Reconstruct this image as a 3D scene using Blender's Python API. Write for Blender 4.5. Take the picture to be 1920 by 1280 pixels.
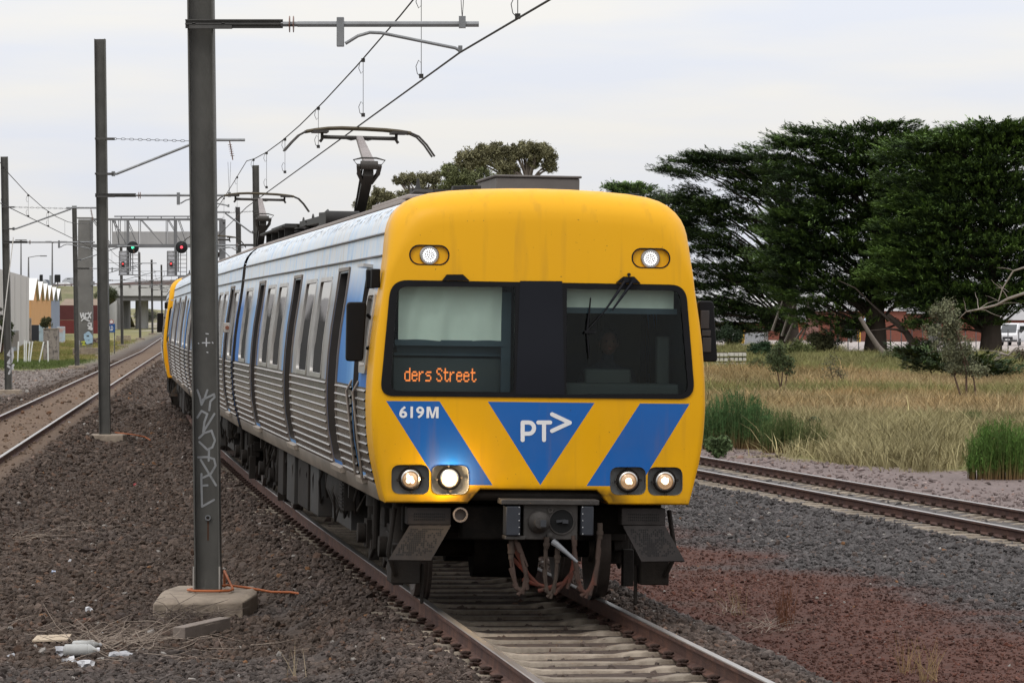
import bpy, bmesh, math, random
import numpy as np
from mathutils import Vector, Matrix
from mathutils.geometry import delaunay_2d_cdt

for o in list(bpy.data.objects):
    bpy.data.objects.remove(o)
SC = bpy.context.scene
COL = SC.collection
R = math.radians
RND = random.Random(7)
NR = np.random.default_rng(11)

# ------------------------------------------------------------------ camera, sky, sun, exposure
F, CH, CX, HZ = 7100.0, 2.594, 960.0, 597.0        # focal length (photo pixels), eye height over rail top, centre, horizon
cd = bpy.data.cameras.new('camera')
cam = bpy.data.objects.new('camera', cd)
COL.objects.link(cam)
cam.location = (0, 0, CH)
cam.rotation_euler = (R(90), 0, 0)
cd.sensor_width = 36
cd.lens = F / 1920 * 36
cd.shift_y = -(640 - HZ) / 1920
cd.clip_start, cd.clip_end = 0.5, 6000
SC.camera = cam

SUN_EL, SUN_AZ = 52, 205                            # degrees; azimuth measured from +Y clockwise: behind and left of the lens
W = bpy.data.worlds.new("World")
SC.world = W
W.use_nodes = True
nt = W.node_tree
nt.nodes.clear()
def nd(tree, typ, **kw):
    n = tree.nodes.new(typ)
    for k, v in kw.items():
        setattr(n, k, v)
    return n
L = nt.links.new
sky = nd(nt, 'ShaderNodeTexSky', sky_type='NISHITA', sun_disc=False)
sky.sun_elevation, sky.sun_rotation = R(SUN_EL), R(SUN_AZ)
sky.air_density, sky.dust_density = 1.0, 3.0
b1 = nd(nt, 'ShaderNodeBackground'); b1.inputs[1].default_value = 0.1
L(sky.outputs[0], b1.inputs[0])
tc = nd(nt, 'ShaderNodeTexCoord')
sep = nd(nt, 'ShaderNodeSeparateXYZ'); L(tc.outputs['Generated'], sep.inputs[0])
# overcast dome: brightest overhead, a third of that at the horizon
mz = nd(nt, 'ShaderNodeMath', operation='MAXIMUM'); L(sep.outputs[2], mz.inputs[0]); mz.inputs[1].default_value = 0
ml = nd(nt, 'ShaderNodeMath', operation='MULTIPLY_ADD'); L(mz.outputs[0], ml.inputs[0]); ml.inputs[1].default_value = 1.62; ml.inputs[2].default_value = 0.90
mp = nd(nt, 'ShaderNodeMapping'); mp.inputs['Scale'].default_value = (5.0, 5.0, 34.0); L(tc.outputs['Generated'], mp.inputs[0])
nz = nd(nt, 'ShaderNodeTexNoise'); nz.inputs['Scale'].default_value = 1.6; nz.inputs['Detail'].default_value = 5; nz.inputs['Roughness'].default_value = 0.5
L(mp.outputs[0], nz.inputs['Vector'])
cr = nd(nt, 'ShaderNodeValToRGB'); L(nz.outputs['Fac'], cr.inputs[0])
cr.color_ramp.elements[0].position, cr.color_ramp.elements[0].color = 0.36, (0.835, 0.865, 0.945, 1)
cr.color_ramp.elements[1].position, cr.color_ramp.elements[1].color = 0.62, (0.945, 0.925, 0.89, 1)
b2 = nd(nt, 'ShaderNodeBackground'); L(cr.outputs[0], b2.inputs[0]); L(ml.outputs[0], b2.inputs[1])
mx = nd(nt, 'ShaderNodeMixShader'); mx.inputs[0].default_value = 0.93
L(b1.outputs[0], mx.inputs[1]); L(b2.outputs[0], mx.inputs[2])
wo = nd(nt, 'ShaderNodeOutputWorld'); L(mx.outputs[0], wo.inputs[0])

sd = bpy.data.lights.new('sun', 'SUN')
sd.energy, sd.angle, sd.color = 0.7, R(22), (1.0, 0.96, 0.9)
sun = bpy.data.objects.new('sun', sd)
COL.objects.link(sun)
sun.rotation_euler = Vector((math.sin(R(SUN_AZ)) * math.cos(R(SUN_EL)), math.cos(R(SUN_AZ)) * math.cos(R(SUN_EL)), math.sin(R(SUN_EL)))).to_track_quat('Z', 'Y').to_euler()
VS = SC.view_settings
VS.view_transform, VS.look, VS.exposure, VS.gamma, VS.use_curve_mapping = 'Standard', 'None', 0.0, 1.0, False
SC.cycles.max_bounces = 8
SC.cycles.transparent_max_bounces = 12

# ------------------------------------------------------------------ helpers
def at(px, py, Y):
    return Vector(((px - CX) * Y / F, Y, CH + (HZ - py) * Y / F))
def lerp(a, b, t): return a + (b - a) * t
def sstep(a, b, x):
    t = np.clip((x - a) / (b - a), 0, 1)
    return t * t * (3 - 2 * t)

MATS = {}
def M(name, col=(.5, .5, .5), rough=.55, metal=0.0, var=.18, vs=4.0, bump=.0, bs=40.0, col2=None, cov=.5, sharp=.12, cs=1.5, spec=.28,
      coat=0.0, emit=None, es=1.0, stretch=(1, 1, 1), rnd=0.0, tint=None):
    """procedural surface: base colour with noise, an optional second colour in patches, fine bump"""
    if name in MATS: return MATS[name]
    m = bpy.data.materials.new(name); m.use_nodes = True
    t = m.node_tree; p = t.nodes['Principled BSDF']; l = t.links.new
    p.inputs['Roughness'].default_value = rough; p.inputs['Metallic'].default_value = metal
    p.inputs['Specular IOR Level'].default_value = spec
    if coat: p.inputs['Coat Weight'].default_value = coat; p.inputs['Coat Roughness'].default_value = .08
    tc = nd(t, 'ShaderNodeTexCoord'); mp = nd(t, 'ShaderNodeMapping'); mp.inputs['Scale'].default_value = stretch
    l(tc.outputs['Object'], mp.inputs[0])
    n1 = nd(t, 'ShaderNodeTexNoise'); n1.inputs['Scale'].default_value = vs; n1.inputs['Detail'].default_value = 6; n1.inputs['Roughness'].default_value = .62
    l(mp.outputs[0], n1.inputs['Vector'])
    mr = nd(t, 'ShaderNodeMapRange'); l(n1.outputs['Fac'], mr.inputs[0]); mr.inputs[1].default_value = .25; mr.inputs[2].default_value = .75
    mr.inputs[3].default_value = 1 - var; mr.inputs[4].default_value = 1 + var
    cur = None
    if col2:
        n2 = nd(t, 'ShaderNodeTexNoise'); n2.inputs['Scale'].default_value = cs; n2.inputs['Detail'].default_value = 8; n2.inputs['Roughness'].default_value = .65
        l(mp.outputs[0], n2.inputs['Vector'])
        r2 = nd(t, 'ShaderNodeMapRange'); l(n2.outputs['Fac'], r2.inputs[0]); r2.inputs[1].default_value = 1 - cov - sharp; r2.inputs[2].default_value = 1 - cov + sharp
        mc = nd(t, 'ShaderNodeMix', data_type='RGBA'); l(r2.outputs[0], mc.inputs[0])
        mc.inputs[6].default_value = (*col, 1); mc.inputs[7].default_value = (*col2, 1); cur = mc.outputs[2]
    if tint:
        ta = nd(t, 'ShaderNodeAttribute'); ta.attribute_name = tint
        if tint.startswith('i_'): ta.attribute_type = 'INSTANCER'
        cur = ta.outputs['Color']
    vm = nd(t, 'ShaderNodeVectorMath', operation='SCALE'); l(mr.outputs[0], vm.inputs['Scale'])
    if cur is None: vm.inputs[0].default_value = col
    else: l(cur, vm.inputs[0])
    out = vm.outputs[0]
    if rnd:
        oi = nd(t, 'ShaderNodeObjectInfo'); m3 = nd(t, 'ShaderNodeMapRange'); l(oi.outputs['Random'], m3.inputs[0])
        m3.inputs[3].default_value = 1 - rnd; m3.inputs[4].default_value = 1 + rnd
        v2 = nd(t, 'ShaderNodeVectorMath', operation='SCALE'); l(out, v2.inputs[0]); l(m3.outputs[0], v2.inputs['Scale']); out = v2.outputs[0]
    l(out, p.inputs['Base Color'])
    if bump:
        nb = nd(t, 'ShaderNodeTexNoise'); nb.inputs['Scale'].default_value = bs; nb.inputs['Detail'].default_value = 4
        l(mp.outputs[0], nb.inputs['Vector'])
        bn = nd(t, 'ShaderNodeBump'); bn.inputs['Strength'].default_value = bump; bn.inputs['Distance'].default_value = .02
        l(nb.outputs['Fac'], bn.inputs['Height']); l(bn.outputs[0], p.inputs['Normal'])
    if emit:
        p.inputs['Emission Color'].default_value = (*emit, 1); p.inputs['Emission Strength'].default_value = es
    MATS[name] = m
    return m

class MB:
    """collects geometry for one mesh object"""
    def __init__(s): s.v = []; s.f = []; s.m = []
    def add(s, vs, fs, mi=0, T=None):
        k = len(s.v)
        s.v += [tuple(T @ Vector(v)) for v in vs] if T is not None else [tuple(v) for v in vs]
        s.f += [tuple(i + k for i in f) for f in fs]
        s.m += [mi] * len(fs)
        return s
    def box(s, c, d, mi=0, T=None, top=None):
        x, y, z = d[0] / 2, d[1] / 2, d[2] / 2
        tx, ty = (x, y) if top is None else (top[0] / 2, top[1] / 2)
        vs = [(-x, -y, -z), (x, -y, -z), (x, y, -z), (-x, y, -z), (-tx, -ty, z), (tx, -ty, z), (tx, ty, z), (-tx, ty, z)]
        vs = [(c[0] + a, c[1] + b, c[2] + e) for a, b, e in vs]
        return s.add(vs, [(3, 2, 1, 0), (4, 5, 6, 7), (0, 1, 5, 4), (1, 2, 6, 5), (2, 3, 7, 6), (3, 0, 4, 7)], mi, T)
    def bar(s, a, b, w, h, mi=0, up=(0, 0, 1)):
        a, b = Vector(a), Vector(b); d = (b - a).normalized(); u = Vector(up)
        if abs(d.dot(u)) > .98: u = Vector((0, 1, 0))
        x = d.cross(u).normalized(); u = x.cross(d)
        vs = [p + x * sx * w / 2 + u * sy * h / 2 for p in (a, b) for sx, sy in ((-1, -1), (1, -1), (1, 1), (-1, 1))]
        return s.add(vs, [(0, 1, 2, 3), (7, 6, 5, 4), (4, 5, 1, 0), (5, 6, 2, 1), (6, 7, 3, 2), (7, 4, 0, 3)], mi)
    def tube(s, pts, r, n=8, mi=0, caps=True, closed=False):
        pts = [Vector(p) for p in pts]; k = len(pts)
        rs = r if isinstance(r, (list, tuple)) else [r] * k
        vs, fs = [], []
        prev = None
        for i, p in enumerate(pts):
            if closed: d = pts[(i + 1) % k] - pts[i - 1]
            else: d = pts[min(i + 1, k - 1)] - pts[max(i - 1, 0)]
            d = d.normalized() if d.length > 1e-9 else Vector((0, 0, 1))
            if prev is None:
                u = Vector((0, 0, 1)) if abs(d.z) < .9 else Vector((0, 1, 0))
                x = d.cross(u).normalized()
            else:
                x = (prev - d * prev.dot(d)).normalized()
            prev = x; y = d.cross(x)
            vs += [p + (x * math.cos(2 * math.pi * j / n) + y * math.sin(2 * math.pi * j / n)) * rs[i] for j in range(n)]
        for i in range(k if closed else k - 1):
            b = ((i + 1) % k) * n
            fs += [(i * n + j, i * n + (j + 1) % n, b + (j + 1) % n, b + j) for j in range(n)]
        if caps and not closed:
            fs += [tuple(range(n))[::-1], tuple((k - 1) * n + j for j in range(n))]
        return s.add(vs, fs, mi)
    def lathe(s, prof, n=16, mi=0, T=None):
        """prof: (radius, height) pairs turned about Z"""
        vs, fs = [], []
        for r, z in prof: vs += [(r * math.cos(2 * math.pi * j / n), r * math.sin(2 * math.pi * j / n), z) for j in range(n)]
        for i in range(len(prof) - 1):
            fs += [(i * n + j, i * n + (j + 1) % n, (i + 1) * n + (j + 1) % n, (i + 1) * n + j) for j in range(n)]
        return s.add(vs, fs, mi, T)
    def cyl(s, a, b, r, n=12, mi=0, r2=None): return s.tube([a, b], [r, r if r2 is None else r2], n, mi)
    def prism(s, poly, z0, z1, mi=0, T=None):
        n = len(poly)
        vs = [(x, y, z0) for x, y in poly] + [(x, y, z1) for x, y in poly]
        return s.add(vs, [tuple(range(n))[::-1], tuple(range(n, 2 * n))] + [(i, (i + 1) % n, n + (i + 1) % n, n + i) for i in range(n)], mi, T)
    def loft(s, rings, mi=0, close=False, caps=False):
        n = len(rings[0]); vs = [p for r in rings for p in r]; fs = []
        for i in range(len(rings) - 1):
            for j in range(n if close else n - 1):
                fs.append((i * n + j, i * n + (j + 1) % n, (i + 1) * n + (j + 1) % n, (i + 1) * n + j))
        if caps: fs += [tuple(range(n))[::-1], tuple((len(rings) - 1) * n + j for j in range(n))]
        return s.add(vs, fs, mi)
    def mesh(s, name, mats, smooth=35):
        me = bpy.data.meshes.new(name)
        me.from_pydata(s.v, [], s.f)
        for m in (mats if isinstance(mats, (list, tuple)) else [mats]): me.materials.append(m)
        if any(s.m): me.polygons.foreach_set('material_index', s.m)
        if smooth:
            me.polygons.foreach_set('use_smooth', [True] * len(s.f)); me.set_sharp_from_angle(angle=R(smooth))
        me.update()
        return me
    def build(s, name, mats, parent=None, loc=None, smooth=35, bevel=0, rz=0, label=None, kind=None, seg=2):
        o = bpy.data.objects.new(name, s.mesh(name, mats, smooth))
        COL.objects.link(o)
        if parent is not None: o.parent = parent
        if loc is not None: o.location = loc
        if rz: o.rotation_euler = (0, 0, rz)
        if bevel:
            b = o.modifiers.new('bevel', 'BEVEL'); b.width = bevel; b.segments = seg; b.limit_method = 'ANGLE'; b.angle_limit = R(40); b.harden_normals = False
        if label: o['label'] = label
        if kind: o['kind'] = kind
        return o

def np_mesh(name, V, Fq, mat, attrs=None, smooth=False):
    """fast mesh from numpy arrays; Fq is (n,3) or (n,4)"""
    me = bpy.data.meshes.new(name); V = np.asarray(V, 'f'); Fq = np.asarray(Fq, 'i'); k = Fq.shape[1]
    me.vertices.add(len(V)); me.vertices.foreach_set('co', V.ravel())
    me.loops.add(Fq.size); me.loops.foreach_set('vertex_index', Fq.ravel())
    me.polygons.add(len(Fq)); me.polygons.foreach_set('loop_start', np.arange(0, Fq.size, k, dtype='i'))
    if smooth: me.polygons.foreach_set('use_smooth', np.ones(len(Fq), bool))
    for an, (typ, dom, data) in (attrs or {}).items():
        a = me.attributes.new(an, typ, dom)
        a.data.foreach_set('color' if 'COLOR' in typ else 'vector' if 'VECTOR' in typ else 'value', np.asarray(data, 'f').ravel())
    me.materials.append(mat); me.update(calc_edges=True)
    return me
def link(name, me, parent=None, kind=None):
    o = bpy.data.objects.new(name, me); COL.objects.link(o)
    if parent is not None: o.parent = parent
    if kind: o['kind'] = kind
    return o
def empty(name, loc=(0, 0, 0), rz=0):
    o = bpy.data.objects.new(name, None); COL.objects.link(o); o.location = loc; o.rotation_euler = (0, 0, rz); o.empty_display_size = .2
    return o
def tag(o, label, cat, group=None):
    o['label'] = label; o['category'] = cat
    if group: o['group'] = group
    return o
KIDS = {}
def copy_tree(o, parent=None, skip=()):
    c = o.copy(); COL.objects.link(c)
    if parent is not None: c.parent = parent
    for ch in list(o.children):
        if ch.name.split('.')[0] not in skip: copy_tree(ch, c, skip)
    return c

def pip(P, poly):
    x, y = P[:, 0], P[:, 1]; ins = np.zeros(len(P), bool); n = len(poly)
    for i in range(n):
        x0, y0 = poly[i]; x1, y1 = poly[(i + 1) % n]
        if y0 == y1: continue
        c = ((y0 > y) != (y1 > y)) & (x < (x1 - x0) * (y - y0) / (y1 - y0) + x0); ins ^= c
    return ins
def densify(poly, step):
    out = []
    for i in range(len(poly)):
        a, b = poly[i], poly[(i + 1) % len(poly)]; k = max(1, int(math.ceil(math.dist(a, b) / step)))
        out += [(lerp(a[0], b[0], j / k), lerp(a[1], b[1], j / k)) for j in range(k)]
    return out
def rrect(x0, y0, x1, y1, r, n=6):
    out = []
    for cx, cy, a in ((x1 - r, y1 - r, 0), (x0 + r, y1 - r, 90), (x0 + r, y0 + r, 180), (x1 - r, y0 + r, 270)):
        out += [(cx + r * math.cos(R(a + 90 * i / n)), cy + r * math.sin(R(a + 90 * i / n))) for i in range(n + 1)]
    return out
def round_poly(pts, rad, n=6):
    """polygon with its corners rounded"""
    out = []; k = len(pts)
    for i in range(k):
        p, a, b = Vector(pts[i]), Vector(pts[i - 1]), Vector(pts[(i + 1) % k])
        r = rad[i] if isinstance(rad, (list, tuple)) else rad
        if r <= 0: out.append(tuple(p)); continue
        u, v = (a - p).normalized(), (b - p).normalized()
        q0, q1 = p + u * r, p + v * r
        out += [tuple(q0 * (1 - t) ** 2 + p * 2 * t * (1 - t) + q1 * t * t) for t in [j / n for j in range(n + 1)]]
    return out
def plate(mb, fm, outer, holes=(), cons=(), step=.1, d0=0.0, d1=None, mi=0, classify=None, wall_mi=None, flip=False):
    """flat region (u,v) with holes, triangulated and mapped on to a curved surface; walls from depth d0 to d1 along its edges"""
    loops = [densify(outer, step)] + [densify(h, step) for h in holes]
    cl = [densify(c, step) for c in cons]
    V, E = [], []
    for lp in loops + cl:
        k = len(V); V += lp; E += [(k + i, k + (i + 1) % len(lp)) for i in range(len(lp))]
    us, vs = [p[0] for p in outer], [p[1] for p in outer]
    gx, gy = np.meshgrid(np.arange(min(us) + step * .5, max(us), step), np.arange(min(vs) + step * .5, max(vs), step))
    G = np.c_[gx.ravel(), gy.ravel()]
    if len(G):
        ok = pip(G, outer)
        for h in holes: ok &= ~pip(G, h)
        G = G[ok]
        A = np.array(V)
        if len(G): G = G[np.array([np.min(np.hypot(A[:, 0] - g[0], A[:, 1] - g[1])) > step * .45 for g in G])]
        V = V + [tuple(g) for g in G]
    rv, re, rf, *_ = delaunay_2d_cdt([Vector(p) for p in V], E, [], 0, 1e-6)
    C = np.array([[sum(rv[i][0] for i in f) / 3, sum(rv[i][1] for i in f) / 3] for f in rf])
    keep = pip(C, loops[0])
    for h in loops[1:]: keep &= ~pip(C, h)
    k = len(mb.v); mb.v += [tuple(fm(p[0], p[1], d0)) for p in rv]
    for f, c, q in zip(rf, C, keep):
        if q:
            f = tuple(i + k for i in f)
            mb.f.append(f[::-1] if flip else f); mb.m.append(classify(c) if classify else mi)
    if d1 is not None:
        for li, lp in enumerate(loops):
            n = len(lp); ar = sum(lp[i][0] * lp[(i + 1) % n][1] - lp[(i + 1) % n][0] * lp[i][1] for i in range(n))
            a = [fm(p[0], p[1], d0) for p in lp]; b = [fm(p[0], p[1], d1) for p in lp]
            fs = [(i, n + i, n + (i + 1) % n, (i + 1) % n) for i in range(n)]
            if (ar > 0) == (li > 0): fs = [f[::-1] for f in fs]
            if flip: fs = [f[::-1] for f in fs]
            mb.add(a + b, fs, wall_mi if wall_mi is not None else mi)
    return mb
def sphere(c, r, nu=10, nv=7):
    cx, cy, cz = c; rx, ry, rz = r if isinstance(r, tuple) else (r, r, r)
    vs = [(cx + rx * math.sin(math.pi * i / nv) * math.cos(2 * math.pi * j / nu), cy + ry * math.sin(math.pi * i / nv) * math.sin(2 * math.pi * j / nu), cz + rz * math.cos(math.pi * i / nv)) for i in range(nv + 1) for j in range(nu)]
    fs = [(i * nu + j, (i + 1) * nu + j, (i + 1) * nu + (j + 1) % nu, i * nu + (j + 1) % nu) for i in range(nv) for j in range(nu)]
    return vs, fs
def vnoise(x, y, s=1.0, seed=0):
    """value noise on numpy arrays"""
    rng = np.random.default_rng(seed); T = rng.random((64, 64)); x = np.asarray(x) / s; y = np.asarray(y) / s
    xi, yi = np.floor(x).astype(int), np.floor(y).astype(int); fx, fy = x - xi, y - yi
    fx, fy = fx * fx * (3 - 2 * fx), fy * fy * (3 - 2 * fy); g = lambda a, b: T[a % 64, b % 64]
    return (g(xi, yi) * (1 - fx) + g(xi + 1, yi) * fx) * (1 - fy) + (g(xi, yi + 1) * (1 - fx) + g(xi + 1, yi + 1) * fx) * fy
def fbm(x, y, s=1.0, seed=0, o=4):
    return sum(vnoise(x, y, s / 2 ** i, seed + i) / 2 ** i for i in range(o)) / sum(1 / 2 ** i for i in range(o))

# ------------------------------------------------------------------ the lines of the three tracks
def rise(z): return np.maximum(0, np.asarray(z, float) - 300) * .004
def x_main(z):
    z = np.asarray(z, float); e = np.clip(z, 45, 148)
    return .20 - .128 * (z - 33.5) + (e - 45) ** 2 / 4200 + np.maximum(z - 148, 0) * 206 / 4200
def x_left(z): return -10.485 - .079 * (np.asarray(z, float) - 71.4)
def x_right(z):
    z = np.asarray(z, float)
    return np.where(z < 100, 5.93 - .167 * (z - 70), .92 - .119 * (z - 100))
def ground_h(x, z, n=True):
    x, z = np.asarray(x, float), np.asarray(z, float)
    dm, dl, dr = x - x_main(z), x - x_left(z), x - x_right(z)
    left = -.43 + .0 * x
    right = -.80 + 1.05 * sstep(115, 335, z) + .55 * (fbm(x, z, 30, 61) - .35) * sstep(120, 180, z) * sstep(252, 220, z)
    far = rise(z)
    w = sstep(-.8, 1.9, dm)
    h = lerp(left, right, w)
    h = np.where(dl < -3.2, h - .12 * sstep(3.2, 6, -dl), h)
    h = h + np.where(dm < 3, far, far * .2)
    m = -.225 + .070 * sstep(.85, 1.12, np.abs(dm)) - np.maximum(np.abs(dm) - np.where(dm < 0, 1.5, 1.55), 0) * .62 + far
    r = -.70 - np.maximum(np.abs(dr) - 1.5, 0) * .5 + far
    l = -.15 - np.maximum(np.abs(dl) - 1.6, 0) * .5 + far
    base = h
    h = np.maximum(np.maximum(h, m), np.maximum(np.where(z < 140, r, -9), l))
    if n:
        h = h + (fbm(x, z, 1.6, 3) - .5) * .055 + (fbm(x, z, 9, 5) - .5) * .12 * sstep(2.2, 4, np.abs(dm)) * sstep(2.2, 4, np.abs(dl)) * sstep(2.2, 4, np.abs(dr))
    return h
def gh(x, z): return float(ground_h(np.array([x]), np.array([z]))[0])

# ground colours by place (albedo), with irregular borders
def ground_col(x, z):
    dm, dl, dr = x - x_main(z), x - x_left(z), x - x_right(z)
    n1, n2, n3 = fbm(x, z, 2.2, 21), fbm(x, z, .7, 31), fbm(x, z, 14, 41)
    brown, grey, red = np.array([.062, .045, .035]), np.array([.065, .059, .057]), np.array([.074, .034, .025])
    pink, dry, green, soil = np.array([.150, .118, .110]), np.array([.25, .175, .085]), np.array([.10, .115, .035]), np.array([.13, .088, .060])
    c = np.tile(brown, (len(x), 1))
    def mixin(col, w): 
        nonlocal c
        c = c * (1 - w[:, None]) + col * w[:, None]
    mixin(grey * .95, sstep(.60, .74, n1 + .25 * sstep(32, 26, z)) * sstep(60, 40, z) * .5)
    # bed of the near track, brake dust dark
    mixin(np.array([.062, .046, .038]), sstep(1.9, 1.2, np.abs(dm)) * .8)
    # right of the near track: red dirt, then grey ballast of the right track
    wr = sstep(1.9, 2.6, dm + (n1 - .5) * 1.2)
    mixin(grey, sstep(1.3, 1.8, dm) * (1 - wr))
    mixin(red, wr)
    mixin(np.array([.070, .047, .038]), wr * sstep(.58, .72, n1) * .55)
    mixin(grey, sstep(-6.2, -4.2, dr + (n1 - .5) * 3.0 + (n2 - .5) * 1.2) * (dr < 3))
    mixin(np.array([.10, .09, .085]), sstep(1.6, .9, np.abs(dr)) * .6)
    mixin(pink, sstep(1.7, 2.5, dr + (n2 - .5) * .8))
    fld = sstep(4.0, 6.5, dr + (n1 - .5) * 5 - 3.0 * sstep(88, 70, z) * 3)
    mixin(dry, fld)
    mixin(green, fld * sstep(.43, .55, n3 + .2 * sstep(180, 260, z)) * .8)
    yard = np.maximum(sstep(302, 308, z), sstep(264, 267, z) * (x > .0845 * z)) * (dr > 2)
    mixin(np.array([.33, .29, .27]), yard)
    # left track: brown dirt between the rails, dirt and grass beyond
    mixin(soil, sstep(1.5, .9, np.abs(dl)) * .9)
    mixin(np.array([.16, .135, .12]), sstep(-2.2, -3.6, dl + (n1 - .5)) )
    gl = sstep(-3.2, -5.5, dl + (n1 - .5) * 2) * np.maximum(sstep(225, 260, z + (n1 - .5) * 40), sstep(-9, -14, dl + (n1 - .5) * 6) * sstep(140, 110, z))
    mixin(np.array([.15, .15, .045]), gl)
    mixin(np.array([.24, .20, .09]), gl * sstep(.48, .6, n1))
    mixin(np.array([.10, .16, .03]), gl * sstep(275, 262, z) * .7)
    far = sstep(380, 600, z)
    mixin(np.array([.16, .15, .07]), far * (np.abs(dl) > 3))
    return c * (.9 + .2 * n2[:, None])
# ------------------------------------------------------------------ ground sheet
def build_ground():
    zs = np.concatenate([np.arange(-60, 18, 6), np.arange(18, 66, .22), np.arange(66, 130, .5), np.arange(130, 330, 1.6), np.arange(330, 700, 8), np.arange(700, 3200, 100)])
    xs = np.concatenate([np.array([-1600, -900, -500, -300, -200, -150, -110, -85, -70, -60]), np.arange(-54, -20, 1.2), np.arange(-20, 16, .2), np.arange(16, 50, 1.2), np.array([55, 65, 80, 110, 160, 240, 400, 800, 1600])])
    X, Z = np.meshgrid(xs, zs); x, z = X.ravel(), Z.ravel()
    h = ground_h(x, z)
    col = np.c_[ground_col(x, z), np.ones(len(x))]
    nx, nz = len(xs), len(zs); i = np.arange(nx * nz).reshape(nz, nx)
    Fq = np.stack([i[:-1, :-1].ravel(), i[:-1, 1:].ravel(), i[1:, 1:].ravel(), i[1:, :-1].ravel()], 1)
    m = M('ground_surface', rough=.95, var=.45, vs=9, bump=.9, bs=22, tint='tint', spec=.15)
    o = link('ground', np_mesh('ground', np.c_[x, z, h], Fq, m, {'tint': ('FLOAT_COLOR', 'POINT', col)}, smooth=True), kind='structure')
    return o
build_ground()

# ------------------------------------------------------------------ scattering with geometry nodes (stuff only)
def scatter(name, P, rot, scl, col, sources, kind='stuff'):
    me = bpy.data.meshes.new(name); n = len(P)
    me.vertices.add(n); me.vertices.foreach_set('co', np.asarray(P, 'f').ravel())
    for an, typ, key, d in (('i_col', 'FLOAT_COLOR', 'color', np.c_[col, np.ones(n)]), ('rot', 'FLOAT_VECTOR', 'vector', rot), ('scl', 'FLOAT_VECTOR', 'vector', scl)):
        a = me.attributes.new(an, typ, 'POINT'); a.data.foreach_set(key, np.asarray(d, 'f').ravel())
    o = link(name, me, kind=kind)
    c = bpy.data.collections.new(name + '_shapes')
    for s in sources: c.objects.link(s)
    ng = bpy.data.node_groups.new(name, 'GeometryNodeTree')
    ng.interface.new_socket('Geometry', in_out='INPUT', socket_type='NodeSocketGeometry')
    ng.interface.new_socket('Geometry', in_out='OUTPUT', socket_type='NodeSocketGeometry')
    N = ng.nodes; gi, go, a, b, ci = [N.new(t) for t in ('NodeGroupInput', 'NodeGroupOutput', 'GeometryNodeMeshToPoints', 'GeometryNodeInstanceOnPoints', 'GeometryNodeCollectionInfo')]
    ci.inputs['Collection'].default_value = c; ci.inputs['Separate Children'].default_value = True; ci.inputs['Reset Children'].default_value = True
    b.inputs['Pick Instance'].default_value = True
    l = ng.links.new
    for nm, sock in (('rot', 'Rotation'), ('scl', 'Scale')):
        r = N.new('GeometryNodeInputNamedAttribute'); r.data_type = 'FLOAT_VECTOR'; r.inputs[0].default_value = nm; l(r.outputs[0], b.inputs[sock])
    l(gi.outputs[0], a.inputs[0]); l(a.outputs[0], b.inputs[0]); l(ci.outputs[0], b.inputs['Instance']); l(b.outputs[0], go.inputs[0])
    o.modifiers.new('scatter', 'NODES').node_group = ng
    return o
def src(name, me): return bpy.data.objects.new(name, me)

stone_m = M('ballast_stone', rough=.9, var=.35, vs=2.2, bump=.5, bs=6, tint='i_col', spec=.25)
def stone_mesh(k):
    bm = bmesh.new(); bmesh.ops.create_icosphere(bm, subdivisions=1, radius=.5); rr = random.Random(k)
    for v in bm.verts: v.co *= rr.uniform(.72, 1.12)
    n = Vector((rr.uniform(-1, 1), rr.uniform(-1, 1), rr.uniform(-1, 1))).normalized()
    for v in bm.verts:                                   # one broken face
        d = v.co.dot(n)
        if d > .25: v.co -= n * (d - .25)
    for v in bm.verts: v.co.z *= .72
    me = bpy.data.meshes.new('stone'); bm.to_mesh(me); bm.free(); me.materials.append(stone_m)
    return src('stone', me)
def wedge(n, z0, z1, pa, pb):
    z = NR.uniform(z0, z1, n); p = NR.uniform(pa, pb, n)      # photo-wide band of ground with a margin, as real positions
    return (p - CX) * z / F, z
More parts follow.
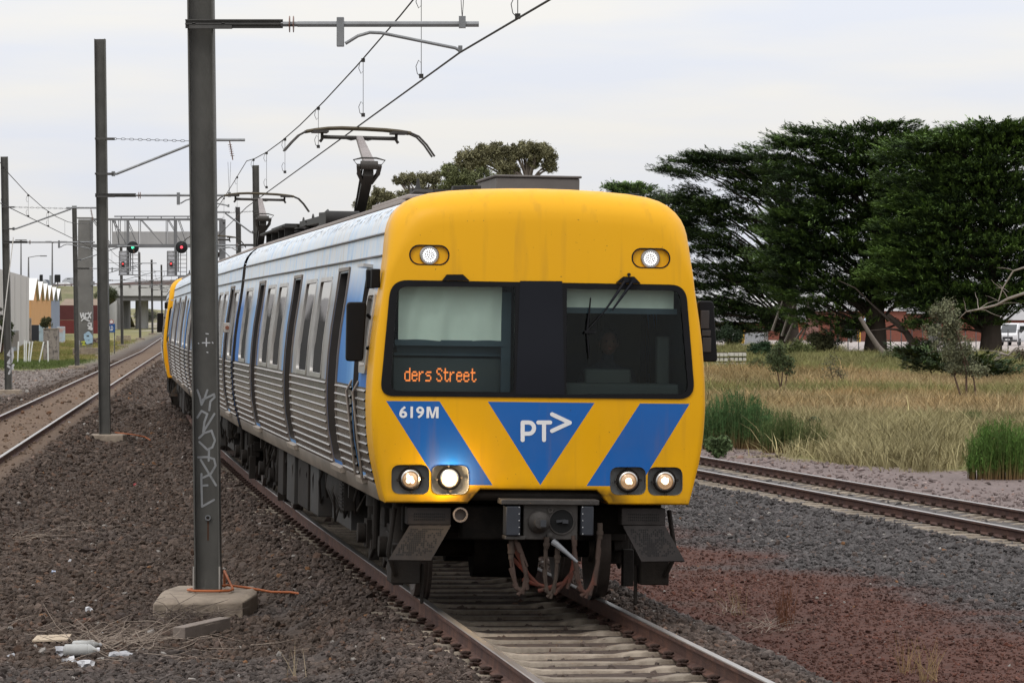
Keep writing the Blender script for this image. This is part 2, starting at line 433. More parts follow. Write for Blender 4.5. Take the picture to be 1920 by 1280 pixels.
def stones(z0, z1, dens, size, pa=-200, pb=2120):
    area = (pb - pa) / F * (z1 * z1 - z0 * z0) / 2
    n = int(area * dens)
    # uniform over the area: depth drawn with density ~ z
    z = np.sqrt(NR.uniform(z0 * z0, z1 * z1, n)); x = (NR.uniform(pa, pb, n) - CX) * z / F
    dm, dl, dr = x - x_main(z), x - x_left(z), x - x_right(z)
    n1 = fbm(x, z, 2.2, 21)
    keep = np.ones(n)
    redz = sstep(1.9, 2.6, dm + (n1 - .5) * 1.2) * sstep(-4.2, -5.6, dr + (n1 - .5) * 3.0)
    keep *= 1 - .45 * redz
    keep *= 1 - .93 * (np.abs(dl) < 1.3)
    keep *= np.where(dr > 2.2, .18, 1) * np.where(dr > 4.5, .2, 1)
    keep *= np.where(dl < -3.0, .8, 1)
    keep *= np.where((np.abs(dm) < .82), .5, 1) * np.where((dm < -.82) & (dm > -1.45), .62, 1)
    keep *= np.where((np.abs(dr) < 1.35), .45, 1)
    k = NR.random(n) < keep; x, z, dm, dr, dl, redz = x[k], z[k], dm[k], dr[k], dl[k], redz[k]; n = len(x)
    h = ground_h(x, z)
    s = size * NR.lognormal(0, .44, n).clip(.4, 2.3) * np.where(redz > .5, .62, 1)
    low = np.where(np.abs(dm) < .82, -.03, np.where(np.abs(dr) < 1.35, -.03, 0))
    h = h + s * NR.uniform(-.12, .24, n) + low
    c = ground_col(x, z) * NR.lognormal(.08, .24, n)[:, None]
    hue = NR.random(n)
    c = np.where((hue < .07)[:, None], c * np.array([1.25, 1.2, 1.22]), c)
    c = np.where(((hue > .07) & (hue < .13))[:, None], c * np.array([1.2, 1.0, .88]), c)
    c = np.where((hue > .994)[:, None], np.array([.24, .22, .20]), c)
    c = np.where(((hue > .9885) & (hue < .991))[:, None], np.array([.17, .085, .04]), c)
    return np.c_[x, z, h], NR.uniform(0, 6.28, (n, 3)) * np.array([.12, .12, 1]) + NR.normal(0, .35, (n, 3)), s[:, None] * np.c_[NR.uniform(.8, 1.3, n), NR.uniform(.7, 1.1, n), NR.uniform(.6, 1.0, n)], c
parts = [stones(24, 36, 640, .047), stones(36, 50, 380, .052), stones(50, 72, 190, .060), stones(72, 105, 80, .075), stones(105, 165, 24, .095), stones(165, 250, 7, .095, -200, 700)]
A = [np.concatenate([p[i] for p in parts]) for i in range(4)]
scatter('ballast', A[0], A[1], A[2], A[3].clip(.01, .5), [stone_mesh(k) for k in range(9)])

# ------------------------------------------------------------------ tracks: rails, sleepers, clips
RAIL = [(-.07, -.17), (.07, -.17), (.07, -.158), (.012, -.135), (.009, -.05), (.036, -.036), (.036, -.006), (.028, 0), (-.028, 0), (-.036, -.006), (-.036, -.036), (-.009, -.05), (-.012, -.135), (-.07, -.158)]
rail_rust = M('rail_rust', (.075, .040, .032), .8, .2, .35, 6, .4, 60, col2=(.11, .055, .038), cov=.45)
rail_shine = M('rail_running_face', (.34, .32, .305), .38, 1.0, .2, 3, stretch=(1, .1, 1))
conc_sl = M('sleeper_concrete', (.25, .21, .165), .9, 0, .25, 7, .5, 50, col2=(.13, .10, .075), cov=.45, cs=4, rnd=.22)
clip_m = M('clip_rust', (.045, .026, .020), .85, .1, .3, 30)
def path_frame(fx, z, e=.05):
    d = Vector((float(fx(z + e) - fx(z - e)), 2 * e, 0)).normalized()
    return Vector((float(fx(z)), z, 0)), d, Vector((d.y, -d.x, 0))
def rail(fx, off, z0, z1, top, step, parent, cant=0.0, rz=lambda z: 0.0):
    mb = MB(); rings = []
    for z in list(np.arange(z0, z1, step)) + [z1]:
        p, d, x = path_frame(fx, z)
        rings.append([p + x * (off + a) + Vector((0, 0, top - off * cant + b + float(rz(z)))) for a, b in RAIL])
    mb.loft(rings, 0, True, True)
    n = len(RAIL)
    for k in range(len(rings) - 1):
        for j in (6, 7, 8): mb.m[k * n + j] = 1
    mb.f = [f[::-1] for f in mb.f]
    return mb.build('rail', [rail_rust, rail_shine], parent, smooth=30)
# sleeper: long axis on local x, centred on the track, top of the rail seat at z=0
def sleeper_mesh():
    mb = MB(); st = [(-1.35, .17, -.02), (-1.30, .19, 0), (-.60, .19, 0), (-.40, .17, -.03), (.40, .17, -.03), (.60, .19, 0), (1.30, .19, 0), (1.35, .17, -.02)]
    rings = [[(x, -.13, -.2), (x, -w / 2, t - .012), (x, -w / 2 + .012, t), (x, w / 2 - .012, t), (x, w / 2, t - .012), (x, .13, -.2)] for x, w, t in st]
    mb.loft(rings, 0, True, True)
    mb.f = [f[::-1] for f in mb.f]
    return mb.mesh('sleeper', conc_sl, 40)
def clip_mesh():
    mb = MB()
    mb.tube([(-.02, -.05, .0), (.03, -.055, .035), (.06, -.03, .045), (.03, 0, .05), (.0, .01, .045), (.03, .04, .04), (.06, .055, .03), (-.02, .05, .01)], .013, 6)
    mb.box((.055, 0, .012), (.06, .08, .03))
    return mb.mesh('rail_clip', clip_m, 60)
SLM, CLM = sleeper_mesh(), clip_mesh()
def track(name, fx, z0, z1, top, step, sl=None, cl=None, cant=0.0, rz=lambda z: 0.0, gauge=1.67):
    t = empty(name); t['kind'] = 'structure'
    for s in (-1, 1): rail(fx, s * gauge / 2, z0, z1, top, step, t, cant, rz)
    if sl:
        for i, z in enumerate(np.arange(sl[0], sl[1], .685)):
            p, d, x = path_frame(fx, z)
            roll = math.atan(cant)
            a = math.atan2(-d.x, d.y)
            o = link('sleeper', SLM, t); o.location = (p.x, p.y, top - .172); o.rotation_euler = (RND.uniform(-.01, .01), roll, a + RND.uniform(-.012, .012))
            if cl and cl[0] <= z <= cl[1]:
                for s in (-1, 1):
                    for q in (-1, 1):
                        off = s * gauge / 2 + q * .055
                        c = link('rail_clip', CLM, t); v = p + x * off
                        c.location = (v.x, v.y, top - .172 - off * cant); c.rotation_euler = (0, 0, a + (0 if q > 0 else math.pi))
    return t
CANT = math.tan(R(.8))
track('main_track', x_main, 4, 420, 0.0, 1.4, (24, 76), (24, 74), CANT, rz=rise)
track('right_track', x_right, 4, 260, -.5, 2.0, (44, 112), (46, 96), 0.0)
track('left_track', x_left, 4, 620, 0.0, 4.0, None, None, 0.0, rz=rise)
# ------------------------------------------------------------------ train
yellow = M('yellow_paint', (.72, .36, .002), .36, 0, .035, 2.2, spec=.22, col2=(.64, .315, .003), cov=.36, sharp=.25, cs=1.1)
def weather(m, amt=1.0):
    t = m.node_tree; p = t.nodes['Principled BSDF']; l = t.links.new; base = p.inputs['Base Color'].links[0].from_socket
    tc = nd(t, 'ShaderNodeTexCoord'); sp = nd(t, 'ShaderNodeSeparateXYZ'); l(tc.outputs['Object'], sp.inputs[0])
    def noise(scale, st, det=5):
        mp = nd(t, 'ShaderNodeMapping'); mp.inputs['Scale'].default_value = st; l(tc.outputs['Object'], mp.inputs[0]); n = nd(t, 'ShaderNodeTexNoise'); n.inputs['Scale'].default_value = scale; n.inputs['Detail'].default_value = det; l(mp.outputs[0], n.inputs['Vector']); return n.outputs['Fac']
    def rng(s, a, b, c=0.0, d=1.0):
        r = nd(t, 'ShaderNodeMapRange'); l(s, r.inputs[0]); r.inputs[1].default_value, r.inputs[2].default_value, r.inputs[3].default_value, r.inputs[4].default_value = a, b, c, d; return r.outputs[0]
    def mul(a, b):
        q = nd(t, 'ShaderNodeMath', operation='MULTIPLY'); l(a, q.inputs[0])
        if isinstance(b, float): q.inputs[1].default_value = b
        else: l(b, q.inputs[1])
        return q.outputs[0]
    def mix(fac, c1, col):
        q = nd(t, 'ShaderNodeMix', data_type='RGBA'); l(fac, q.inputs[0]); l(c1, q.inputs[6]); q.inputs[7].default_value = (*col, 1); return q.outputs[2]
    runs = rng(noise(9, (1, 1, .06)), .56, .80, 0, .30 * amt)
    c = mix(runs, base, (.22, .12, .03))
    specks = rng(noise(46, (1, 1, 1), 2), .735, .77, 0, .75)
    c = mix(specks, c, (.05, .035, .02))
    # brake dust blackening the lower lip beside the coupler notch
    ax = nd(t, 'ShaderNodeMath', operation='ABSOLUTE'); l(sp.outputs[0], ax.inputs[0])
    nz_ = noise(7, (1, 1, 1)); low = rng(sp.outputs[2], 1.135, 1.045); mid = rng(ax.outputs[0], .86, .60); a = mul(mul(low, mid), rng(nz_, .2, .55))
    c = mix(a, c, (.012, .009, .006))
    lip = mul(rng(sp.outputs[2], 1.03, .955), rng(nz_, .25, .7)); c = mix(mul(lip, .75), c, (.10, .055, .015))
    film = mul(rng(sp.outputs[2], 1.9, 1.0), rng(noise(3.5, (1, 1, .6), 7), .42, .72)); c = mix(mul(film, .28 * amt), c, (.20, .12, .04))
    l(c, p.inputs['Base Color'])
    l(rng(noise(5, (1, 1, .3), 6), .3, .7, p.inputs['Roughness'].default_value - .05, p.inputs['Roughness'].default_value + .14), p.inputs['Roughness'])
weather(yellow)
blue_p = M('blue_paint', (.012, .105, .36), .36, 0, .05, 2, spec=.22)
weather(blue_p, .8)
black_r = M('black_rubber', (.006, .006, .007), .55, 0, .2, 6, spec=.15)
black_pan = M('black_panel', (.008, .009, .013), .35, 0, .1, 2, spec=.15)
dark_st = M('dark_underframe', (.009, .008, .007), .85, 0, .4, 5, .3, 30, col2=(.026, .020, .016), cov=.4, spec=.1)
grime = M('grimy_steel', (.023, .020, .018), .8, 0, .35, 6, .25, 30, col2=(.020, .016, .013), cov=.5, spec=.15)
grey_eq = M('grey_equipment', (.042, .041, .040), .7, 0, .3, 6, .15, 30, col2=(.030, .025, .021), cov=.45, spec=.2)
steel = M('stainless_fluting', (.27, .25, .225), .27, 1.0, .22, 5, stretch=(1, .25, 1), col2=(.25, .205, .17), cov=.45, sharp=.22, cs=2.5)
steel_b = M('brushed_steel', (.60, .58, .55), .33, 1.0, .15, 6, col2=(.42, .38, .34), cov=.4)
sole = M('sole_bar_dusty', (.20, .165, .135), .5, .6, .3, 4, col2=(.12, .095, .075), cov=.5, stretch=(1, .3, 1))
win_gl = M('window_glass', (.008, .009, .010), .03, 0, .1, 1, spec=.5)
recess = M('door_recess', (.035, .029, .025), .7, 0, .2, 3)
brass = M('handle_yellow', (.45, .25, .03), .4, .2)
white_p = M('white_vinyl', (.70, .70, .70), .45, 0, .06, 6)
roof_m = M('roof_grey', (.33, .285, .265), .6, .1, .2, 3, .1, 30, col2=(.22, .19, .175), cov=.45, stretch=(1, .2, 1))
roof_eq = M('roof_equipment_dark', (.022, .021, .020), .65, .1, .3, 5)
roof_box = M('roof_box_grey', (.11, .098, .09), .65, 0, .15, 4, .1, 20)

def livery(name, stops, top=True):
    m = bpy.data.materials.new(name); m.use_nodes = True; t = m.node_tree; p = t.nodes['Principled BSDF']; l = t.links.new
    tc = nd(t, 'ShaderNodeTexCoord'); sp = nd(t, 'ShaderNodeSeparateXYZ'); l(tc.outputs['Object'], sp.inputs[0])
    mp = nd(t, 'ShaderNodeMapping'); mp.inputs['Scale'].default_value = (1, 1.1, .45); l(tc.outputs['Object'], mp.inputs[0])
    n = nd(t, 'ShaderNodeTexNoise'); n.inputs['Scale'].default_value = 1.6; n.inputs['Detail'].default_value = 9; n.inputs['Roughness'].default_value = .68; l(mp.outputs[0], n.inputs['Vector'])
    a = nd(t, 'ShaderNodeMath', operation='MULTIPLY_ADD'); l(n.outputs['Fac'], a.inputs[0]); a.inputs[1].default_value = .09; a.inputs[2].default_value = -.045
    b = nd(t, 'ShaderNodeMath', operation='MULTIPLY_ADD'); l(sp.outputs[1], b.inputs[0]); b.inputs[1].default_value = 1 / 24; l(a.outputs[0], b.inputs[2])
    cr = nd(t, 'ShaderNodeValToRGB'); l(b.outputs[0], cr.inputs[0])
    el = cr.color_ramp.elements
    while len(el) > 1: el.remove(el[0])
    el[0].position, el[0].color = stops[0][0], (*stops[0][1], 1)
    for q, c in stops[1:]: e = el.new(q); e.color = (*c, 1)
    # faded white and pale blue film above the windows, rubbed through to grey in streaks
    n2 = nd(t, 'ShaderNodeTexNoise'); n2.inputs['Scale'].default_value = 2.6; n2.inputs['Detail'].default_value = 8; n2.inputs['Roughness'].default_value = .7
    mp2 = nd(t, 'ShaderNodeMapping'); mp2.inputs['Scale'].default_value = (1, 1.6, .5); l(tc.outputs['Object'], mp2.inputs[0]); l(mp2.outputs[0], n2.inputs['Vector'])
    c2 = nd(t, 'ShaderNodeValToRGB'); l(n2.outputs['Fac'], c2.inputs[0]); e2 = c2.color_ramp.elements
    e2[0].position, e2[0].color = .32, (.30, .46, .68, 1); e2[1].position, e2[1].color = .70, (.40, .40, .39, 1)
    e = e2.new(.42); e.color = (.52, .62, .74, 1); e = e2.new(.55); e.color = (.66, .68, .70, 1)
    hz = nd(t, 'ShaderNodeMapRange'); l(sp.outputs[2], hz.inputs[0]); hz.inputs[1].default_value = 2.72; hz.inputs[2].default_value = 3.06
    mc = nd(t, 'ShaderNodeMix', data_type='RGBA'); l(hz.outputs[0], mc.inputs[0]); l(cr.outputs[0], mc.inputs[6]); l(c2.outputs[0], mc.inputs[7])
    # row of small scuffs under the roof edge
    n3 = nd(t, 'ShaderNodeTexNoise'); n3.inputs['Scale'].default_value = 9; n3.inputs['Detail'].default_value = 6; mp3 = nd(t, 'ShaderNodeMapping'); mp3.inputs['Scale'].default_value = (1, 1.1, 2.2); l(tc.outputs['Object'], mp3.inputs[0]); l(mp3.outputs[0], n3.inputs['Vector'])
    zz = nd(t, 'ShaderNodeMapRange'); l(sp.outputs[2], zz.inputs[0]); zz.inputs[1].default_value = 3.47; zz.inputs[2].default_value = 3.515; zz.inputs[3].default_value = 0; zz.inputs[4].default_value = 1
    z2 = nd(t, 'ShaderNodeMapRange'); l(sp.outputs[2], z2.inputs[0]); z2.inputs[1].default_value = 3.60; z2.inputs[2].default_value = 3.555
    mu = nd(t, 'ShaderNodeMath', operation='MULTIPLY'); l(zz.outputs[0], mu.inputs[0]); l(z2.outputs[0], mu.inputs[1])
    th = nd(t, 'ShaderNodeMapRange'); l(n3.outputs['Fac'], th.inputs[0]); th.inputs[1].default_value = .52; th.inputs[2].default_value = .60
    m2 = nd(t, 'ShaderNodeMath', operation='MULTIPLY'); l(mu.outputs[0], m2.inputs[0]); l(th.outputs[0], m2.inputs[1])
    md = nd(t, 'ShaderNodeMix', data_type='RGBA'); l(m2.outputs[0], md.inputs[0]); l(mc.outputs[2], md.inputs[6]); md.inputs[7].default_value = (.10, .10, .11, 1)
    l(md.outputs[2], p.inputs['Base Color']); p.inputs['Roughness'].default_value = .50; p.inputs['Metallic'].default_value = .1; p.inputs['Specular IOR Level'].default_value = .2
    return m
BL, PB, GY, DB = (.014, .125, .40), (.24, .38, .60), (.26, .25, .235), (.015, .08, .28)
liv_a = livery('faded_film_lead_car', [(0, BL), (.045, BL), (.075, (.15, .33, .60)), (.11, (.05, .20, .48)), (.20, BL), (.212, (.12, .22, .40)), (.225, GY), (.42, GY), (.445, (.09, .24, .48)), (.50, (.12, .27, .50)), (.525, GY), (.70, GY), (.725, BL), (.78, (.14, .30, .54)), (.85, GY), (.91, BL)])
liv_b = livery('faded_film_second_car', [(0, BL), (.08, (.12, .3, .56)), (.16, PB), (.24, GY), (.42, PB), (.50, BL), (.60, (.2, .36, .58)), (.70, GY), (.84, PB), (.95, BL)])
door_bl = M('blue_door', (.02, .12, .32), .4, .1, .15, 2, col2=(.07, .18, .36), cov=.3)

SECT = [(.962, 1.349), (1.05, 1.373), (1.132, 1.394), (1.335, 1.443), (1.47, 1.464), (1.589, 1.476), (1.74, 1.484), (1.858, 1.486), (2.03, 1.481), (2.198, 1.470), (2.40, 1.452), (2.585, 1.428), (2.858, 1.385), (3.13, 1.353), (3.245, 1.345), (3.36, 1.333)]
TOP = [(1.333, 3.36), (1.316, 3.43), (1.285, 3.498), (1.236, 3.56), (1.17, 3.615), (1.09, 3.655), (.98, 3.688), (.80, 3.714), (.55, 3.733), (.28, 3.744), (0, 3.748)]
SZ, SX = [a for a, b in SECT], [b for a, b in SECT]
def half(z): return float(np.interp(z, SZ, SX))
def side_map(sg, inset=.014):
    def f(s, z, d):
        h = half(z); nx = 1.0; nz = -(half(z + .02) - half(z - .02)) / .04 if .99 < z < 3.3 else 0.0
        k = 1 / math.hypot(nx, nz)
        return (sg * (h - inset + d * nx * k), s, z + d * nz * k)
    return f
def nose(x, z):
    return .20 + .045 * math.exp(-((z - 1.95) / .7) ** 2) - .045 * (abs(x) / 1.4) ** 2.2 - .05 * max(0, (z - 2.9) / .8) ** 1.5
def mask_map(u, v, d): return (u, -(nose(u, v) + d), v)

def car_matrix(s0, L=19.3):
    a, b = s0 + 2.8, s0 + L
    pa, pb = Vector((float(x_main(a)), a, 0)), Vector((float(x_main(b)), b, 0))
    d = (pb - pa).normalized(); o = pa - d * 2.8; x = Vector((d.y, -d.x, 0)); r = R(.8)
    u = Vector((0, 0, 1)); x2 = x * math.cos(r) - u * math.sin(r); u2 = x * math.sin(r) + u * math.cos(r)
    m = Matrix((x2, d, u2)).transposed().to_4x4(); m.translation = o
    return m
CM = car_matrix(33.5); CMI = CM.inverted()
_c0 = CMI @ Vector((0, 0, CH))
def ray(px, py): return (CMI @ at(px, py, 30.0) - _c0).normalized()
def FP(px, py, d=0.0):
    """(x, z) on the cab front where the photograph shows it"""
    r = ray(px, py); y = -.2
    for _ in range(6):
        p = _c0 + r * ((y - _c0.y) / r.y); y = -(nose(p.x, p.z) + d)
    return (p.x, p.z)
def FPy(px, py, y):
    r = ray(px, py); p = _c0 + r * ((y - _c0.y) / r.y)
    return p
def FL(pts, d=0.0): return [FP(a, b, d) for a, b in pts]

glass = bpy.data.materials.new('cab_glass'); glass.use_nodes = True
t = glass.node_tree; t.nodes.clear(); g1 = nd(t, 'ShaderNodeBsdfTransparent'); g1.inputs[0].default_value = (.82, .90, .86, 1)
g2 = nd(t, 'ShaderNodeBsdfGlossy'); g2.inputs['Roughness'].default_value = .03; g2.inputs[0].default_value = (.9, .95, .93, 1)
fr = nd(t, 'ShaderNodeFresnel'); fr.inputs[0].default_value = 1.27; mg = nd(t, 'ShaderNodeMixShader'); t.links.new(fr.outputs[0], mg.inputs[0]); t.links.new(g1.outputs[0], mg.inputs[1]); t.links.new(g2.outputs[0], mg.inputs[2])
og = nd(t, 'ShaderNodeOutputMaterial'); t.links.new(mg.outputs[0], og.inputs[0])

def text_uv(body, bold=0.0):
    """outline font as flat triangles, scaled to the unit box"""
    c = bpy.data.curves.new('lettering', 'FONT'); c.body = body; c.size = 1; c.offset = bold; c.resolution_u = 3
    o = bpy.data.objects.new('lettering', c); COL.objects.link(o)
    bpy.context.view_layer.update()
    me = bpy.data.meshes.new_from_object(o.evaluated_get(bpy.context.evaluated_depsgraph_get()))
    P = np.array([v.co[:2] for v in me.vertices]); fs = [tuple(p.vertices) for p in me.polygons]
    bpy.data.objects.remove(o); bpy.data.curves.remove(c); bpy.data.meshes.remove(me)
    mn, mxx = P.min(0), P.max(0)
    return (P - mn) / (mxx - mn), fs
def capsules(segs, w):
    polys = []
    for a, b in segs:
        a, b = Vector(a), Vector(b); d = (b - a).normalized(); ang = math.atan2(d.y, d.x)
        polys.append([tuple(b + Vector((math.cos(ang - math.pi / 2 + math.pi * i / 8), math.sin(ang - math.pi / 2 + math.pi * i / 8))) * w) for i in range(9)] +
                     [tuple(a + Vector((math.cos(ang + math.pi / 2 + math.pi * i / 8), math.sin(ang + math.pi / 2 + math.pi * i / 8))) * w) for i in range(9)])
    return polys
def stroke_mesh(mb, polys, fm, d):
    V, E = [], []
    for p in polys: k = len(V); V += [Vector(q) for q in p]; E += [(k + i, k + (i + 1) % len(p)) for i in range(len(p))]
    rv, re, rf, *_ = delaunay_2d_cdt(V, E, [], 0, 1e-7)
    C = np.array([[sum(rv[i][0] for i in f) / 3, sum(rv[i][1] for i in f) / 3] for f in rf]); k = np.zeros(len(rf), bool)
    for p in polys: k |= pip(C, p)
    mb.add([fm(p[0], p[1], d) for p in rv], [f for f, q in zip(rf, k) if q])

# --- the cab front
HEAD = [[(734, 871), (805, 871), (805, 926), (734, 925)], [(809, 872), (878.6, 872), (878.6, 926), (809, 926)],
        [(1144, 875), (1211, 875), (1211, 927), (1144, 927)], [(1214.5, 875), (1279.6, 875.5), (1279.6, 928), (1214.5, 928)]]
LAMPC = [(770, 898), (843, 897), (1178.5, 901.5), (1247.5, 902)]
MARK = [((768, 459), (842, 497), (805.5, 478.5)), ((1185, 465), (1256, 503), (1220, 485))]
BLUE = [[(724, 751.4), (824, 752), (923.5, 909), (823, 908.5)], [(914.7, 752.7), (1114.9, 754.9), (1013, 909)], [(1200, 756), (1293, 756.7), (1199, 911), (1099.5, 910.5)]]
WOUT = [(1271, 533.5), (760, 525), (737, 530), (716, 741), (1301, 747), (1288, 540)]
LENS_ON = M('lamp_lit', (.9, .8, .6), .2, emit=(1.0, .82, .52), es=14.0)
LENS_WARM = M('lamp_lens_bright', (.8, .6, .4), .2, emit=(1.0, .70, .36), es=1.15)
LENS_MID = M('lamp_lens_warm', (.42, .30, .21), .12, .6, .3, 30, emit=(1.0, .58, .26), es=.26)
LENS_HOT = M('lamp_filament', (.9, .8, .6), .2, emit=(1.0, .80, .50), es=2.2)
LED_W = M('marker_led', (.9, .9, .9), .3, emit=(.95, .97, 1), es=1.15)
chrome = M('lamp_rim', (.45, .43, .40), .3, 1.0, .1, 6)
pocket_m = M('lamp_pocket', (.16, .16, .155), .5, 0, .25, 8)

def quad_round(q, r):
    q = FL(q); return round_poly(q, r)
def oval(a, b):
    (x0, z1), (x1, z0) = FP(*a), FP(*b)
    return rrect(x0, z0, x1, z1, (z1 - z0) / 2 - .002, 8)

def build_mask(root, detail=True):
    # outline of the cab, counter-clockwise seen from the front
    O = [(-1.349, .962), (-.63, .962), (-.52, 1.085), (.52, 1.085), (.63, .962)] + [(x, z) for z, x in SECT] + TOP[1:] + [(-x, z) for x, z in TOP[:-1][::-1]] + [(-x, z) for z, x in SECT[:-1][::-1]]
    O = O[:-1] if math.dist(O[-1], O[0]) < 1e-6 else O
    O = densify(O, .07)
    I, RHO = [], []
    for x, z in O:
        core = Vector((max(-.92, min(.92, x)), max(1.25, min(3.22, z))))
        p = Vector((x, z)); bottom = z < 1.0 or (z < 1.09 and abs(x) < .64)
        if bottom: I.append((x * .995, z + .02)); RHO.append(.03)
        else:
            d = core - p; rho = (.040 + .24 * float(sstep(2.92, 3.6, z))) * float(sstep(.85, 1.3, z)) + .02
            q = p + d.normalized() * min(rho, d.length * .82); I.append((q.x, q.y)); RHO.append(rho)
    heads = [quad_round(q, .075) for q in HEAD]; marks = [oval(a, b) for a, b, c in MARK]
    wo = round_poly(FL(WOUT, .01), [.02, .02, .10, .10, .12, .10] if False else [.0, .06, .0, .0, .0, .0])
    wo = win_outer
    win = [(lerp(x, 0.03, .020), lerp(z, 2.35, .03)) for x, z in wo]
    blues = [FL(b) for b in BLUE]
    mb = MB()
    plate(mb, mask_map, I, [win] + heads + marks, blues, .09, 0, classify=lambda c: 1 if any(pip(np.array([c]), b)[0] for b in blues) else 0)
    # rounded edge and the return along the sides
    n = len(O); rings = []
    for k in range(7):
        th = R(90) * k / 6
        rings.append([(I[i][0] + (O[i][0] - I[i][0]) * math.sin(th), -nose(*I[i]) + RHO[i] * (1 - math.cos(th)), I[i][1] + (O[i][1] - I[i][1]) * math.sin(th)) for i in range(n)])
    rings.append([(x, .42, z) for x, z in O]); rings.append([(x * .985, .44, z if z < 1.1 else z - .012) for x, z in O])
    k0 = len(mb.f); mb.loft(rings, 0, True)
    o = mb.build('cab_front', [yellow, blue_p], root, smooth=50)
    # weld the front sheet to its rounded edge so it shades as one
    bm = bmesh.new(); bm.from_mesh(o.data); bmesh.ops.remove_doubles(bm, verts=bm.verts, dist=.0008); bmesh.ops.recalc_face_normals(bm, faces=bm.faces); bm.to_mesh(o.data); bm.free()
    o.data.set_sharp_from_angle(angle=R(50))
    # lamp pockets
    for q, c in zip(heads, LAMPC):
        b = MB(); plate(b, mask_map, [(lerp(x, sum(p[0] for p in q) / len(q), -.01), lerp(z, sum(p[1] for p in q) / len(q), -.01)) for x, z in q], [], [], .2, -.09)
        pk = [(x, z) for x, z in q]; nn = len(pk)
        b.add([mask_map(x, z, .004) for x, z in pk] + [mask_map(x, z, -.09) for x, z in pk], [(i, (i + 1) % nn, nn + (i + 1) % nn, nn + i) for i in range(nn)])
        po = b.build('lamp_pocket', pocket_m, root)
        cx, cz = FP(*c); y0 = -nose(cx, cz)
        T = Matrix.Translation((cx, y0 + .05, cz)) @ Matrix.Rotation(R(90), 4, 'X')
        hl = MB().lathe([(.098, -.03), (.105, .0), (.105, .012), (.092, .03), (.080, .032), (.078, .02)], 24, 0, T).build('headlight', grime, root)
        MB().lathe([(.083, .028), (.083, .040), (.072, .046), (.070, .038)], 24, 0, T).build('rim', chrome, hl)
        lit = c[0] == 843
        lens = MB().lathe([(.071, .030), (.060, .040), (.035, .047), (0, .050)], 24, 0, T).build('lens', LENS_WARM if lit else LENS_MID, hl)
        if lit:
            MB().lathe([(.056, .047), (.035, .052), (0, .055)], 24, 0, T).build('lamp_glow', LENS_ON, hl)
            ld = bpy.data.lights.new('headlight_lamp', 'POINT'); ld.energy, ld.color, ld.shadow_soft_size = 15.0, (1.0, .72, .40), .03
            lo = bpy.data.objects.new('headlight_lamp', ld); COL.objects.link(lo); lo.parent = root; lo.location = (cx, y0 - .06, cz)
        if not lit:
            b = MB(); r_ = random.Random(int(c[0]))
            for i in range(5):
                a_ = r_.uniform(0, 6.28); rr = r_.uniform(0, .035)
                v, f = sphere((cx + rr * math.cos(a_), y0 - .002, cz + rr * math.sin(a_)), (r_.uniform(.010, .022), .006, r_.uniform(.010, .024)), 8, 6); b.add(v, f)
            v, f = sphere((cx, y0 - .002, cz), (.030, .008, .030) if c[0] != 770 else (.024, .008, .028), 10, 6); b.add(v, f)
            b.build('filament_glow', LENS_HOT, hl)
        for a_ in (0, 90, 180, 270):
            b = MB(); b.cyl((cx + .112 * math.cos(R(a_ + 5)), y0 + .045, cz + .112 * math.sin(R(a_ + 5))), (cx + .112 * math.cos(R(a_ + 5)), y0 + .010, cz + .112 * math.sin(R(a_ + 5))), .012, 8)
            b.build('clamp_screw', grime, hl)
    for q, (a, b_, c) in zip(marks, MARK):
        b = MB(); plate(b, mask_map, [(lerp(x, sum(p[0] for p in q) / len(q), -.015), lerp(z, sum(p[1] for p in q) / len(q), -.015)) for x, z in q], [], [], .2, -.028)
        nn = len(q); b.add([mask_map(x, z, .002) for x, z in q] + [mask_map(x, z, -.028) for x, z in q], [(i, (i + 1) % nn, nn + (i + 1) % nn, nn + i) for i in range(nn)])
        b.build('marker_recess', yellow, root)
        ring = MB(); k = [(lerp(x, sum(p[0] for p in q) / len(q), .05), lerp(z, sum(p[1] for p in q) / len(q), .09)) for x, z in q]
        plate(ring, mask_map, [(lerp(x, sum(p[0] for p in q) / len(q), -.02), lerp(z, sum(p[1] for p in q) / len(q), -.03)) for x, z in q], [k], [], .3, .003, -.003)
        ring.build('marker_seal', black_r, root)
        cx, cz = FP(*c); y0 = -nose(cx, cz); T = Matrix.Translation((cx, y0 + .028, cz)) @ Matrix.Rotation(R(90), 4, 'X')
        ml_ = MB().lathe([(.086, 0), (.086, .016), (.078, .024), (.062, .024), (.060, .012), (0, .012)], 24, 0, T).build('marker_light', chrome, root)
        b = MB()
        for ri, nn in ((.012, 4), (.028, 9), (.044, 15), (.055, 20)):
            for i in range(nn):
                a_ = 6.283 * i / nn + ri * 40; v, f = sphere((cx + ri * math.cos(a_), y0 + .012, cz + ri * math.sin(a_)), .0062, 6, 4); b.add(v, f)
        b.build('led_cluster', LED_W, ml_)
    # bumper bar in the notch
    b = MB(); b.loft([[(x, -.10 + .03 * abs(x) - dy, .985 + dz) for dy, dz in ((-.1, .0), (.0, 0), (.05, .03), (.06, .06), (.03, .085), (-.1, .09))] for x in (-.60, -.56, -.3, 0, .3, .56, .60)], 0, False)
    b.build('bumper', grime, root, smooth=60)

# contour of the windscreen surround: corner pixels of the photo turned into cab coordinates, rounded
_wp = FL([(1286, 534), (1016, 527), (733, 524.5), (734, 540), (712.5, 742), (1303, 748)], .01)
win_outer = round_poly([_wp[0], _wp[2], _wp[4], _wp[5]], [.14, .15, .12, .15], 8)
# bulge of the side edges is followed by the slant of the two sides

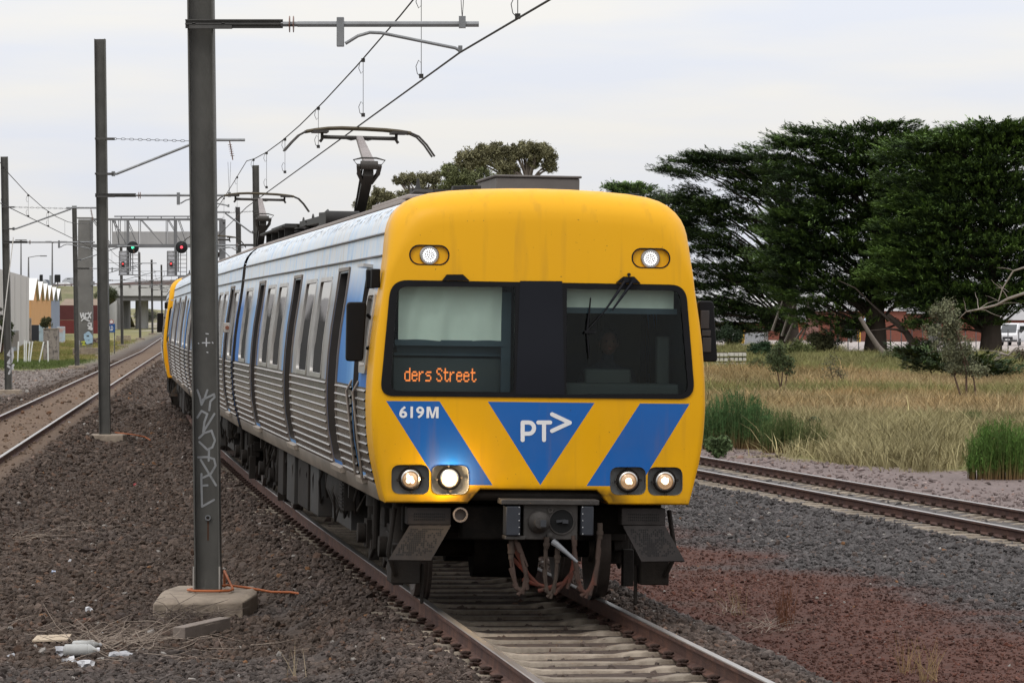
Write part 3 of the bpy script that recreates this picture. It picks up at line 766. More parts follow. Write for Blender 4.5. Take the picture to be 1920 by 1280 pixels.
def build_windscreen(root):
    gl = round_poly(FL([(966, 538), (746, 537), (731, 733), (964, 735)], .01), [.01, .09, .10, .01], 6)
    gr = round_poly(FL([(1275, 545), (1063, 541), (1062, 739), (1291, 738)], .01), [.09, .01, .01, .09], 6)
    cp = FL([(1054, 527), (975, 526.5), (967, 739), (1058, 740)], .01)
    gl, gr = gl[::1], gr[::1]
    mb = MB(); plate(mb, mask_map, win_outer, [gl, gr], [], .12, .014, -.05)
    s = mb.build('windscreen_surround', black_r, root, smooth=40)
    mb = MB(); plate(mb, mask_map, cp, [], [], .15, .017, .008); mb.build('centre_panel', black_pan, root)
    for q in (gl, gr):
        mb = MB(); c = (sum(p[0] for p in q) / len(q), sum(p[1] for p in q) / len(q))
        plate(mb, mask_map, [(lerp(x, c[0], -.006), lerp(z, c[1], -.006)) for x, z in q], [], [], .15, -.006)
        mb.build('windscreen', glass, root)
    # wiper housings on the top edge
    for pts in ([(829, 525.5), (838, 514.5), (868, 514.5), (880, 526)], [(1155, 530), (1169, 518.5), (1189, 518.5), (1201, 531.5)]):
        mb = MB(); q = FL(pts, .02)[::-1]; plate(mb, mask_map, q, [], [], .2, .030, .0); mb.build('wiper_housing', black_r, root)
    wp = MB()
    for (a, b_) in (((1172, 525), (1133, 582)), ((1186, 526), (1146, 582))):
        (x0, z0), (x1, z1) = FP(*a), FP(*b_)
        wp.tube([(x0, -nose(x0, z0) - .06, z0), (x1, -nose(x1, z1) - .05, z1)], [.016, .008], 8)
    (x0, z0), (x1, z1), (x2, z2) = FP(1172, 525), FP(1186, 526), FP(1178, 515)
    for x, z in ((x0, z0), (x1, z1)): wp.cyl((x, -nose(x, z) - .02, z), (x, -nose(x, z) - .075, z), .022, 10)
    wp.cyl((x2, -nose(x2, z2) - .02, z2), (x2, -nose(x2, z2) - .05, z2), .016, 8)
    w = wp.build('wiper', black_pan, root)
    bl = MB(); (x0, z0), (x1, z1), (x2, z2) = FP(1133, 582), FP(1098, 622), FP(1104, 610)
    bl.tube([(x0, -nose(x0, z0) - .05, z0), (x1, -nose(x1, z1) - .05, z1)], .006, 6)
    (a0, a1), (c0, c1) = FP(1106.5, 558), FP(1104, 672)
    bl.tube([(a0, -nose(a0, a1) - .03, a1), (x1 + .01, -nose(x1, z1) - .03, z1), (c0, -nose(c0, c1) - .03, c1)], [.006, .012, .005], 6)
    bl.box((x1 + .03, -nose(x1, z1) - .045, z1), (.09, .02, .025))
    bl.build('blade', black_r, w)

def build_cab_interior(root):
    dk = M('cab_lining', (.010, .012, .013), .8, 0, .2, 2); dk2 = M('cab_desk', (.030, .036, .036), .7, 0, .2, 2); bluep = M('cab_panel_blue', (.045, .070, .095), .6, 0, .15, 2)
    mb = MB()
    mb.box((0, 1.9, 2.15), (2.56, .05, 2.0)); mb.box((0, 1.05, 1.28), (2.5, 1.7, .05)); mb.box((0, 1.0, 3.18), (2.3, 1.7, .04))
    for s in (-1, 1): mb.box((s * 1.33, 1.05, 1.75), (.04, 1.6, .9)); mb.box((s * 1.31, 1.05, 3.0), (.04, 1.6, .45)); mb.box((s * 1.32, 1.5, 2.4), (.04, .7, .6))
    mb.box((-.02, 1.0, 2.3), (.5, 1.7, 1.9))
    for s in (-1, 1): mb.loft([[(s * (half(z) - .05 - .06 * k), -.10 + .06 * k * (k - 2) + .18 * k, z) for z in np.linspace(1.75, 3.1, 9)] for k in (0, 1, 2, 3)])
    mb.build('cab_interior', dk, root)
    # desk and instrument cowl on the driver's side
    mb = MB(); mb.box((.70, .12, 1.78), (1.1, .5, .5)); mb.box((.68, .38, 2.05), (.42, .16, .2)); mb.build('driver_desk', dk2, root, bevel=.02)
    MB().box((1.17, .3, 2.2), (.12, .12, .5)).build('cab_equipment', dk2, root, bevel=.02)
    mb = MB(); mb.box((.97, 1.86, 2.3), (.50, .02, 1.0)); mb.cyl((.80, 1.6, 1.4), (.80, 1.6, 3.1), .03, 8); mb.build('cab_bulkhead_door', M('cab_door_dark', (.07, .058, .040), .7), root)
    # roller blinds
    cloth = M('blind_cloth', (.74, .80, .74), .9, 0, .06, 3, spec=.2)
    for (p0, p1, folds, yb) in (((748, 533), (940, 640), 1, .02), ((1058, 538), (1263, 580), 0, .02)):
        a, b = FPy(*p0, yb), FPy(*p1, yb); rows = []
        for j in range(9):
            rows.append([])
            for i in range(41):
                u, v = i / 40, j / 8
                f = folds * .022 * math.sin(18 * u + 3.0 * v + 2 * math.sin(3 * u)) * (.3 + .7 * math.exp(-((u - .28 - .1 * v) / .22) ** 2) + .35 * math.exp(-((u - .9) / .08) ** 2)) + .006 * math.sin(40 * u) * v
                rows[-1].append((lerp(a.x, b.x, u), yb + f, lerp(a.z, b.z, v) + .008 * math.sin(9 * u) * v * folds))
        mb = MB().loft(rows); c = mb.build('window_blind', cloth, root, smooth=80)
        MB().box(((a.x + b.x) / 2, yb + .005, b.z - .02), (abs(b.x - a.x) + .06, .03, .05)).build('blind_batten', bluep, c)
    # destination display behind the left pane
    a, b = FPy(738, 676, .10), FPy(952, 730, .10)
    mb = MB(); mb.box(((a.x + b.x) / 2, .30, (a.z + b.z) / 2), (abs(b.x - a.x), .36, abs(b.z - a.z) + .06)); mb.box(((a.x + b.x) / 2 + .02, .30, (a.z + b.z) / 2 + .28), (abs(b.x - a.x) - .02, .30, .20), 1)
    mb.box((b.x - .03, .05, 2.35), (.09, .06, .95), 1); mb.box(((a.x + b.x) / 2, .20, a.z + .06), (abs(b.x - a.x), .16, .03), 1)
    d = mb.build('destination_display', [M('display_housing', (.034, .045, .052), .45, 0, .1, 2), bluep], root, bevel=.008)
    GLY = {'d': ['....#', '....#', '.####', '#...#', '#...#', '#...#', '#...#', '.####'], 'e': ['.....', '.....', '.###.', '#...#', '#####', '#....', '#...#', '.###.'],
           'r': ['.....', '.....', '#.##.', '##...', '#....', '#....', '#....', '#....'], 's': ['.....', '.....', '.####', '#....', '.###.', '....#', '....#', '####.'],
           'S': ['.###.', '#...#', '#....', '.##..', '...#.', '....#', '#...#', '.###.'], 't': ['.#...', '.#...', '####.', '.#...', '.#...', '.#...', '.#..#', '..##.']}
    p0, p1 = FPy(758.5, 689, .115), FPy(891.5, 716, .115); text = 'ders Street'
    adv = {' ': 3.2, 't': 5.2, 'r': 5.6}; tot = sum(adv.get(ch, 6) for ch in text) - 1
    ux = (p1.x - p0.x) / tot; uz = (p0.z - p1.z) / 8; mb = MB(); cx = 0
    for ch in text:
        for r_, row in enumerate(GLY.get(ch, [])):
            for c_, q in enumerate(row):
                if q == '#': mb.box((p0.x + (cx + c_ + .5) * ux, .116, p0.z - (r_ + .5) * uz), (ux * .95, .006, uz * .95))
        cx += adv.get(ch, 6)
    mb.build('display_text', M('led_orange', (.3, .06, .01), .5, emit=(1.0, .26, .06), es=1.1), d, smooth=0)['kind'] = 'stuff'

def build_marks(root):
    P, fs = text_uv('619', .024)
    a, b = FP(748.3, 783.5), FP(795.5, 761.5)
    mb = MB().add([mask_map(lerp(a[0], b[0], u), lerp(a[1], b[1], v), .003) for u, v in P], fs)
    a, b = FP(799.5, 783.3), FP(822.5, 762.3)
    plate(mb, lambda u, v, d: mask_map(lerp(a[0], b[0], u), lerp(a[1], b[1], v), .003), [(0, 0), (.22, 0), (.22, .70), (.41, 0), (.59, 0), (.78, .70), (.78, 0), (1, 0), (1, 1), (.70, 1), (.5, .30), (.30, 1), (0, 1)], [], [], .5)
    mb.build('car_number', white_p, root, smooth=0)
    c8 = lambda x, y: (720 + x / 4.571, 740 + y / 4.571)
    bowl = [(1188, 236), (1238, 236)] + [(1240 + 46 * math.sin(R(a)), 284 - 48 * math.cos(R(a))) for a in range(0, 181, 18)] + [(1188, 332)]
    seg = [((1188, 236), (1188, 386))] + list(zip(bowl[:-1], bowl[1:])) + [((1322, 236), (1424, 236)), ((1371, 236), (1371, 386)), ((1440, 166), (1592, 238)), ((1592, 238), (1440, 308))]
    segs = [(FP(*c8(*a)), FP(*c8(*b))) for a, b in seg]
    mb = MB(); stroke_mesh(mb, capsules(segs, 17.5 / 4.571 / 212), mask_map, .003); mb.build('operator_logo', white_p, root, smooth=0)

# --- body
def build_body(root, length, doors, wins, liv, s0, cabwin=None, cabdoor=None, rmap=None, right=True):
    rm = rmap or (lambda a, b: (a, b))
    for sg in ((-1, 1) if right else (-1,)):
        fm = side_map(sg); flip = sg < 0
        dh = [rm(*d) for d in doors]; wh = [rm(*w) for w in wins]
        cw = [rm(*cabwin)] if cabwin else []; cdr = [rm(*cabdoor)] if cabdoor else []
        holes = [rrect(a, 1.16, b, 3.03, .05, 3) for a, b in dh] + [rrect(a, 2.0, b, 2.97, .06, 3) for a, b in wh]
        holes += [rrect(a, 2.12, b, 2.80, .05, 3) for a, b in cw] + [rrect(a, 1.16, b, 3.00, .04, 3) for a, b in cdr]
        mb = MB(); plate(mb, fm, [(s0, .985), (length, .985), (length, 3.36), (s0, 3.36)], holes, [], .28, 0, -.125, flip=flip, wall_mi=1)
        mb.build('body_side', [liv, recess], root, smooth=45)
        # gutter strip above the windows, sole bar below
        g = MB()
        for z, d in ((3.135, .012), (3.335, .008)):
            pts = [fm(s, z, d) for s in np.linspace(s0 + .02, length - .02, 8)]; g.tube(pts, .011, 5)
        g.build('gutter', M('gutter_dark', (.10, .09, .085), .6), root)
        g = MB(); r_ = [[fm(s, z, d) for z, d in ((.955, -.03), (.955, .012), (1.085, .012), (1.10, .002))] for s in (s0 + .02, length)]
        if sg < 0: r_ = r_[::-1]
        g.loft(r_).build('sole_bar', sole, root)
        # fluted panels between the openings
        cuts = sorted([(a - .04, b + .04) for a, b in dh + cdr]); x = s0 + .03; spans = []
        for a, b in cuts:
            if a > x + .05: spans.append((x, a))
            x = b
        if length - .03 > x + .05: spans.append((x, length - .03))
        for a, b in spans:
            g = MB()
            g_z = [1.135 + .0785 * k for k in range(11)]
            base = [[fm(s, z, .004) for z in np.linspace(1.10, 1.955, 12)] for s in (a, b)]
            if sg < 0: base = base[::-1]
            g.loft(base)
            for z in g_z:
                pr = [(z - .016, .004), (z - .013, .018), (z - .004, .026), (z + .006, .024), (z + .013, .012), (z + .015, .004)]
                rr = [[fm(s, q, d) for q, d in pr] for s in (a, b)]
                if sg < 0: rr = rr[::-1]
                g.loft(rr)
            g.build('fluted_panel', steel, root, smooth=60)
        for a, b in wh:
            mb = MB(); plate(mb, fm, rrect(a - .01, 1.99, b + .01, 2.98, .06, 3), [], [], .5, -.006, flip=flip); pane = mb.build('window', win_gl, root)
            mb = MB(); plate(mb, fm, rrect(a - .04, 1.96, b + .04, 3.01, .08, 4), [rrect(a + .005, 2.005, b - .005, 2.965, .055, 4)], [], .4, .010, -.03, flip=flip); mb.build('window_frame', steel_b, pane, smooth=40)
        for a, b in cw:
            mb = MB(); plate(mb, fm, rrect(a - .01, 2.11, b + .01, 2.81, .05, 3), [], [], .5, -.022, flip=flip); pane = mb.build('cab_side_window', win_gl, root)
            mb = MB(); plate(mb, fm, rrect(a - .04, 2.08, b + .04, 2.84, .08, 4), [rrect(a + .02, 2.14, b - .02, 2.78, .05, 4)], [], .4, .030, -.03, flip=flip)
            plate(mb, fm, [((a + b) / 2 - .012, 2.14), ((a + b) / 2 + .012, 2.14), ((a + b) / 2 + .012, 2.78), ((a + b) / 2 - .012, 2.78)], [], [], .4, .012, -.02, flip=flip)
            mb.build('window_frame', steel_b, pane, smooth=40)
        for a, b in dh:
            mid = (a + b) / 2
            for q, (u, v) in enumerate(((a - .02, mid - .006), (mid + .006, b + .02))):
                mb = MB()
                plate(mb, fm, [(u, 1.15), (v, 1.15), (v, 3.05), (u, 3.05)], [rrect(u + .12, 1.98, v - .12, 2.86, .08, 4)], [], .4, -.095, -.12, flip=flip, classify=lambda c: 1 if c[1] < 1.93 else 0)
                lf = mb.build('door_leaf', [door_bl, steel], root)
                mb = MB(); plate(mb, fm, rrect(u + .11, 1.97, v - .11, 2.87, .08, 4), [], [], .4, -.104, flip=flip); mb.build('door_window', win_gl, lf)
                hs = (v - .09) if q == 0 else (u + .09)
                mb = MB(); mb.tube([fm(hs, 1.98, -.095), fm(hs, 1.98, -.06), fm(hs, 2.18, -.06), fm(hs, 2.18, -.095)], .009, 6); (mb.build('door_handle', brass, lf) if q == 0 else None)
            mb = MB()
            for u in (a - .035, b + .035): plate(mb, fm, [(u - .018, 1.12), (u + .018, 1.12), (u + .018, 3.05), (u - .018, 3.05)], [], [], .3, .018, -.02, flip=flip)
            plate(mb, fm, [(a - .05, 3.045), (b + .05, 3.045), (b + .05, 3.08), (a - .05, 3.08)], [], [], .3, .022, -.02, flip=flip)
            mb.build('door_frame', M('door_frame_brown', (.20, .165, .14), .45, .6, .2, 5), root, smooth=40)
            mb = MB(); plate(mb, fm, [(a - .06, 1.075), (b + .06, 1.075), (b + .06, 1.125), (a - .06, 1.125)], [], [], .4, .055, 0, flip=flip); mb.build('door_step', M('door_step_worn', (.34, .29, .24), .5, .5, .25, 8), root)
        for a, b in cdr:
            mb = MB(); plate(mb, fm, [(a - .02, 1.15), (b + .02, 1.15), (b + .02, 3.02), (a - .02, 3.02)], [rrect(a + .12, 2.1, b - .1, 2.84, .06, 4)], [], .4, -.095, -.12, flip=flip, classify=lambda c: 1 if c[1] < 1.93 else 0)
            lf = mb.build('cab_door', [door_bl, steel], root)
            mb = MB(); plate(mb, fm, rrect(a + .11, 2.09, b - .09, 2.85, .06, 4), [], [], .4, -.104, flip=flip); mb.build('door_window', win_gl, lf)
            for u in (a - .07, b + .07): MB().tube([fm(u, 1.12, .0), fm(u, 1.12, .05), fm(u, 1.9, .05), fm(u, 2.0, .0)], .014, 7).build('handrail', M('handrail_brown', (.24, .20, .17), .35, .8), root)
            mb = MB(); plate(mb, fm, [(a - .05, 3.04), (b + .05, 3.04), (b + .05, 3.07), (a - .05, 3.07)], [], [], .4, .09, -.01, flip=flip); mb.build('rain_hood', steel_b, root)
            mb = MB(); plate(mb, fm, [(a - .05, 1.075), (b + .05, 1.075), (b + .05, 1.125), (a - .05, 1.125)], [], [], .4, .055, 0, flip=flip); mb.build('door_step', M('door_step_worn', (.34, .29, .24), .5, .5, .25, 8), root)
    # roof: painted shoulder below, grey ribbed top above
    ins = .014; tp = [(x - ins, z - ins * .6) for x, z in TOP]
    prof = tp + [(-x, z) for x, z in tp[:-1][::-1]]
    mb = MB(); mb.loft([[(x, s, z) for x, z in prof] for s in (s0, (s0 + length) / 2, length)], 0)
    n = len(prof)
    for k in range(2):
        for j in range(n - 1):
            zz = (prof[j][1] + prof[j + 1][1]) / 2
            mb.m[k * (n - 1) + j] = 0 if zz < 3.62 else 1
    mb.f = [f[::-1] for f in mb.f]
    mb.build('roof', [liv, roof_m], root, smooth=60)
    mb = MB()
    for x0, w, h in ((1.12, .05, .035), (.93, .10, .030), (.70, .06, .028), (.42, .06, .028), (0, .06, .028)):
        for sg in ((-1, 1) if x0 else (1,)):
            z = float(np.interp(x0, [p[0] for p in tp[::-1]], [p[1] for p in tp[::-1]]))
            mb.box((sg * x0, (s0 + .5 + length) / 2, z + h / 2 - .006), (w, length - s0 - .6, h))
    mb.build('roof_rib', roof_m, root, bevel=.006)
    mb = MB(); q = [(x - .03, z) for z, x in SECT] + [(x - .03, z - .02) for x, z in TOP[1:]]
    q = q + [(-x, z) for x, z in q[::-1]]
    mb.add([(x, length - .02, z) for x, z in q], [tuple(range(len(q)))[::-1]])
    mb.build('end_wall', M('end_wall_dark', (.03, .03, .03), .7), root)

def bogie(root, s, name='bogie'):
    e = empty(name); e.parent = root
    mb = MB()
    for sg in (-1, 1):
        x = sg * 1.02
        mb.box((x, s, .55), (.14, 2.9, .20)); mb.box((x, s, .70), (.18, 1.1, .18))
        for q in (-1.15, 1.15):
            mb.box((x, s + q, .46), (.24, .30, .28)); mb.cyl((x, s + q, .6), (x, s + q, .82), .10, 12)
            mb.cyl((x + sg * .12, s + q, .46), (x + sg * .20, s + q, .46), .10, 14)
            mb.tube([(x + sg * .08, s + q * .75, .4), (x + sg * .1, s + q * .6, .25), (x + sg * .08, s + q * .5, .35)], .02, 6)
        mb.box((x + sg * .05, s - 1.5, .30), (.10, .12, .34)); mb.box((x, s + 1.5, .32), (.10, .10, .3))
        mb.cyl((x - sg * .02, s, .78), (x - sg * .02, s, 1.0), .24, 18); mb.tube([(x + sg * .16, s - .5, .95), (x + sg * .16, s - .45, .4)], .035, 8)
    for q in (-.42, .42): mb.box((0, s + q, .55), (2.0, .22, .22))
    mb.box((0, s, .62), (.9, .9, .34)); mb.box((0, s - 1.45, .62), (2.1, .1, .14))
    mb.build('bogie_frame', grime, e, bevel=.012)
    for q in (-1.15, 1.15):
        ax = MB(); ax.cyl((-.95, s + q, .46), (.95, s + q, .46), .085, 12)
        ax.cyl((-.35, s + q, .46), (.25, s + q, .46), .28, 14)
        ax.build('axle', dark_st, e)
        for sg in (-1, 1):
            T = Matrix.Translation((sg * .835, s + q, .46)) @ Matrix.Rotation(R(90) * sg, 4, 'Y')
            MB().lathe([(.0, -.09), (.12, -.09), (.14, -.05), (.34, -.045), (.39, -.075), (.488, -.075), (.488, -.045), (.462, -.035), (.458, .065), (.40, .065), (.36, .02), (.14, .03), (.12, .10), (0, .10)], 32, 0, T).build('wheel', M('wheel_steel', (.075, .060, .052), .55, .5, .3, 6), e, smooth=35)
    return e

def underframe(root, length, flipped=False):
    m_ = lambda s: (length - s) if flipped else s
    def part(name, mat, fn, bevel=.012):
        mb = MB(); fn(mb); return mb.build(name, mat, root, bevel=bevel)
    part('underfloor', dark_st, lambda b: b.box((0, length / 2, .99), (2.5, length - .6, .10)), 0)
    for sg in (-1, 1):
        x = sg * 1.05
        def fan(b):
            for k in range(6):
                y = 5.2 + .33 * k
                b.tube([(sg * 1.22, m_(y), .95), (sg * 1.24, m_(y + .05), .80), (sg * 1.15, m_(y + .18), .60), (sg * .92, m_(y + .32), .42), (sg * .6, m_(y + .4), .36)], .085, 8)
            b.box((sg * .8, m_(6.3), .68), (.8, 2.4, .5))
        part('resistor_duct', grey_eq, fan, 0)
        part('grille_box', grime, lambda b: [b.box((sg * 1.22, m_(5.05), .80), (.16, .45, .32))] + [b.box((sg * 1.31, m_(5.05), .68 + .035 * k), (.02, .40, .016)) for k in range(8)], 0)
        part('equipment_case', grey_eq, lambda b: b.box((sg * 1.02, m_(8.9), .68), (.55, 1.2, .56)))
        part('equipment_case', grime, lambda b: b.box((sg * 1.05, m_(10.6), .66), (.50, 1.6, .54)))
        part('equipment_case', grey_eq, lambda b: b.box((sg * 1.06, m_(12.7), .66), (.48, 1.3, .62)))
        part('equipment_case', grime, lambda b: b.box((sg * 1.08, m_(14.4), .68), (.46, .9, .62)))
        part('air_reservoir', grime, lambda b: (b.cyl((sg * 1.0, m_(15.3), .72), (sg * 1.0, m_(16.3), .72), .2, 16), b.tube([(sg * 1.25, m_(15.4), .95), (sg * 1.27, m_(15.5), .5), (sg * 1.2, m_(15.9), .4)], .035, 8)), 0)
        def lash(b):
            for k in range(14):
                y = 3.6 + k * 1.1 + .3 * math.sin(k * 7)
                b.tube([(sg * 1.26, m_(y), .96), (sg * 1.30, m_(y + .04), .8), (sg * 1.27, m_(y + .2), .66 - .1 * (k % 3)), (sg * 1.15, m_(y + .32), .86)], .014, 5)
            for k in range(6): b.box((sg * 1.27, m_(4.3 + 2.9 * k), .87), (.06, .10, .14)); b.tube([(sg * 1.26, m_(4.1 + 2.9 * k), .96), (sg * 1.3, m_(4.2 + 2.9 * k), 1.0), (sg * 1.3, m_(4.4 + 2.9 * k), .97)], .025, 6)
        part('pipework', grime, lash, 0)['kind'] = 'stuff'

def pantograph(root, s, dx=0.0):
    e = empty('pantograph'); e.parent = root
    pm = M('pantograph_steel', (.055, .050, .045), .55, .3, .25, 6); pg = M('pantograph_grey', (.23, .20, .19), .5, .2, .2, 6); pc = M('carbon_strip', (.085, .070, .045), .6, .3, .2, 6)
    zt = 5.30; k = 129.8
    hx = lambda u: (u - 1040 / 5.486) / k          # photo pixels across the head to metres from its centre
    def bow(y, dz):
        pts = [(285, 288), (360, 200), (430, 130), (500, 92), (600, 74), (720, 60), (860, 55), (1100, 62), (1300, 72), (1440, 86), (1560, 104), (1640, 138), (1720, 220), (1805, 340)]
        return [((a / 5.486 - 1045 / 5.486) / k + dx, s + y, zt - (b - 55) / 5.486 / k + dz + (a - 1045) / 5.486 / k * .014) for a, b in pts]
    for y, dz in ((-.17, 0), (.17, .006)):
        MB().tube(bow(y, dz)[3:11], .026, 6).build('carbon_strip', pc, e)
        for q in (bow(y, dz)[:4], bow(y, dz)[10:]): MB().tube(q, .016, 6).build('horn', pm, e)
    mb = MB(); mb.tube([(-.53 + dx, s, zt - .13), (.53 + dx, s, zt - .135)], .028, 8)
    for sg in (-1, 1):
        mb.box((sg * .56 + dx, s, zt - .055), (.22, .42, .035)); mb.tube([(sg * .53 + dx, s, zt - .05), (sg * .53 + dx, s, zt - .16), (sg * .56 + dx, s, zt - .2)], .022, 6)
        mb.tube([(sg * .03 + dx, s, zt - .15), (sg * .12 + dx, s - .05, zt - .17), (sg * .24 + dx, s, zt - .14)], .008, 5)
    mb.build('pan_head', pm, e)
    kn = (dx + .02, s - 1.45, 4.72)
    MB().loft([[(kn[0] - .075, kn[1], kn[2] + .06), (kn[0] + .075, kn[1], kn[2] + .06), (kn[0] + .075, kn[1] + .06, kn[2] + .0), (kn[0] - .075, kn[1] + .06, kn[2] + .0)], [(dx - .045, s - .05, zt - .11), (dx + .045, s - .05, zt - .11), (dx + .045, s, zt - .16), (dx - .045, s, zt - .16)]], 0, True, True).build('upper_arm', pg, e)
    mb = MB(); mb.cyl((kn[0] - .12, kn[1], kn[2]), (kn[0] + .12, kn[1], kn[2]), .06, 12)
    mb.tube([(kn[0] - .22, kn[1], kn[2] + .07), (kn[0] - .1, kn[1], kn[2] + .10), (kn[0] + .1, kn[1], kn[2] + .10), (kn[0] + .22, kn[1], kn[2] + .07), (kn[0] + .15, kn[1], kn[2] - .02), (kn[0] - .15, kn[1], kn[2] - .02)], .013, 6, closed=True)
    for sg in (-1, 1): mb.bar((kn[0] + sg * .15, kn[1], kn[2]), (kn[0] + sg * .13, kn[1] + .12, kn[2] - .12), .05, .05); mb.bar((kn[0] + sg * .14, kn[1] + .1, kn[2] - .1), (kn[0] + sg * .05, kn[1] + .3, kn[2] - .24), .05, .04)
    mb.build('knuckle', pm, e)
    base = (dx, s + .1, 3.98)
    MB().bar((kn[0], kn[1] + .08, kn[2] - .1), base, .14, .10).build('lower_arm', pm, e)
    mb = MB(); mb.tube([(kn[0] - .09, kn[1] + .05, kn[2] - .02), (dx - .09, s - .25, 3.98)], .014, 6); mb.box((dx, s - .4, 3.93), (.9, 1.5, .08)); mb.cyl((dx - .3, s + .1, 3.98), (dx + .3, s + .1, 3.98), .07, 12)
    for a in (-.4, .4):
        for b in (-1, .3): mb.lathe([(.05, 0), (.08, .02), (.05, .04), (.08, .06), (.05, .08), (.08, .10), (.04, .14)], 12, 0, Matrix.Translation((dx + a, s + b, 3.75)))
    mb.build('pantograph_base', roof_eq, e)
    return e

def FX(px, py, x):
    """point on the plane x = const of the lead car"""
    r = ray(px, py); return _c0 + r * ((x - _c0.x) / r.x)
def roof_gear(root):
    x = -.84; Q = lambda a, b: FX(a, b, x)
    zr = 3.70
    k, a0, a1 = Q(642, 406), Q(616, 408), Q(570, 421)
    mb = MB(); mb.cyl((x - .2, k.y, k.z - .02), (x + .2, k.y, k.z - .02), .085, 16)
    mb.loft([[(x - w / 2, y, z0), (x + w / 2, y, z0), (x + w / 2, y, z1), (x - w / 2, y, z1)] for y, w, z0, z1 in ((k.y, .20, zr, k.z + .06), (a0.y, .24, zr, a0.z + .06), (a0.y + .1, .16, zr + .06, a0.z + .03), (a1.y, .12, zr + .10, a1.z + .04))], 0, True, True)
    mb.tube([(x - .1, lerp(k.y, a0.y, .3), k.z + .05), (x - .1, lerp(k.y, a0.y, .45), k.z + .10), (x - .1, lerp(k.y, a0.y, .75), k.z + .07)], .014, 6)
    mb.build('isolator_arm', roof_eq, root, bevel=.008)
    for px_, py in ((566, 431), (584, 427)):
        p = Q(px_, py); MB().lathe([(.07, 0), (.10, .02), (.06, .035), (.11, .055), (.06, .075), (.11, .095), (.06, .11), (.09, .15)], 14, 0, Matrix.Translation((x, p.y, zr))).build('roof_insulator', roof_eq, root)
    for px_, py in ((569, 412), (587, 406)):
        p = Q(px_, py + 8); mb = MB(); mb.tube([(x, p.y - .09, p.z - .05), (x, p.y - .09, p.z + .04), (x, p.y, p.z + .08), (x, p.y + .09, p.z + .04), (x, p.y + .09, p.z - .05)], .012, 6); mb.build('lifting_loop', roof_eq, root)
    mb = MB(); s0_, s1_ = Q(556, 432), Q(512, 440); c = (s0_ + s1_) / 2; L_ = s1_.y - s0_.y
    mb.box((x, c.y, c.z + .02), (.4, L_, .03)); mb.box((x, c.y - L_ * .1, c.z + .05), (.25, L_ * .6, .06))
    for t_ in (.05, .3, .6, .85): mb.box((x, s0_.y + L_ * t_, (zr + c.z) / 2), (.3, .05, c.z - zr + .04))
    mb.tube([(x, s1_.y, zr + .03), (x, s1_.y + .5, zr + .08), (x, s1_.y + 1.0, zr + .04), (x, s1_.y + 1.5, zr)], .03, 6)
    mb.build('roof_switchgear', roof_eq, root, bevel=.008)
    # front of the roof: air conditioning box, low duct, aerial and small fittings
    mb = MB(); a, b = FPy(930, 353, 2.4), FPy(1087, 336, 2.4)
    mb.box(((a.x + b.x) / 2, 3.15, 3.80), (b.x - a.x, 1.5, .26)); mb.box(((a.x + b.x) / 2, 3.15, 3.945), (b.x - a.x + .04, 1.54, .022))
    mb.build('aircon_box', roof_box, root, bevel=.012)
    mb = MB(); mb.box((-1.00, 3.0, 3.695), (.12, 3.6, .04)); mb.build('roof_duct', roof_m, root, bevel=.01)
    mb = MB(); mb.box((-.60, 3.0, 3.80), (.5, .22, .05)); mb.lathe([(.05, 0), (.02, .06), (.012, .13), (0, .13)], 10, 0, Matrix.Translation((-.78, 3.0, 3.80))); mb.tube([(-.9, 2.6, 3.73), (-.85, 2.4, 3.78), (-.7, 2.3, 3.77)], .03, 6)
    mb.build('aerial', grey_eq, root)
    mb = MB(); a = FPy(880, 350, 2.2); mb.box((a.x, 2.2, 3.80), (.18, .4, .07)); a = FPy(1145, 352, 3.0); mb.box((a.x, 3.0, 3.77), (.18, .3, .06))
    for s in (.9, 1.3, 1.9): mb.box((-.72 + .1 * s, s, 3.76), (.1, .16, .05)); mb.box((1.0 - .05 * s, s, 3.72), (.12, .14, .05))
    mb.build('roof_fitting', roof_eq, root, bevel=.008)

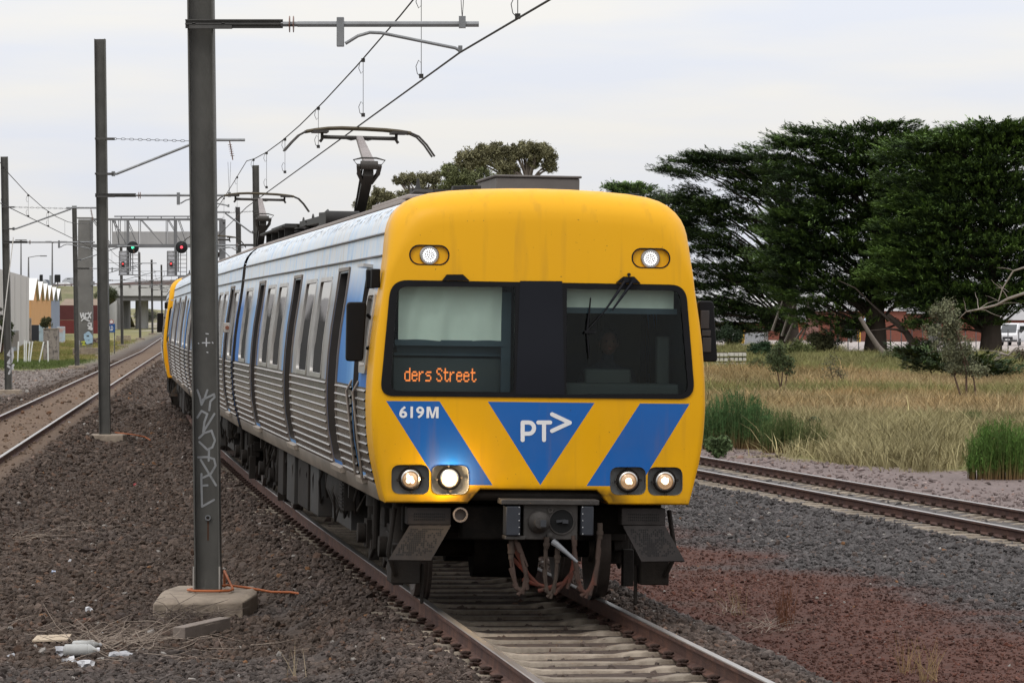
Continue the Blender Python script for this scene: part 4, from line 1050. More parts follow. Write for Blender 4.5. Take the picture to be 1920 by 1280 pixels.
def front_gear(root):
    cy = -.34                                         # plane of the coupler face
    P = lambda px, py, y=cy: FPy(px, py, y)
    e = empty('coupler'); e.parent = root
    cg = M('coupler_grey', (.052, .047, .043), .62, .3, .25, 7, .2, 40); cb = M('coupler_box', (.035, .037, .041), .55, .1, .2, 5)
    mb = MB(); a, b = P(981, 1011), P(1084, 940); mb.box(((a.x + b.x) / 2, cy + .10, (a.z + b.z) / 2), (b.x - a.x, .2, b.z - a.z))
    a2, b2 = P(938, 945), P(1122, 936.5); mb.box(((a2.x + b2.x) / 2, cy + .08, (a2.z + b2.z) / 2), (b2.x - a2.x, .28, b2.z - a2.z))
    a3, b3 = P(946, 1011), P(985, 1004); mb.box(((a3.x + b3.x) / 2, cy + .08, (a3.z + b3.z) / 2), (b3.x - a3.x, .22, b3.z - a3.z))
    mb.box(((a.x + b.x) / 2, .9, (a.z + b.z) / 2), (.22, 1.8, .22)); mb.build('coupler_head', cg, e, bevel=.008)
    c = P(1010, 978); r = 21 / 212
    T = Matrix.Translation((c.x, cy, c.z)) @ Matrix.Rotation(R(90), 4, 'X')
    MB().lathe([(r, -.02), (r, .02), (r * .9, .07), (r * .55, .11), (r * .5, .14), (0, .145)], 24, 0, T).build('cone', cg, e)
    MB().box((c.x + .02, cy - .15, c.z - .005), (.05, .03, .06)).build('latch', cb, e)
    c = P(1053, 977); T = Matrix.Translation((c.x, cy, c.z)) @ Matrix.Rotation(R(90), 4, 'X')
    mb = MB(); mb.lathe([(.0, .004), (.104, .004)], 24, 0, T); mb.build('funnel', M('funnel_black', (.006, .006, .006), .9), e)
    MB().lathe([(.104, .0), (.104, .012), (.114, .012), (.118, .0)], 24, 0, T).build('funnel_rim', cg, e)
    mb = MB(); mb.bar((c.x - .05, cy - .02, c.z + .0), (c.x + .03, cy - .02, c.z + .01), .02, .02); mb.box((c.x + .03, cy - .02, c.z), (.05, .03, .03)); mb.build('funnel_catch', cb, e)
    c = P(1031.5, 956); mb = MB(); mb.lathe([(.025, 0), (.025, .02), (.013, .02), (.012, .005), (0, .005)], 14, 0, Matrix.Translation((c.x, cy, c.z)) @ Matrix.Rotation(R(90), 4, 'X'))
    c = P(1030, 1003); mb.lathe([(.025, 0), (.025, .03), (.012, .035), (0, .035)], 14, 0, Matrix.Translation((c.x, cy, c.z)) @ Matrix.Rotation(R(90), 4, 'X')); mb.build('pipe_port', cg, e)
    for x0, x1, rx in ((947, 975, 972), (1088, 1112, 1091)):
        a, b = P(x0, 1003), P(x1, 948); s = MB().box(((a.x + b.x) / 2, cy + .06, (a.z + b.z) / 2), (abs(b.x - a.x), .22, b.z - a.z)).build('contact_cover', M('contact_cover', (.028, .031, .038), .5, .1, .2, 5), e, bevel=.01)
        mb = MB()
        for i in range(5):
            q = P(rx, 950 + 12.5 * i); v, f = sphere((q.x, cy - .052, q.z), .006, 6, 4); mb.add(v, f)
        mb.build('rivet', M('rivet_bright', (.5, .5, .5), .4, .6), s)
    a, b = P(1038, 1016, cy - .05), P(1082, 1053, cy - .12)
    MB().tube([(a.x, cy - .03, a.z), (lerp(a.x, b.x, .15), cy - .06, lerp(a.z, b.z, .12)), (b.x, cy - .14, b.z)], [.030, .026, .012], 10).build('uncoupling_lever', M('lever_grey', (.16, .165, .175), .5, .3), e)
    # hoses
    red, dull = M('hose_red', (.16, .028, .015), .7, 0, .3, 5), M('hose_dusty', (.050, .038, .031), .85, 0, .3, 6, spec=.1)
    hm2 = M('hose_red_dusty', (.13, .030, .018), .8, 0, .3, 5, col2=(.055, .038, .030), cov=.5, cs=3)
    hm = M('hose_fade', (.058, .040, .033), .85, 0, .3, 6, col2=(.15, .035, .020), cov=.32, cs=2, spec=.1)
    c1 = lambda pts, y: [P(920 + x / 5.053, 910 + q / 5.053, y) for x, q in pts]
    def sm(pts, n=8):
        out = []
        for i in range(len(pts) - 1):
            p0, p1, p2, p3 = pts[max(i - 1, 0)], pts[i], pts[i + 1], pts[min(i + 2, len(pts) - 1)]
            for k in range(n):
                t_ = k / n; out.append(.5 * (2 * p1 + (p2 - p0) * t_ + (2 * p0 - 5 * p1 + 4 * p2 - p3) * t_ * t_ + (3 * p1 - 3 * p2 + p0 - p3) * t_ ** 3))
        return out + [pts[-1]]
    for pts, y, m_, r_ in (([(190, 600), (200, 740), (222, 860), (248, 965), (285, 1003), (318, 965), (333, 870), (330, 790), (300, 690), (265, 560), (225, 500)], cy + .05, hm, .019),
                           ([(230, 510), (260, 650), (330, 800), (430, 920), (560, 970), (690, 920), (770, 820), (800, 680), (800, 510)], cy + .14, hm2, .018),
                           ([(530, 560), (520, 760), (520, 900), (532, 985), (560, 1030), (592, 990), (612, 900), (625, 800), (632, 690)], cy - .02, dull, .016),
                           ([(800, 510), (805, 760), (832, 900), (858, 980), (895, 1016), (935, 985), (972, 900), (1000, 790), (1025, 640), (1030, 480)], cy + .0, hm, .019)):
        MB().tube(sm(c1(pts, y)), r_, 10).build('hose', m_, root, smooth=60)
    for x, q, y, L_ in ((195, 610, cy + .05, .16), (632, 660, cy - .02, .13), (1035, 430, cy, .14), (530, 540, cy - .02, .10)):
        c = c1([(x, q)], y)[0]; mb = MB(); mb.cyl((c.x, y, c.z - L_ / 2), (c.x, y, c.z + L_ / 2), .024, 12); mb.cyl((c.x, y, c.z - .03), (c.x, y, c.z + .0), .031, 12); mb.build('hose_coupling', dull, root)
    # dark frame behind, step guards, tail lamp socket
    mb = MB(); mb.box((0, .55, .80), (2.3, .5, .25)); mb.box((-.2, .2, .78), (.9, .3, .3)); mb.box((0, 1.2, .95), (2.4, 1.6, .1)); mb.build('headstock', dark_st, root, bevel=.02)
    sg_m = M('step_guard', (.024, .021, .020), .75, 0, .25, 6, .1, 40, col2=(.026, .021, .018), cov=.4, spec=.12); hole = M('perforation', (.006, .006, .006), .9)
    for pts_u, pts_l, n in (([(764, 951), (846, 951), (846, 984), (764, 984)], [(768, 984), (846, 984), (808, 1050), (728, 1049)], 0), ([(1166, 952), (1248, 953), (1248, 985), (1166, 985)], [(1168, 985), (1247, 985), (1284, 1051), (1203, 1052)], 1)):
        y0 = -.12
        q = [FPy(a, b, y0) for a, b in pts_u]; cxm = (q[0].x + q[1].x) / 2
        g = MB(); g.box((cxm, y0 + .12, (q[0].z + q[2].z) / 2), (q[1].x - q[0].x, .24, q[0].z - q[2].z)); so = g.build('step_guard', sg_m, root, bevel=.008)
        l_ = [FPy(pts_l[0][0], pts_l[0][1], y0), FPy(pts_l[1][0], pts_l[1][1], y0), FPy(pts_l[2][0], pts_l[2][1], y0 - .16), FPy(pts_l[3][0], pts_l[3][1], y0 - .16)]
        def bil(u, v): 
            a = l_[0].lerp(l_[1], u); b = l_[3].lerp(l_[2], u); return a.lerp(b, v)
        nrm = (l_[1] - l_[0]).cross(l_[3] - l_[0]).normalized()
        if nrm.y > 0: nrm = -nrm
        g = MB(); vs = [p for p in l_] + [p - nrm * .02 for p in l_]
        g.add(vs, [(0, 3, 2, 1), (4, 5, 6, 7), (0, 1, 5, 4), (1, 2, 6, 5), (2, 3, 7, 6), (3, 0, 4, 7)]); lo = g.build('lower_plate', sg_m, so)
        g = MB(); rr = random.Random(n)
        for i in range(17):
            for j in range(14):
                u, v = .10 + .8 * (i + .5 * (j % 2)) / 17, .12 + .78 * j / 14
                if rr.random() < .42 and not (.35 < u < .5): continue
                p = bil(u, v) + nrm * .002
                a_ = (l_[1] - l_[0]).normalized() * .0075; b_ = a_.cross(nrm).normalized() * .0075
                g.add([p + a_ * math.cos(t_ * 1.0472) + b_ * math.sin(t_ * 1.0472) for t_ in range(6)], [tuple(range(6))])
        g.build('perforation', hole if n == 0 else M('perforation_right', (.006, .006, .006), .9), lo, smooth=0)['kind'] = 'stuff'  # flat dark dots for the holes, the same black on both guards
        g = MB()
        for i in range(16):
            for j in range(3):
                u, v = .16 + .68 * i / 15, .36 + .16 * j
                p = Vector((lerp(q[0].x, q[1].x, u), y0 - .001, lerp(q[0].z, q[2].z, v))); g.box(p, (.008, .003, .014))
        g.build('vent_slot', hole, so, smooth=0)['kind'] = 'stuff'
    c = FPy(864, 965, -.2); T = Matrix.Translation((c.x, -.05, c.z)) @ Matrix.Rotation(R(90), 4, 'X')
    MB().lathe([(.055, -.06), (.055, .10), (.066, .10), (.066, .125), (.052, .125), (.050, .04), (0, .04)], 22, 0, T).build('jumper_socket', M('socket_grey', (.15, .125, .11), .6, .2, .2, 6), root)
    mb = MB(); a = FPy(880, 940, -.05); mb.box((c.x, -.0, c.z + .12), (.14, .05, .04)); mb.build('socket_bracket', dark_st, root)
    for x in (-1.12, 1.12):
        mb = MB()
        mb.cyl((x, .55, .55), (x, .55, .95), .10, 12); mb.box((x, .45, .4), (.26, .4, .35)); mb.tube([(x * 1.1, .2, .9), (x * 1.15, .15, .5), (x * 1.08, .25, .3)], .025, 6)
        mb.box((x * .86, .35, .22), (.03, .04, .36))
        mb.build('sand_box', grime, root, bevel=.015)

def mirrors(root):
    mm = M('mirror_housing', (.006, .006, .007), .5, 0, .1, 4, spec=.15); mg_ = M('mirror_back_plate', (.040, .035, .034), .5, 0, .15, 5)
    for pts, y in (([(650, 566), (687, 566), (680, 677), (648, 677)], .45), ([(1307, 564), (1336, 564), (1344, 678), (1312, 678)], .10)):
        q = [FPy(a, b, y) for a, b in pts]
        g = MB(); lp = round_poly([(p.x, p.z) for p in q[::-1]], .035, 4)
        n = len(lp); g.add([(x, y - .05, z) for x, z in lp] + [(x, y + .05, z) for x, z in lp], [tuple(range(n)), tuple(range(n, 2 * n))[::-1]] + [(i, n + i, n + (i + 1) % n, (i + 1) % n) for i in range(n)])
        o = g.build('side_mirror', mm, root, bevel=.012)
        sgn = -1 if pts[0][0] < 900 else 1
        if sgn > 0:
            for b0, b1 in ((582, 616), (619, 630), (633, 660)):
                a, b = FPy(1313 + (b0 - 582) * .07, b1, y - .055), FPy(1330 + (b0 - 582) * .07, b0, y - .055)
                MB().box(((a.x + b.x) / 2, y - .055, (a.z + b.z) / 2), (b.x - a.x, .012, b.z - a.z)).build('back_plate', mg_, o, bevel=.004)
        g = MB(); zc = (q[0].z + q[2].z) / 2; xe = half(zc)
        for dz in (-.15, .15): g.tube([(sgn * (xe - .04), y + .08, zc + dz * .6), (sgn * (xe + .03), y, zc + dz)], .016, 6)
        g.build('mirror_arm', mm, o)
    # small black lamps above the cab window, left side
    g = MB()
    for s, z in ((.25, 2.93), (.75, 2.93)): g.box((-half(z) - .05, s, z), (.08, .07, .17))
    g.build('side_camera', mm, root, bevel=.01)

CARD = dict(doors=[(3.85, 5.0), (10.4, 11.55), (17.25, 18.4)], wins=[(5.9, 7.4), (8.0, 9.5), (12.7, 14.2), (14.95, 16.45), (19.95, 21.45)])
LEN, PITCH = 22.55, 23.15
def place(root, k): root.matrix_world = car_matrix(33.5 + PITCH * k)

lead = empty('train_car'); tag(lead, 'leading train car with yellow cab front, blue stripes and lit headlights', 'train car', 'cars of the oncoming train')
build_mask(lead); build_windscreen(lead); build_cab_interior(lead); build_marks(lead)
build_body(lead, LEN, CARD['doors'], CARD['wins'], liv_a, .43, (.50, 1.12), (1.42, 1.98))
underframe(lead, LEN); bogie(lead, 3.0); bogie(lead, 19.3)
nopan = [o for o in lead.children]
pantograph(lead, 20.55, .15); roof_gear(lead); front_gear(lead); mirrors(lead)
place(lead, 0)

mid = empty('train_car'); tag(mid, 'windowed middle car coupled behind the leading train car', 'train car', 'cars of the oncoming train')
build_body(mid, LEN, [(2.0, 3.15), (10.7, 11.85), (19.4, 20.55)], [(.2, 1.65), (4.0, 5.5), (6.1, 7.6), (8.2, 9.7), (12.8, 14.3), (14.9, 16.4), (17.0, 18.5), (20.9, 22.35)], liv_b, .0, right=True)
underframe(mid, LEN); bogie(mid, 3.0); bogie(mid, 19.3)
mb = MB(); q = [(x * .8, z) for z, x in SECT[2:]] + [(x * .8, z - .2) for x, z in TOP[1:]]; q = q + [(-x, z) for x, z in q[::-1]]
for k in range(6): mb.add([(x * (1 if k % 2 else .96), -.02 - k * .1, z) for x, z in q], [tuple(range(len(q)))])
mb.loft([[(x * (1 if k % 2 else .96), -.02 - k * .1, z) for x, z in q] for k in range(6)], 0, True)
mb.build('gangway', black_r, mid)
place(mid, 1)

third = empty('train_car'); tag(third, 'third train car, its yellow cab end facing away along the curve', 'train car', 'cars of the oncoming train')
FLP = lambda a, b: (LEN - b, LEN - a)
build_body(third, LEN - .43, CARD['doors'], CARD['wins'], liv_b, 0.0, (.50, 1.12), (1.42, 1.98), FLP)
underframe(third, LEN, True); bogie(third, 3.25); bogie(third, 19.5); pantograph(third, 2.1, .15)
mb = MB(); rg = [(x, z) for z, x in SECT] + TOP[1:] + [(-x, z) for x, z in TOP[:-1][::-1]] + [(-x, z) for z, x in SECT[:-1][::-1]]
mb.loft([[(x * k, LEN + dy, lerp(2.2, z, k)) for x, z in rg] for dy, k in ((-.44, .99), (-.42, 1.0), (-.05, 1.0), (.08, .97), (.14, .9), (.16, .5))], 0, True, True)
mb.build('cab_end', yellow, third, smooth=60)
place(third, 2)

fourth = copy_tree(lead, None, ('car_number', 'windscreen_text', 'coupler', 'hose', 'hose_coupling')); fourth.matrix_world = car_matrix(33.5 + PITCH * 3) @ Matrix.Translation((-.11, 0, 0))
fourth['label'] = 'fourth train car with dark sides, farthest along the curve behind the yellow cab end'

# --- the driver, a dim figure behind the right-hand pane
def driver():
    e = empty('person'); tag(e, 'dark haired driver seated behind the right windscreen of the train', 'person')
    e.matrix_world = CM
    sk = M('skin', (.12, .062, .046), .6, 0, .08, 8); hr = M('dark_hair', (.012, .009, .008), .6, 0, .3, 20); sh = M('dark_uniform', (.018, .020, .026), .8, 0, .2, 8)
    h = FPy(1141, 642, .85); y = .85
    def skin_body(name, verts, edges, rad, mat, root_i=0):
        me = bpy.data.meshes.new(name); me.from_pydata(verts, edges, []); o = bpy.data.objects.new(name, me); COL.objects.link(o)
        o.modifiers.new('skin', 'SKIN'); s = o.modifiers.new('sub', 'SUBSURF'); s.levels = s.render_levels = 1
        for i, v in enumerate(me.skin_vertices[0].data): v.radius = (rad[i], rad[i]); v.use_root = i == root_i
        me.materials.append(mat); o.parent = e; return o
    x, z = h.x, h.z
    V = [(x, y + .12, z - .78), (x, y + .12, z - .50), (x, y + .10, z - .30), (x, y + .06, z - .19), (x, y + .02, z - .05),
         (x - .19, y + .10, z - .29), (x - .27, y - .02, z - .52), (x - .20, y - .26, z - .62), (x - .17, y - .36, z - .62),
         (x + .19, y + .10, z - .29), (x + .27, y - .02, z - .52), (x + .20, y - .26, z - .62), (x + .17, y - .36, z - .62),
         (x - .10, y + .0, z - .80), (x - .11, y - .4, z - .82), (x - .11, y - .42, z - 1.2), (x + .10, y + .0, z - .80), (x + .11, y - .4, z - .82), (x + .11, y - .42, z - 1.2)]
    Ed = [(0, 1), (1, 2), (2, 3), (3, 4), (2, 5), (5, 6), (6, 7), (7, 8), (2, 9), (9, 10), (10, 11), (11, 12), (0, 13), (13, 14), (14, 15), (0, 16), (16, 17), (17, 18)]
    rad = [.15, .15, .14, .06, .06, .075, .055, .045, .04, .075, .055, .045, .04, .09, .07, .055, .09, .07, .055]
    skin_body('clothed_body', V, Ed, rad, sh)
    g = MB(); v, f = sphere((x, y, z), (.078, .098, .115), 18, 14)
    v = [(a, b - (.012 if b < y and abs(a - x) < .02 and -.03 < c - z < .02 else 0), c) for a, b, c in v]; g.add(v, f)
    g.loft([[(x - .006, y - .095, z + .02), (x - .017, y - .092, z - .03), (x + .017, y - .092, z - .03), (x + .006, y - .095, z + .02)], [(x, y - .105, z + .01), (x - .004, y - .122, z - .028), (x + .004, y - .122, z - .028), (x, y - .105, z + .01)]], 0, True, True)
    for s in (-1, 1): v, f = sphere((x + s * .080, y + .01, z - .01), (.014, .022, .034), 8, 6); g.add(v, f)
    hd = g.build('head', sk, e, smooth=80)
    ey = MB()
    for s in (-1, 1): v, f = sphere((x + s * .031, y - .086, z + .012), (.013, .012, .009), 8, 6); ey.add(v, f)
    ey.build('eye', hr, hd)
    m_ = MB(); v, f = sphere((x, y - .088, z - .055), (.024, .012, .007), 8, 6); m_.add(v, f); m_.build('mouth', M('lips', (.25, .08, .07), .6), hd)
    g = MB(); v, f = sphere((x, y + .018, z + .022), (.090, .108, .118), 18, 14)
    v = [(a, max(b, y - .02 - .06 * max(0, (c - z - .04) / .08)), c) for a, b, c in v]; g.add(v, f); g.build('hair', hr, hd, smooth=80)
    for s in (-1, 1):
        g = MB(); bx, by, bz = x + s * .165, y - .40, z - .62; v, f = sphere((bx, by, bz), (.042, .05, .022), 10, 8); g.add(v, f)
        for i in range(4):
            fx = bx + (i - 1.5) * .019; ln = (.07, .08, .076, .06)[i]
            g.tube([(fx, by - .03, bz), (fx, by - .03 - ln * .6, bz - .004), (fx, by - .03 - ln, bz - .03)], [.009, .0085, .007], 6)
        g.tube([(bx - s * .03, by, bz), (bx - s * .055, by - .03, bz - .005), (bx - s * .05, by - .06, bz - .02)], [.011, .010, .008], 6)
        g.build('hand', sk, e, smooth=70)
driver()
# ------------------------------------------------------------------ overhead line: poles, arms, wires
pole_m = M('pole_weathered', (.088, .085, .077), .65, .15, .3, 3, .1, 30, col2=(.17, .165, .155), cov=.30, sharp=.10, cs=3.2, stretch=(1, 1, .6))
pole_far = M('pole_weathered_far', (.075, .072, .068), .7, .2, .2, 2)
galv = M('galvanised', (.20, .205, .21), .5, .5, .2, 5, col2=(.14, .14, .14), cov=.4)
galv_d = M('galvanised_dark', (.075, .072, .068), .6, .4, .25, 6)
conc = M('footing_concrete', (.27, .22, .17), .9, 0, .22, 5, .4, 40, col2=(.17, .135, .105), cov=.45, cs=3)
wire_m = M('wire_dark', (.040, .038, .036), .6, .4, .1, 2)
tag_m = M('graffiti_silver', (.27, .275, .28), .6, 0, .25, 14)
tag_w = M('graffiti_white', (.55, .55, .56), .7, 0, .1, 10)
insu = M('insulator_brown', (.16, .085, .06), .35, 0, .15, 8)
orange = M('cable_orange', (.36, .105, .035), .55, 0, .15, 5)

def h_column(e, h, w, lean, mat, z0=0.0):
    """rolled H section, the web facing the line of the tracks"""
    mb = MB(); d = w * .5; t = .015
    mb.box((0, 0, z0 + (h - z0) / 2), (w - 2 * t, t, h - z0))
    for s in (-1, 1): mb.box((s * (w / 2 - t / 2), 0, z0 + (h - z0) / 2), (t, d * 2, h - z0))
    o = mb.build('column', mat, e, smooth=0); o.rotation_euler = (0, lean, 0)
    return o
def arm(e, s, xw, zc, zm, ztop, detail=True, upper=True, zr=None):
    """registration tube at zc+.29, messenger bracket at ztop; s=+1 reaches to the right"""
    X = lambda x: s * x
    zt = zc + .29
    mb = MB()
    mb.box((X(.28), -.17, zt), (1.00, .06, .012)); mb.box((X(.28), -.165, zt + .042), (1.00, .05, .012)); mb.box((X(.28), -.155, zt), (1.00, .012, .085)); mb.box((X(.04), -.165, zt - .03), (.44, .07, .035))
    if detail:
        for x in (-.13, .17): mb.cyl((X(x), -.20, zt), (X(x), -.15, zt), .018, 8)
    mb.build('bracket_channel', galv_d, e)
    mb = MB(); mb.cyl((X(.76), -.16, zt), (X(.95), -.16, zt), .026, 8); mb.cyl((X(.93), -.16, zt), (X(xw + .19), -.16, zt), .030, 10); mb.box((X(xw + .02), -.16, zt + .02), (.07, .09, .12))
    mb.build('registration_tube', galv, e)
    mb = MB()
    for x in (.845, .885): mb.cyl((X(x), -.16, zt), (X(x + .008), -.16, zt), .085, 16)
    mb.build('insulator', insu, e)
    mb = MB(); px = xw - 1.23; mb.box((X(px), -.16, zt - .08), (.075, .085, .30)); mb.build('drop_plate', galv, e, bevel=.006)
    mb = MB(); mb.tube([(X(px + .05), -.16, zt - .20), (X(px + .18), -.16, zt - .12), (X(px + .30), -.16, zt - .085), (X(px + .42), -.16, zt - .090), (X(xw - .05), -.16, zt - .245), (X(xw), -.16, zt - .275)], .017, 8)
    mb.cyl((X(xw), -.16, zt - .29), (X(xw), -.16, zt - .22), .022, 8); mb.build('steady_arm', galv, e)
    if detail:
        mb = MB()
        for k in (-1, 1): mb.tube([(X(xw + .02), -.16, zt + .06), (X(xw + .02 + k * .01), -.16, zt + .2), (X(xw + .02 + k * .035), -.16, zm - .02)], .004, 5)
        mb.build('hanger_wire', wire_m, e)
    if not upper: return
    zs = ztop - .86; xt = xw - .75
    mb = MB(); mb.tube([(X(.16), -.1, zs), (X(.30), -.1, zs), (X(xt), -.1, ztop - .07)], .032, 8); mb.tube([(X(xt - .2), -.1, ztop - .03), (X(xw + .4), -.1, ztop - .03)], .036, 8); mb.box((X(.22), -.1, zs), (.08, .09, .12))
    mb.build('bracket_strut', galv, e)
    mb = MB()
    for z in (ztop, zs):
        mb.box((X(0), -.15, z), (.46, .02, .05)); mb.box((X(0), .15, z), (.46, .02, .05))
        for k in (-1, 1): mb.cyl((X(k * .2), -.2, z), (X(k * .2), .2, z), .014, 6)
    mb.build('clamp', galv_d, e)
    mb = MB(); n = 19 if detail else 1
    if detail:
        for i in range(n):
            a = Vector((X(lerp(.2, xt - .12, i / n)), -.1, ztop - .06 * i / n)); b = Vector((X(lerp(.2, xt - .12, (i + 1) / n)), -.1, ztop - .06 * (i + 1) / n)); d = (b - a); c = (a + b) / 2
            v = Vector((0, 0, .022)) if i % 2 == 0 else Vector((0, .022, 0))
            mb.tube([a - d * .1, a + d * .2 + v, b - d * .2 + v, b + d * .1, b - d * .2 - v, a + d * .2 - v], .007, 5, closed=True)
    else: mb.tube([(X(.2), -.1, ztop), (X(xt), -.1, ztop - .05)], .016, 5)
    mb.build('chain_tie', galv_d, e)
    mb = MB(); mb.tube([(X(xw + .02), -.1, ztop - .05), (X(xw + .06), -.1, lerp(ztop, zm, .5)), (X(xw + .1), -.1, zm + .03)], .014, 6)
    if detail:
        for k in range(6): c = Vector((X(xw + .02), -.1, ztop - .1)).lerp(Vector((X(xw + .1), -.1, zm + .08)), (k + 1) / 7); mb.cyl(c - Vector((0, 0, .006)), c + Vector((0, 0, .006)), .05, 10)
    mb.build('hanger_insulator', insu if detail else galv_d, e)

def pole(x, z, h, s, xw, label, zc=5.32, zm=6.45, ztop=7.0, w=.264, lean=-.0125, detail=True, upper=True, footing=True, zg=None, arms=True):
    g = gh(x, z) if zg is None else zg
    e = empty('overhead_line_pole', (x, z, 0)); tag(e, label, 'line pole', 'overhead line poles')
    h_column(e, h, w, lean, pole_m if detail else pole_far, g - .1)
    if footing:
        mb = MB(); mb.box((0, 0, g + .02), (1.05, 1.0, .36), 0, None, (.98, .92)); o = mb.build('footing', conc, e, bevel=.03)
    if arms:
        dz = float(rise(z)); arm(e, s, xw, zc + dz, zm + dz, ztop + dz, detail, upper)
    return e

# near pole beside the train
G1 = -.42
p1 = empty('overhead_line_pole', (-3.13, 39.0, 0)); tag(p1, 'tall dark steel pole nearest the train, silver graffiti and an orange cable at its foot', 'line pole', 'overhead line poles')
h_column(p1, 9.4, .264, -.0125, pole_m, -.3)
arm(p1, 1, 2.60, 5.32, 6.45, 7.0)
mb = MB()
top = [(-.46, -1.20), (.38, -1.05), (.47, -.35), (.44, .35), (-.38, .42), (-.47, -.3)]
bot = [(-.48, -1.26), (.41, -1.1), (.50, -.35), (.46, .4), (-.40, .46), (-.50, -.3)]
mb.loft([[(x, y + .35, G1 - .15) for x, y in bot], [(x, y + .35, -.245 - (.03 if y < -1 else 0)) for x, y in bot], [(x * .95, (y + .35) * .95, -.205 - (.03 if y < -1 else 0)) for x, y in top]], 0, True, True)
mb.build('footing', conc, p1, bevel=.012)
def px_strokes(pts, z, w, name, mat, parent, y=-.012):
    """graffiti strokes given by photo pixels, laid on a face at depth z, as a thin skin of paint"""
    segs = []
    for line in pts:
        q = [((a - CX) * z / F - parent.location.x, CH + (HZ - b) * z / F) for a, b in line]
        segs += list(zip(q[:-1], q[1:]))
    mb = MB(); stroke_mesh(mb, capsules(segs, w), lambda u, v, d: (u, y, v), 0)
    return mb.build(name, mat, parent, smooth=0)
g = lambda pts: [(345 + x / 3.2, 560 + y / 3.2) for x, y in pts]
px_strokes([g([(80, 548), (95, 590), (105, 635), (122, 600), (140, 548)]), g([(112, 605), (180, 572), (184, 590), (158, 615), (152, 668)]), g([(80, 712), (105, 672), (140, 690), (122, 740), (115, 800), (182, 690)]),
            g([(90, 835), (120, 805), (165, 790), (186, 850), (170, 890), (140, 905), (92, 858)]), g([(150, 905), (148, 970)]), g([(85, 950), (140, 948), (180, 960), (190, 1000), (160, 1050), (108, 1075)]), g([(100, 965), (192, 1118)]),
            g([(105, 1050), (104, 1075), (108, 1246), (180, 1205)]), g([(108, 1120), (140, 1118)])], 38.985, .011, 'graffiti', tag_m, p1)
px_strokes([g([(110, 264), (155, 264)]), g([(134, 236), (134, 284)]), g([(132, 209), (145, 211)]), g([(138, 320), (143, 322)]), g([(170, 262), (174, 266)]), g([(86, 266), (88, 268)])], 38.985, .006, 'survey_mark', tag_w, p1)
mb = MB(); c = at(390, 970, 38.98); mb.lathe([(.030, 0), (.030, .02), (.018, .02), (.016, 0)], 14, 0, Matrix.Translation((c.x + 3.13, -.02, c.z)) @ Matrix.Rotation(R(90), 4, 'X')); mb.build('bolt_hole', galv, p1)
px_strokes([[(390, 972), (390, 1012)]], 38.985, .007, 'rust_streak', M('rust_streak', (.075, .030, .012), .8), p1)
mb = MB()
for x in (352, 400.5):
    a, b = at(x + 13, 1060, 39), at(x + 13, 1102, 39); mb.box((a.x + 3.13, -.145, (a.z + b.z) / 2), (.016, .012, a.z - b.z))
mb.build('pole_edge_scrape', M('bare_steel_edge', (.35, .33, .30), .5, .5), p1)
mb = MB(); a = at(424, 614, 38.9); mb.box((a.x + 3.13, -.05, a.z), (.065, .05, .10)); sb = mb.build('sensor_box', M('sensor_plate', (.42, .38, .34), .6), p1, bevel=.006)
MB().lathe([(.020, 0), (.020, .012), (0, .012)], 14, 0, Matrix.Translation((a.x + 3.14, -.075, a.z)) @ Matrix.Rotation(R(90), 4, 'X')).build('sensor_eye', M('sensor_eye', (.20, .07, .04), .4), sb)
# orange cable round its foot
cz = -.19
cab = [(-3.0, 39.5, -.2), (-2.98, 39.25, -.02), (-2.93, 39.12, -.10), (-2.87, 38.95, cz), (-2.90, 38.78, cz), (-3.05, 38.72, cz), (-3.25, 38.76, cz), (-3.33, 38.9, cz), (-3.28, 39.08, cz), (-3.12, 39.2, cz), (-2.95, 39.3, cz + .02), (-2.75, 39.35, -.20), (-2.5, 39.3, -.24), (-2.3, 39.25, -.24), (-2.15, 39.2, -.26)]
tag(MB().tube(cab, .013, 8).build('cable', orange, None, smooth=60), 'orange cable looped around the foot of the nearest pole', 'cable')
tag(MB().tube([(-9.75, 93.0, -.20), (-9.6, 92.8, -.21), (-9.3, 92.7, -.24), (-9.0, 92.8, -.30), (-8.85, 92.7, -.38)], .014, 6).build('cable', orange, None), 'short orange cable on the footing of the second pole', 'cable')

p2 = pole(-10.0, 93.0, 9.45, 1, 3.05, 'dark steel pole with chain-tied bracket, second from the train, on a pale concrete footing', lean=-.0125)
px = [(-19.95, 150, 9.0, 'steel pole at the left edge with a white zigzag tag low on it'), (-26.3, 229, 9.4, 'steel pole beside the left rails, standing before the broad concrete gantry column'),
      (-32.5, 300, 9.5, 'steel pole behind the blue sign board beside the left rails'), (-38.6, 375, 9.6, 'steel pole below the green signal'),
      (-43.2, 440, 9.7, 'steel pole between the two signals, graffiti near its foot'), (-48.6, 512, 9.7, 'thin far steel pole just left of the train under the overbridge'), (-54.5, 590, 9.8, 'farthest small steel pole against the overbridge deck')]
POLES_L = []
for i, (x, z, h, lb) in enumerate(px):
    dz = float(rise(z)); POLES_L.append(pole(x, z, h + dz, 1, float(x_left(z)) - x, lb, lean=-.018 if i < 2 else -.012, detail=i < 2))
px_strokes([[(22, 654), (15, 665), (23, 668), (15, 680), (19, 681)], [(23, 654), (24, 668), (21, 679)], [(15, 686), (24, 691)], [(25, 684), (17, 700)]], 149.98, .045, 'graffiti', tag_w, POLES_L[0], -.02)
px_strokes([[(139, 659), (143, 670)], [(143, 659), (139, 670)]], 228.98, .03, 'graffiti', M('graffiti_faint', (.12, .10, .085), .8), POLES_L[1], -.02)
pr = [(-10.45, 156, 8.9, 'dark steel pole rising behind the train just left of the pantograph'), (-16.9, 235, 9.5, 'steel pole right of the train, second behind it'), (-21.2, 296, 10.0, 'far steel pole right of the train, third behind it')]
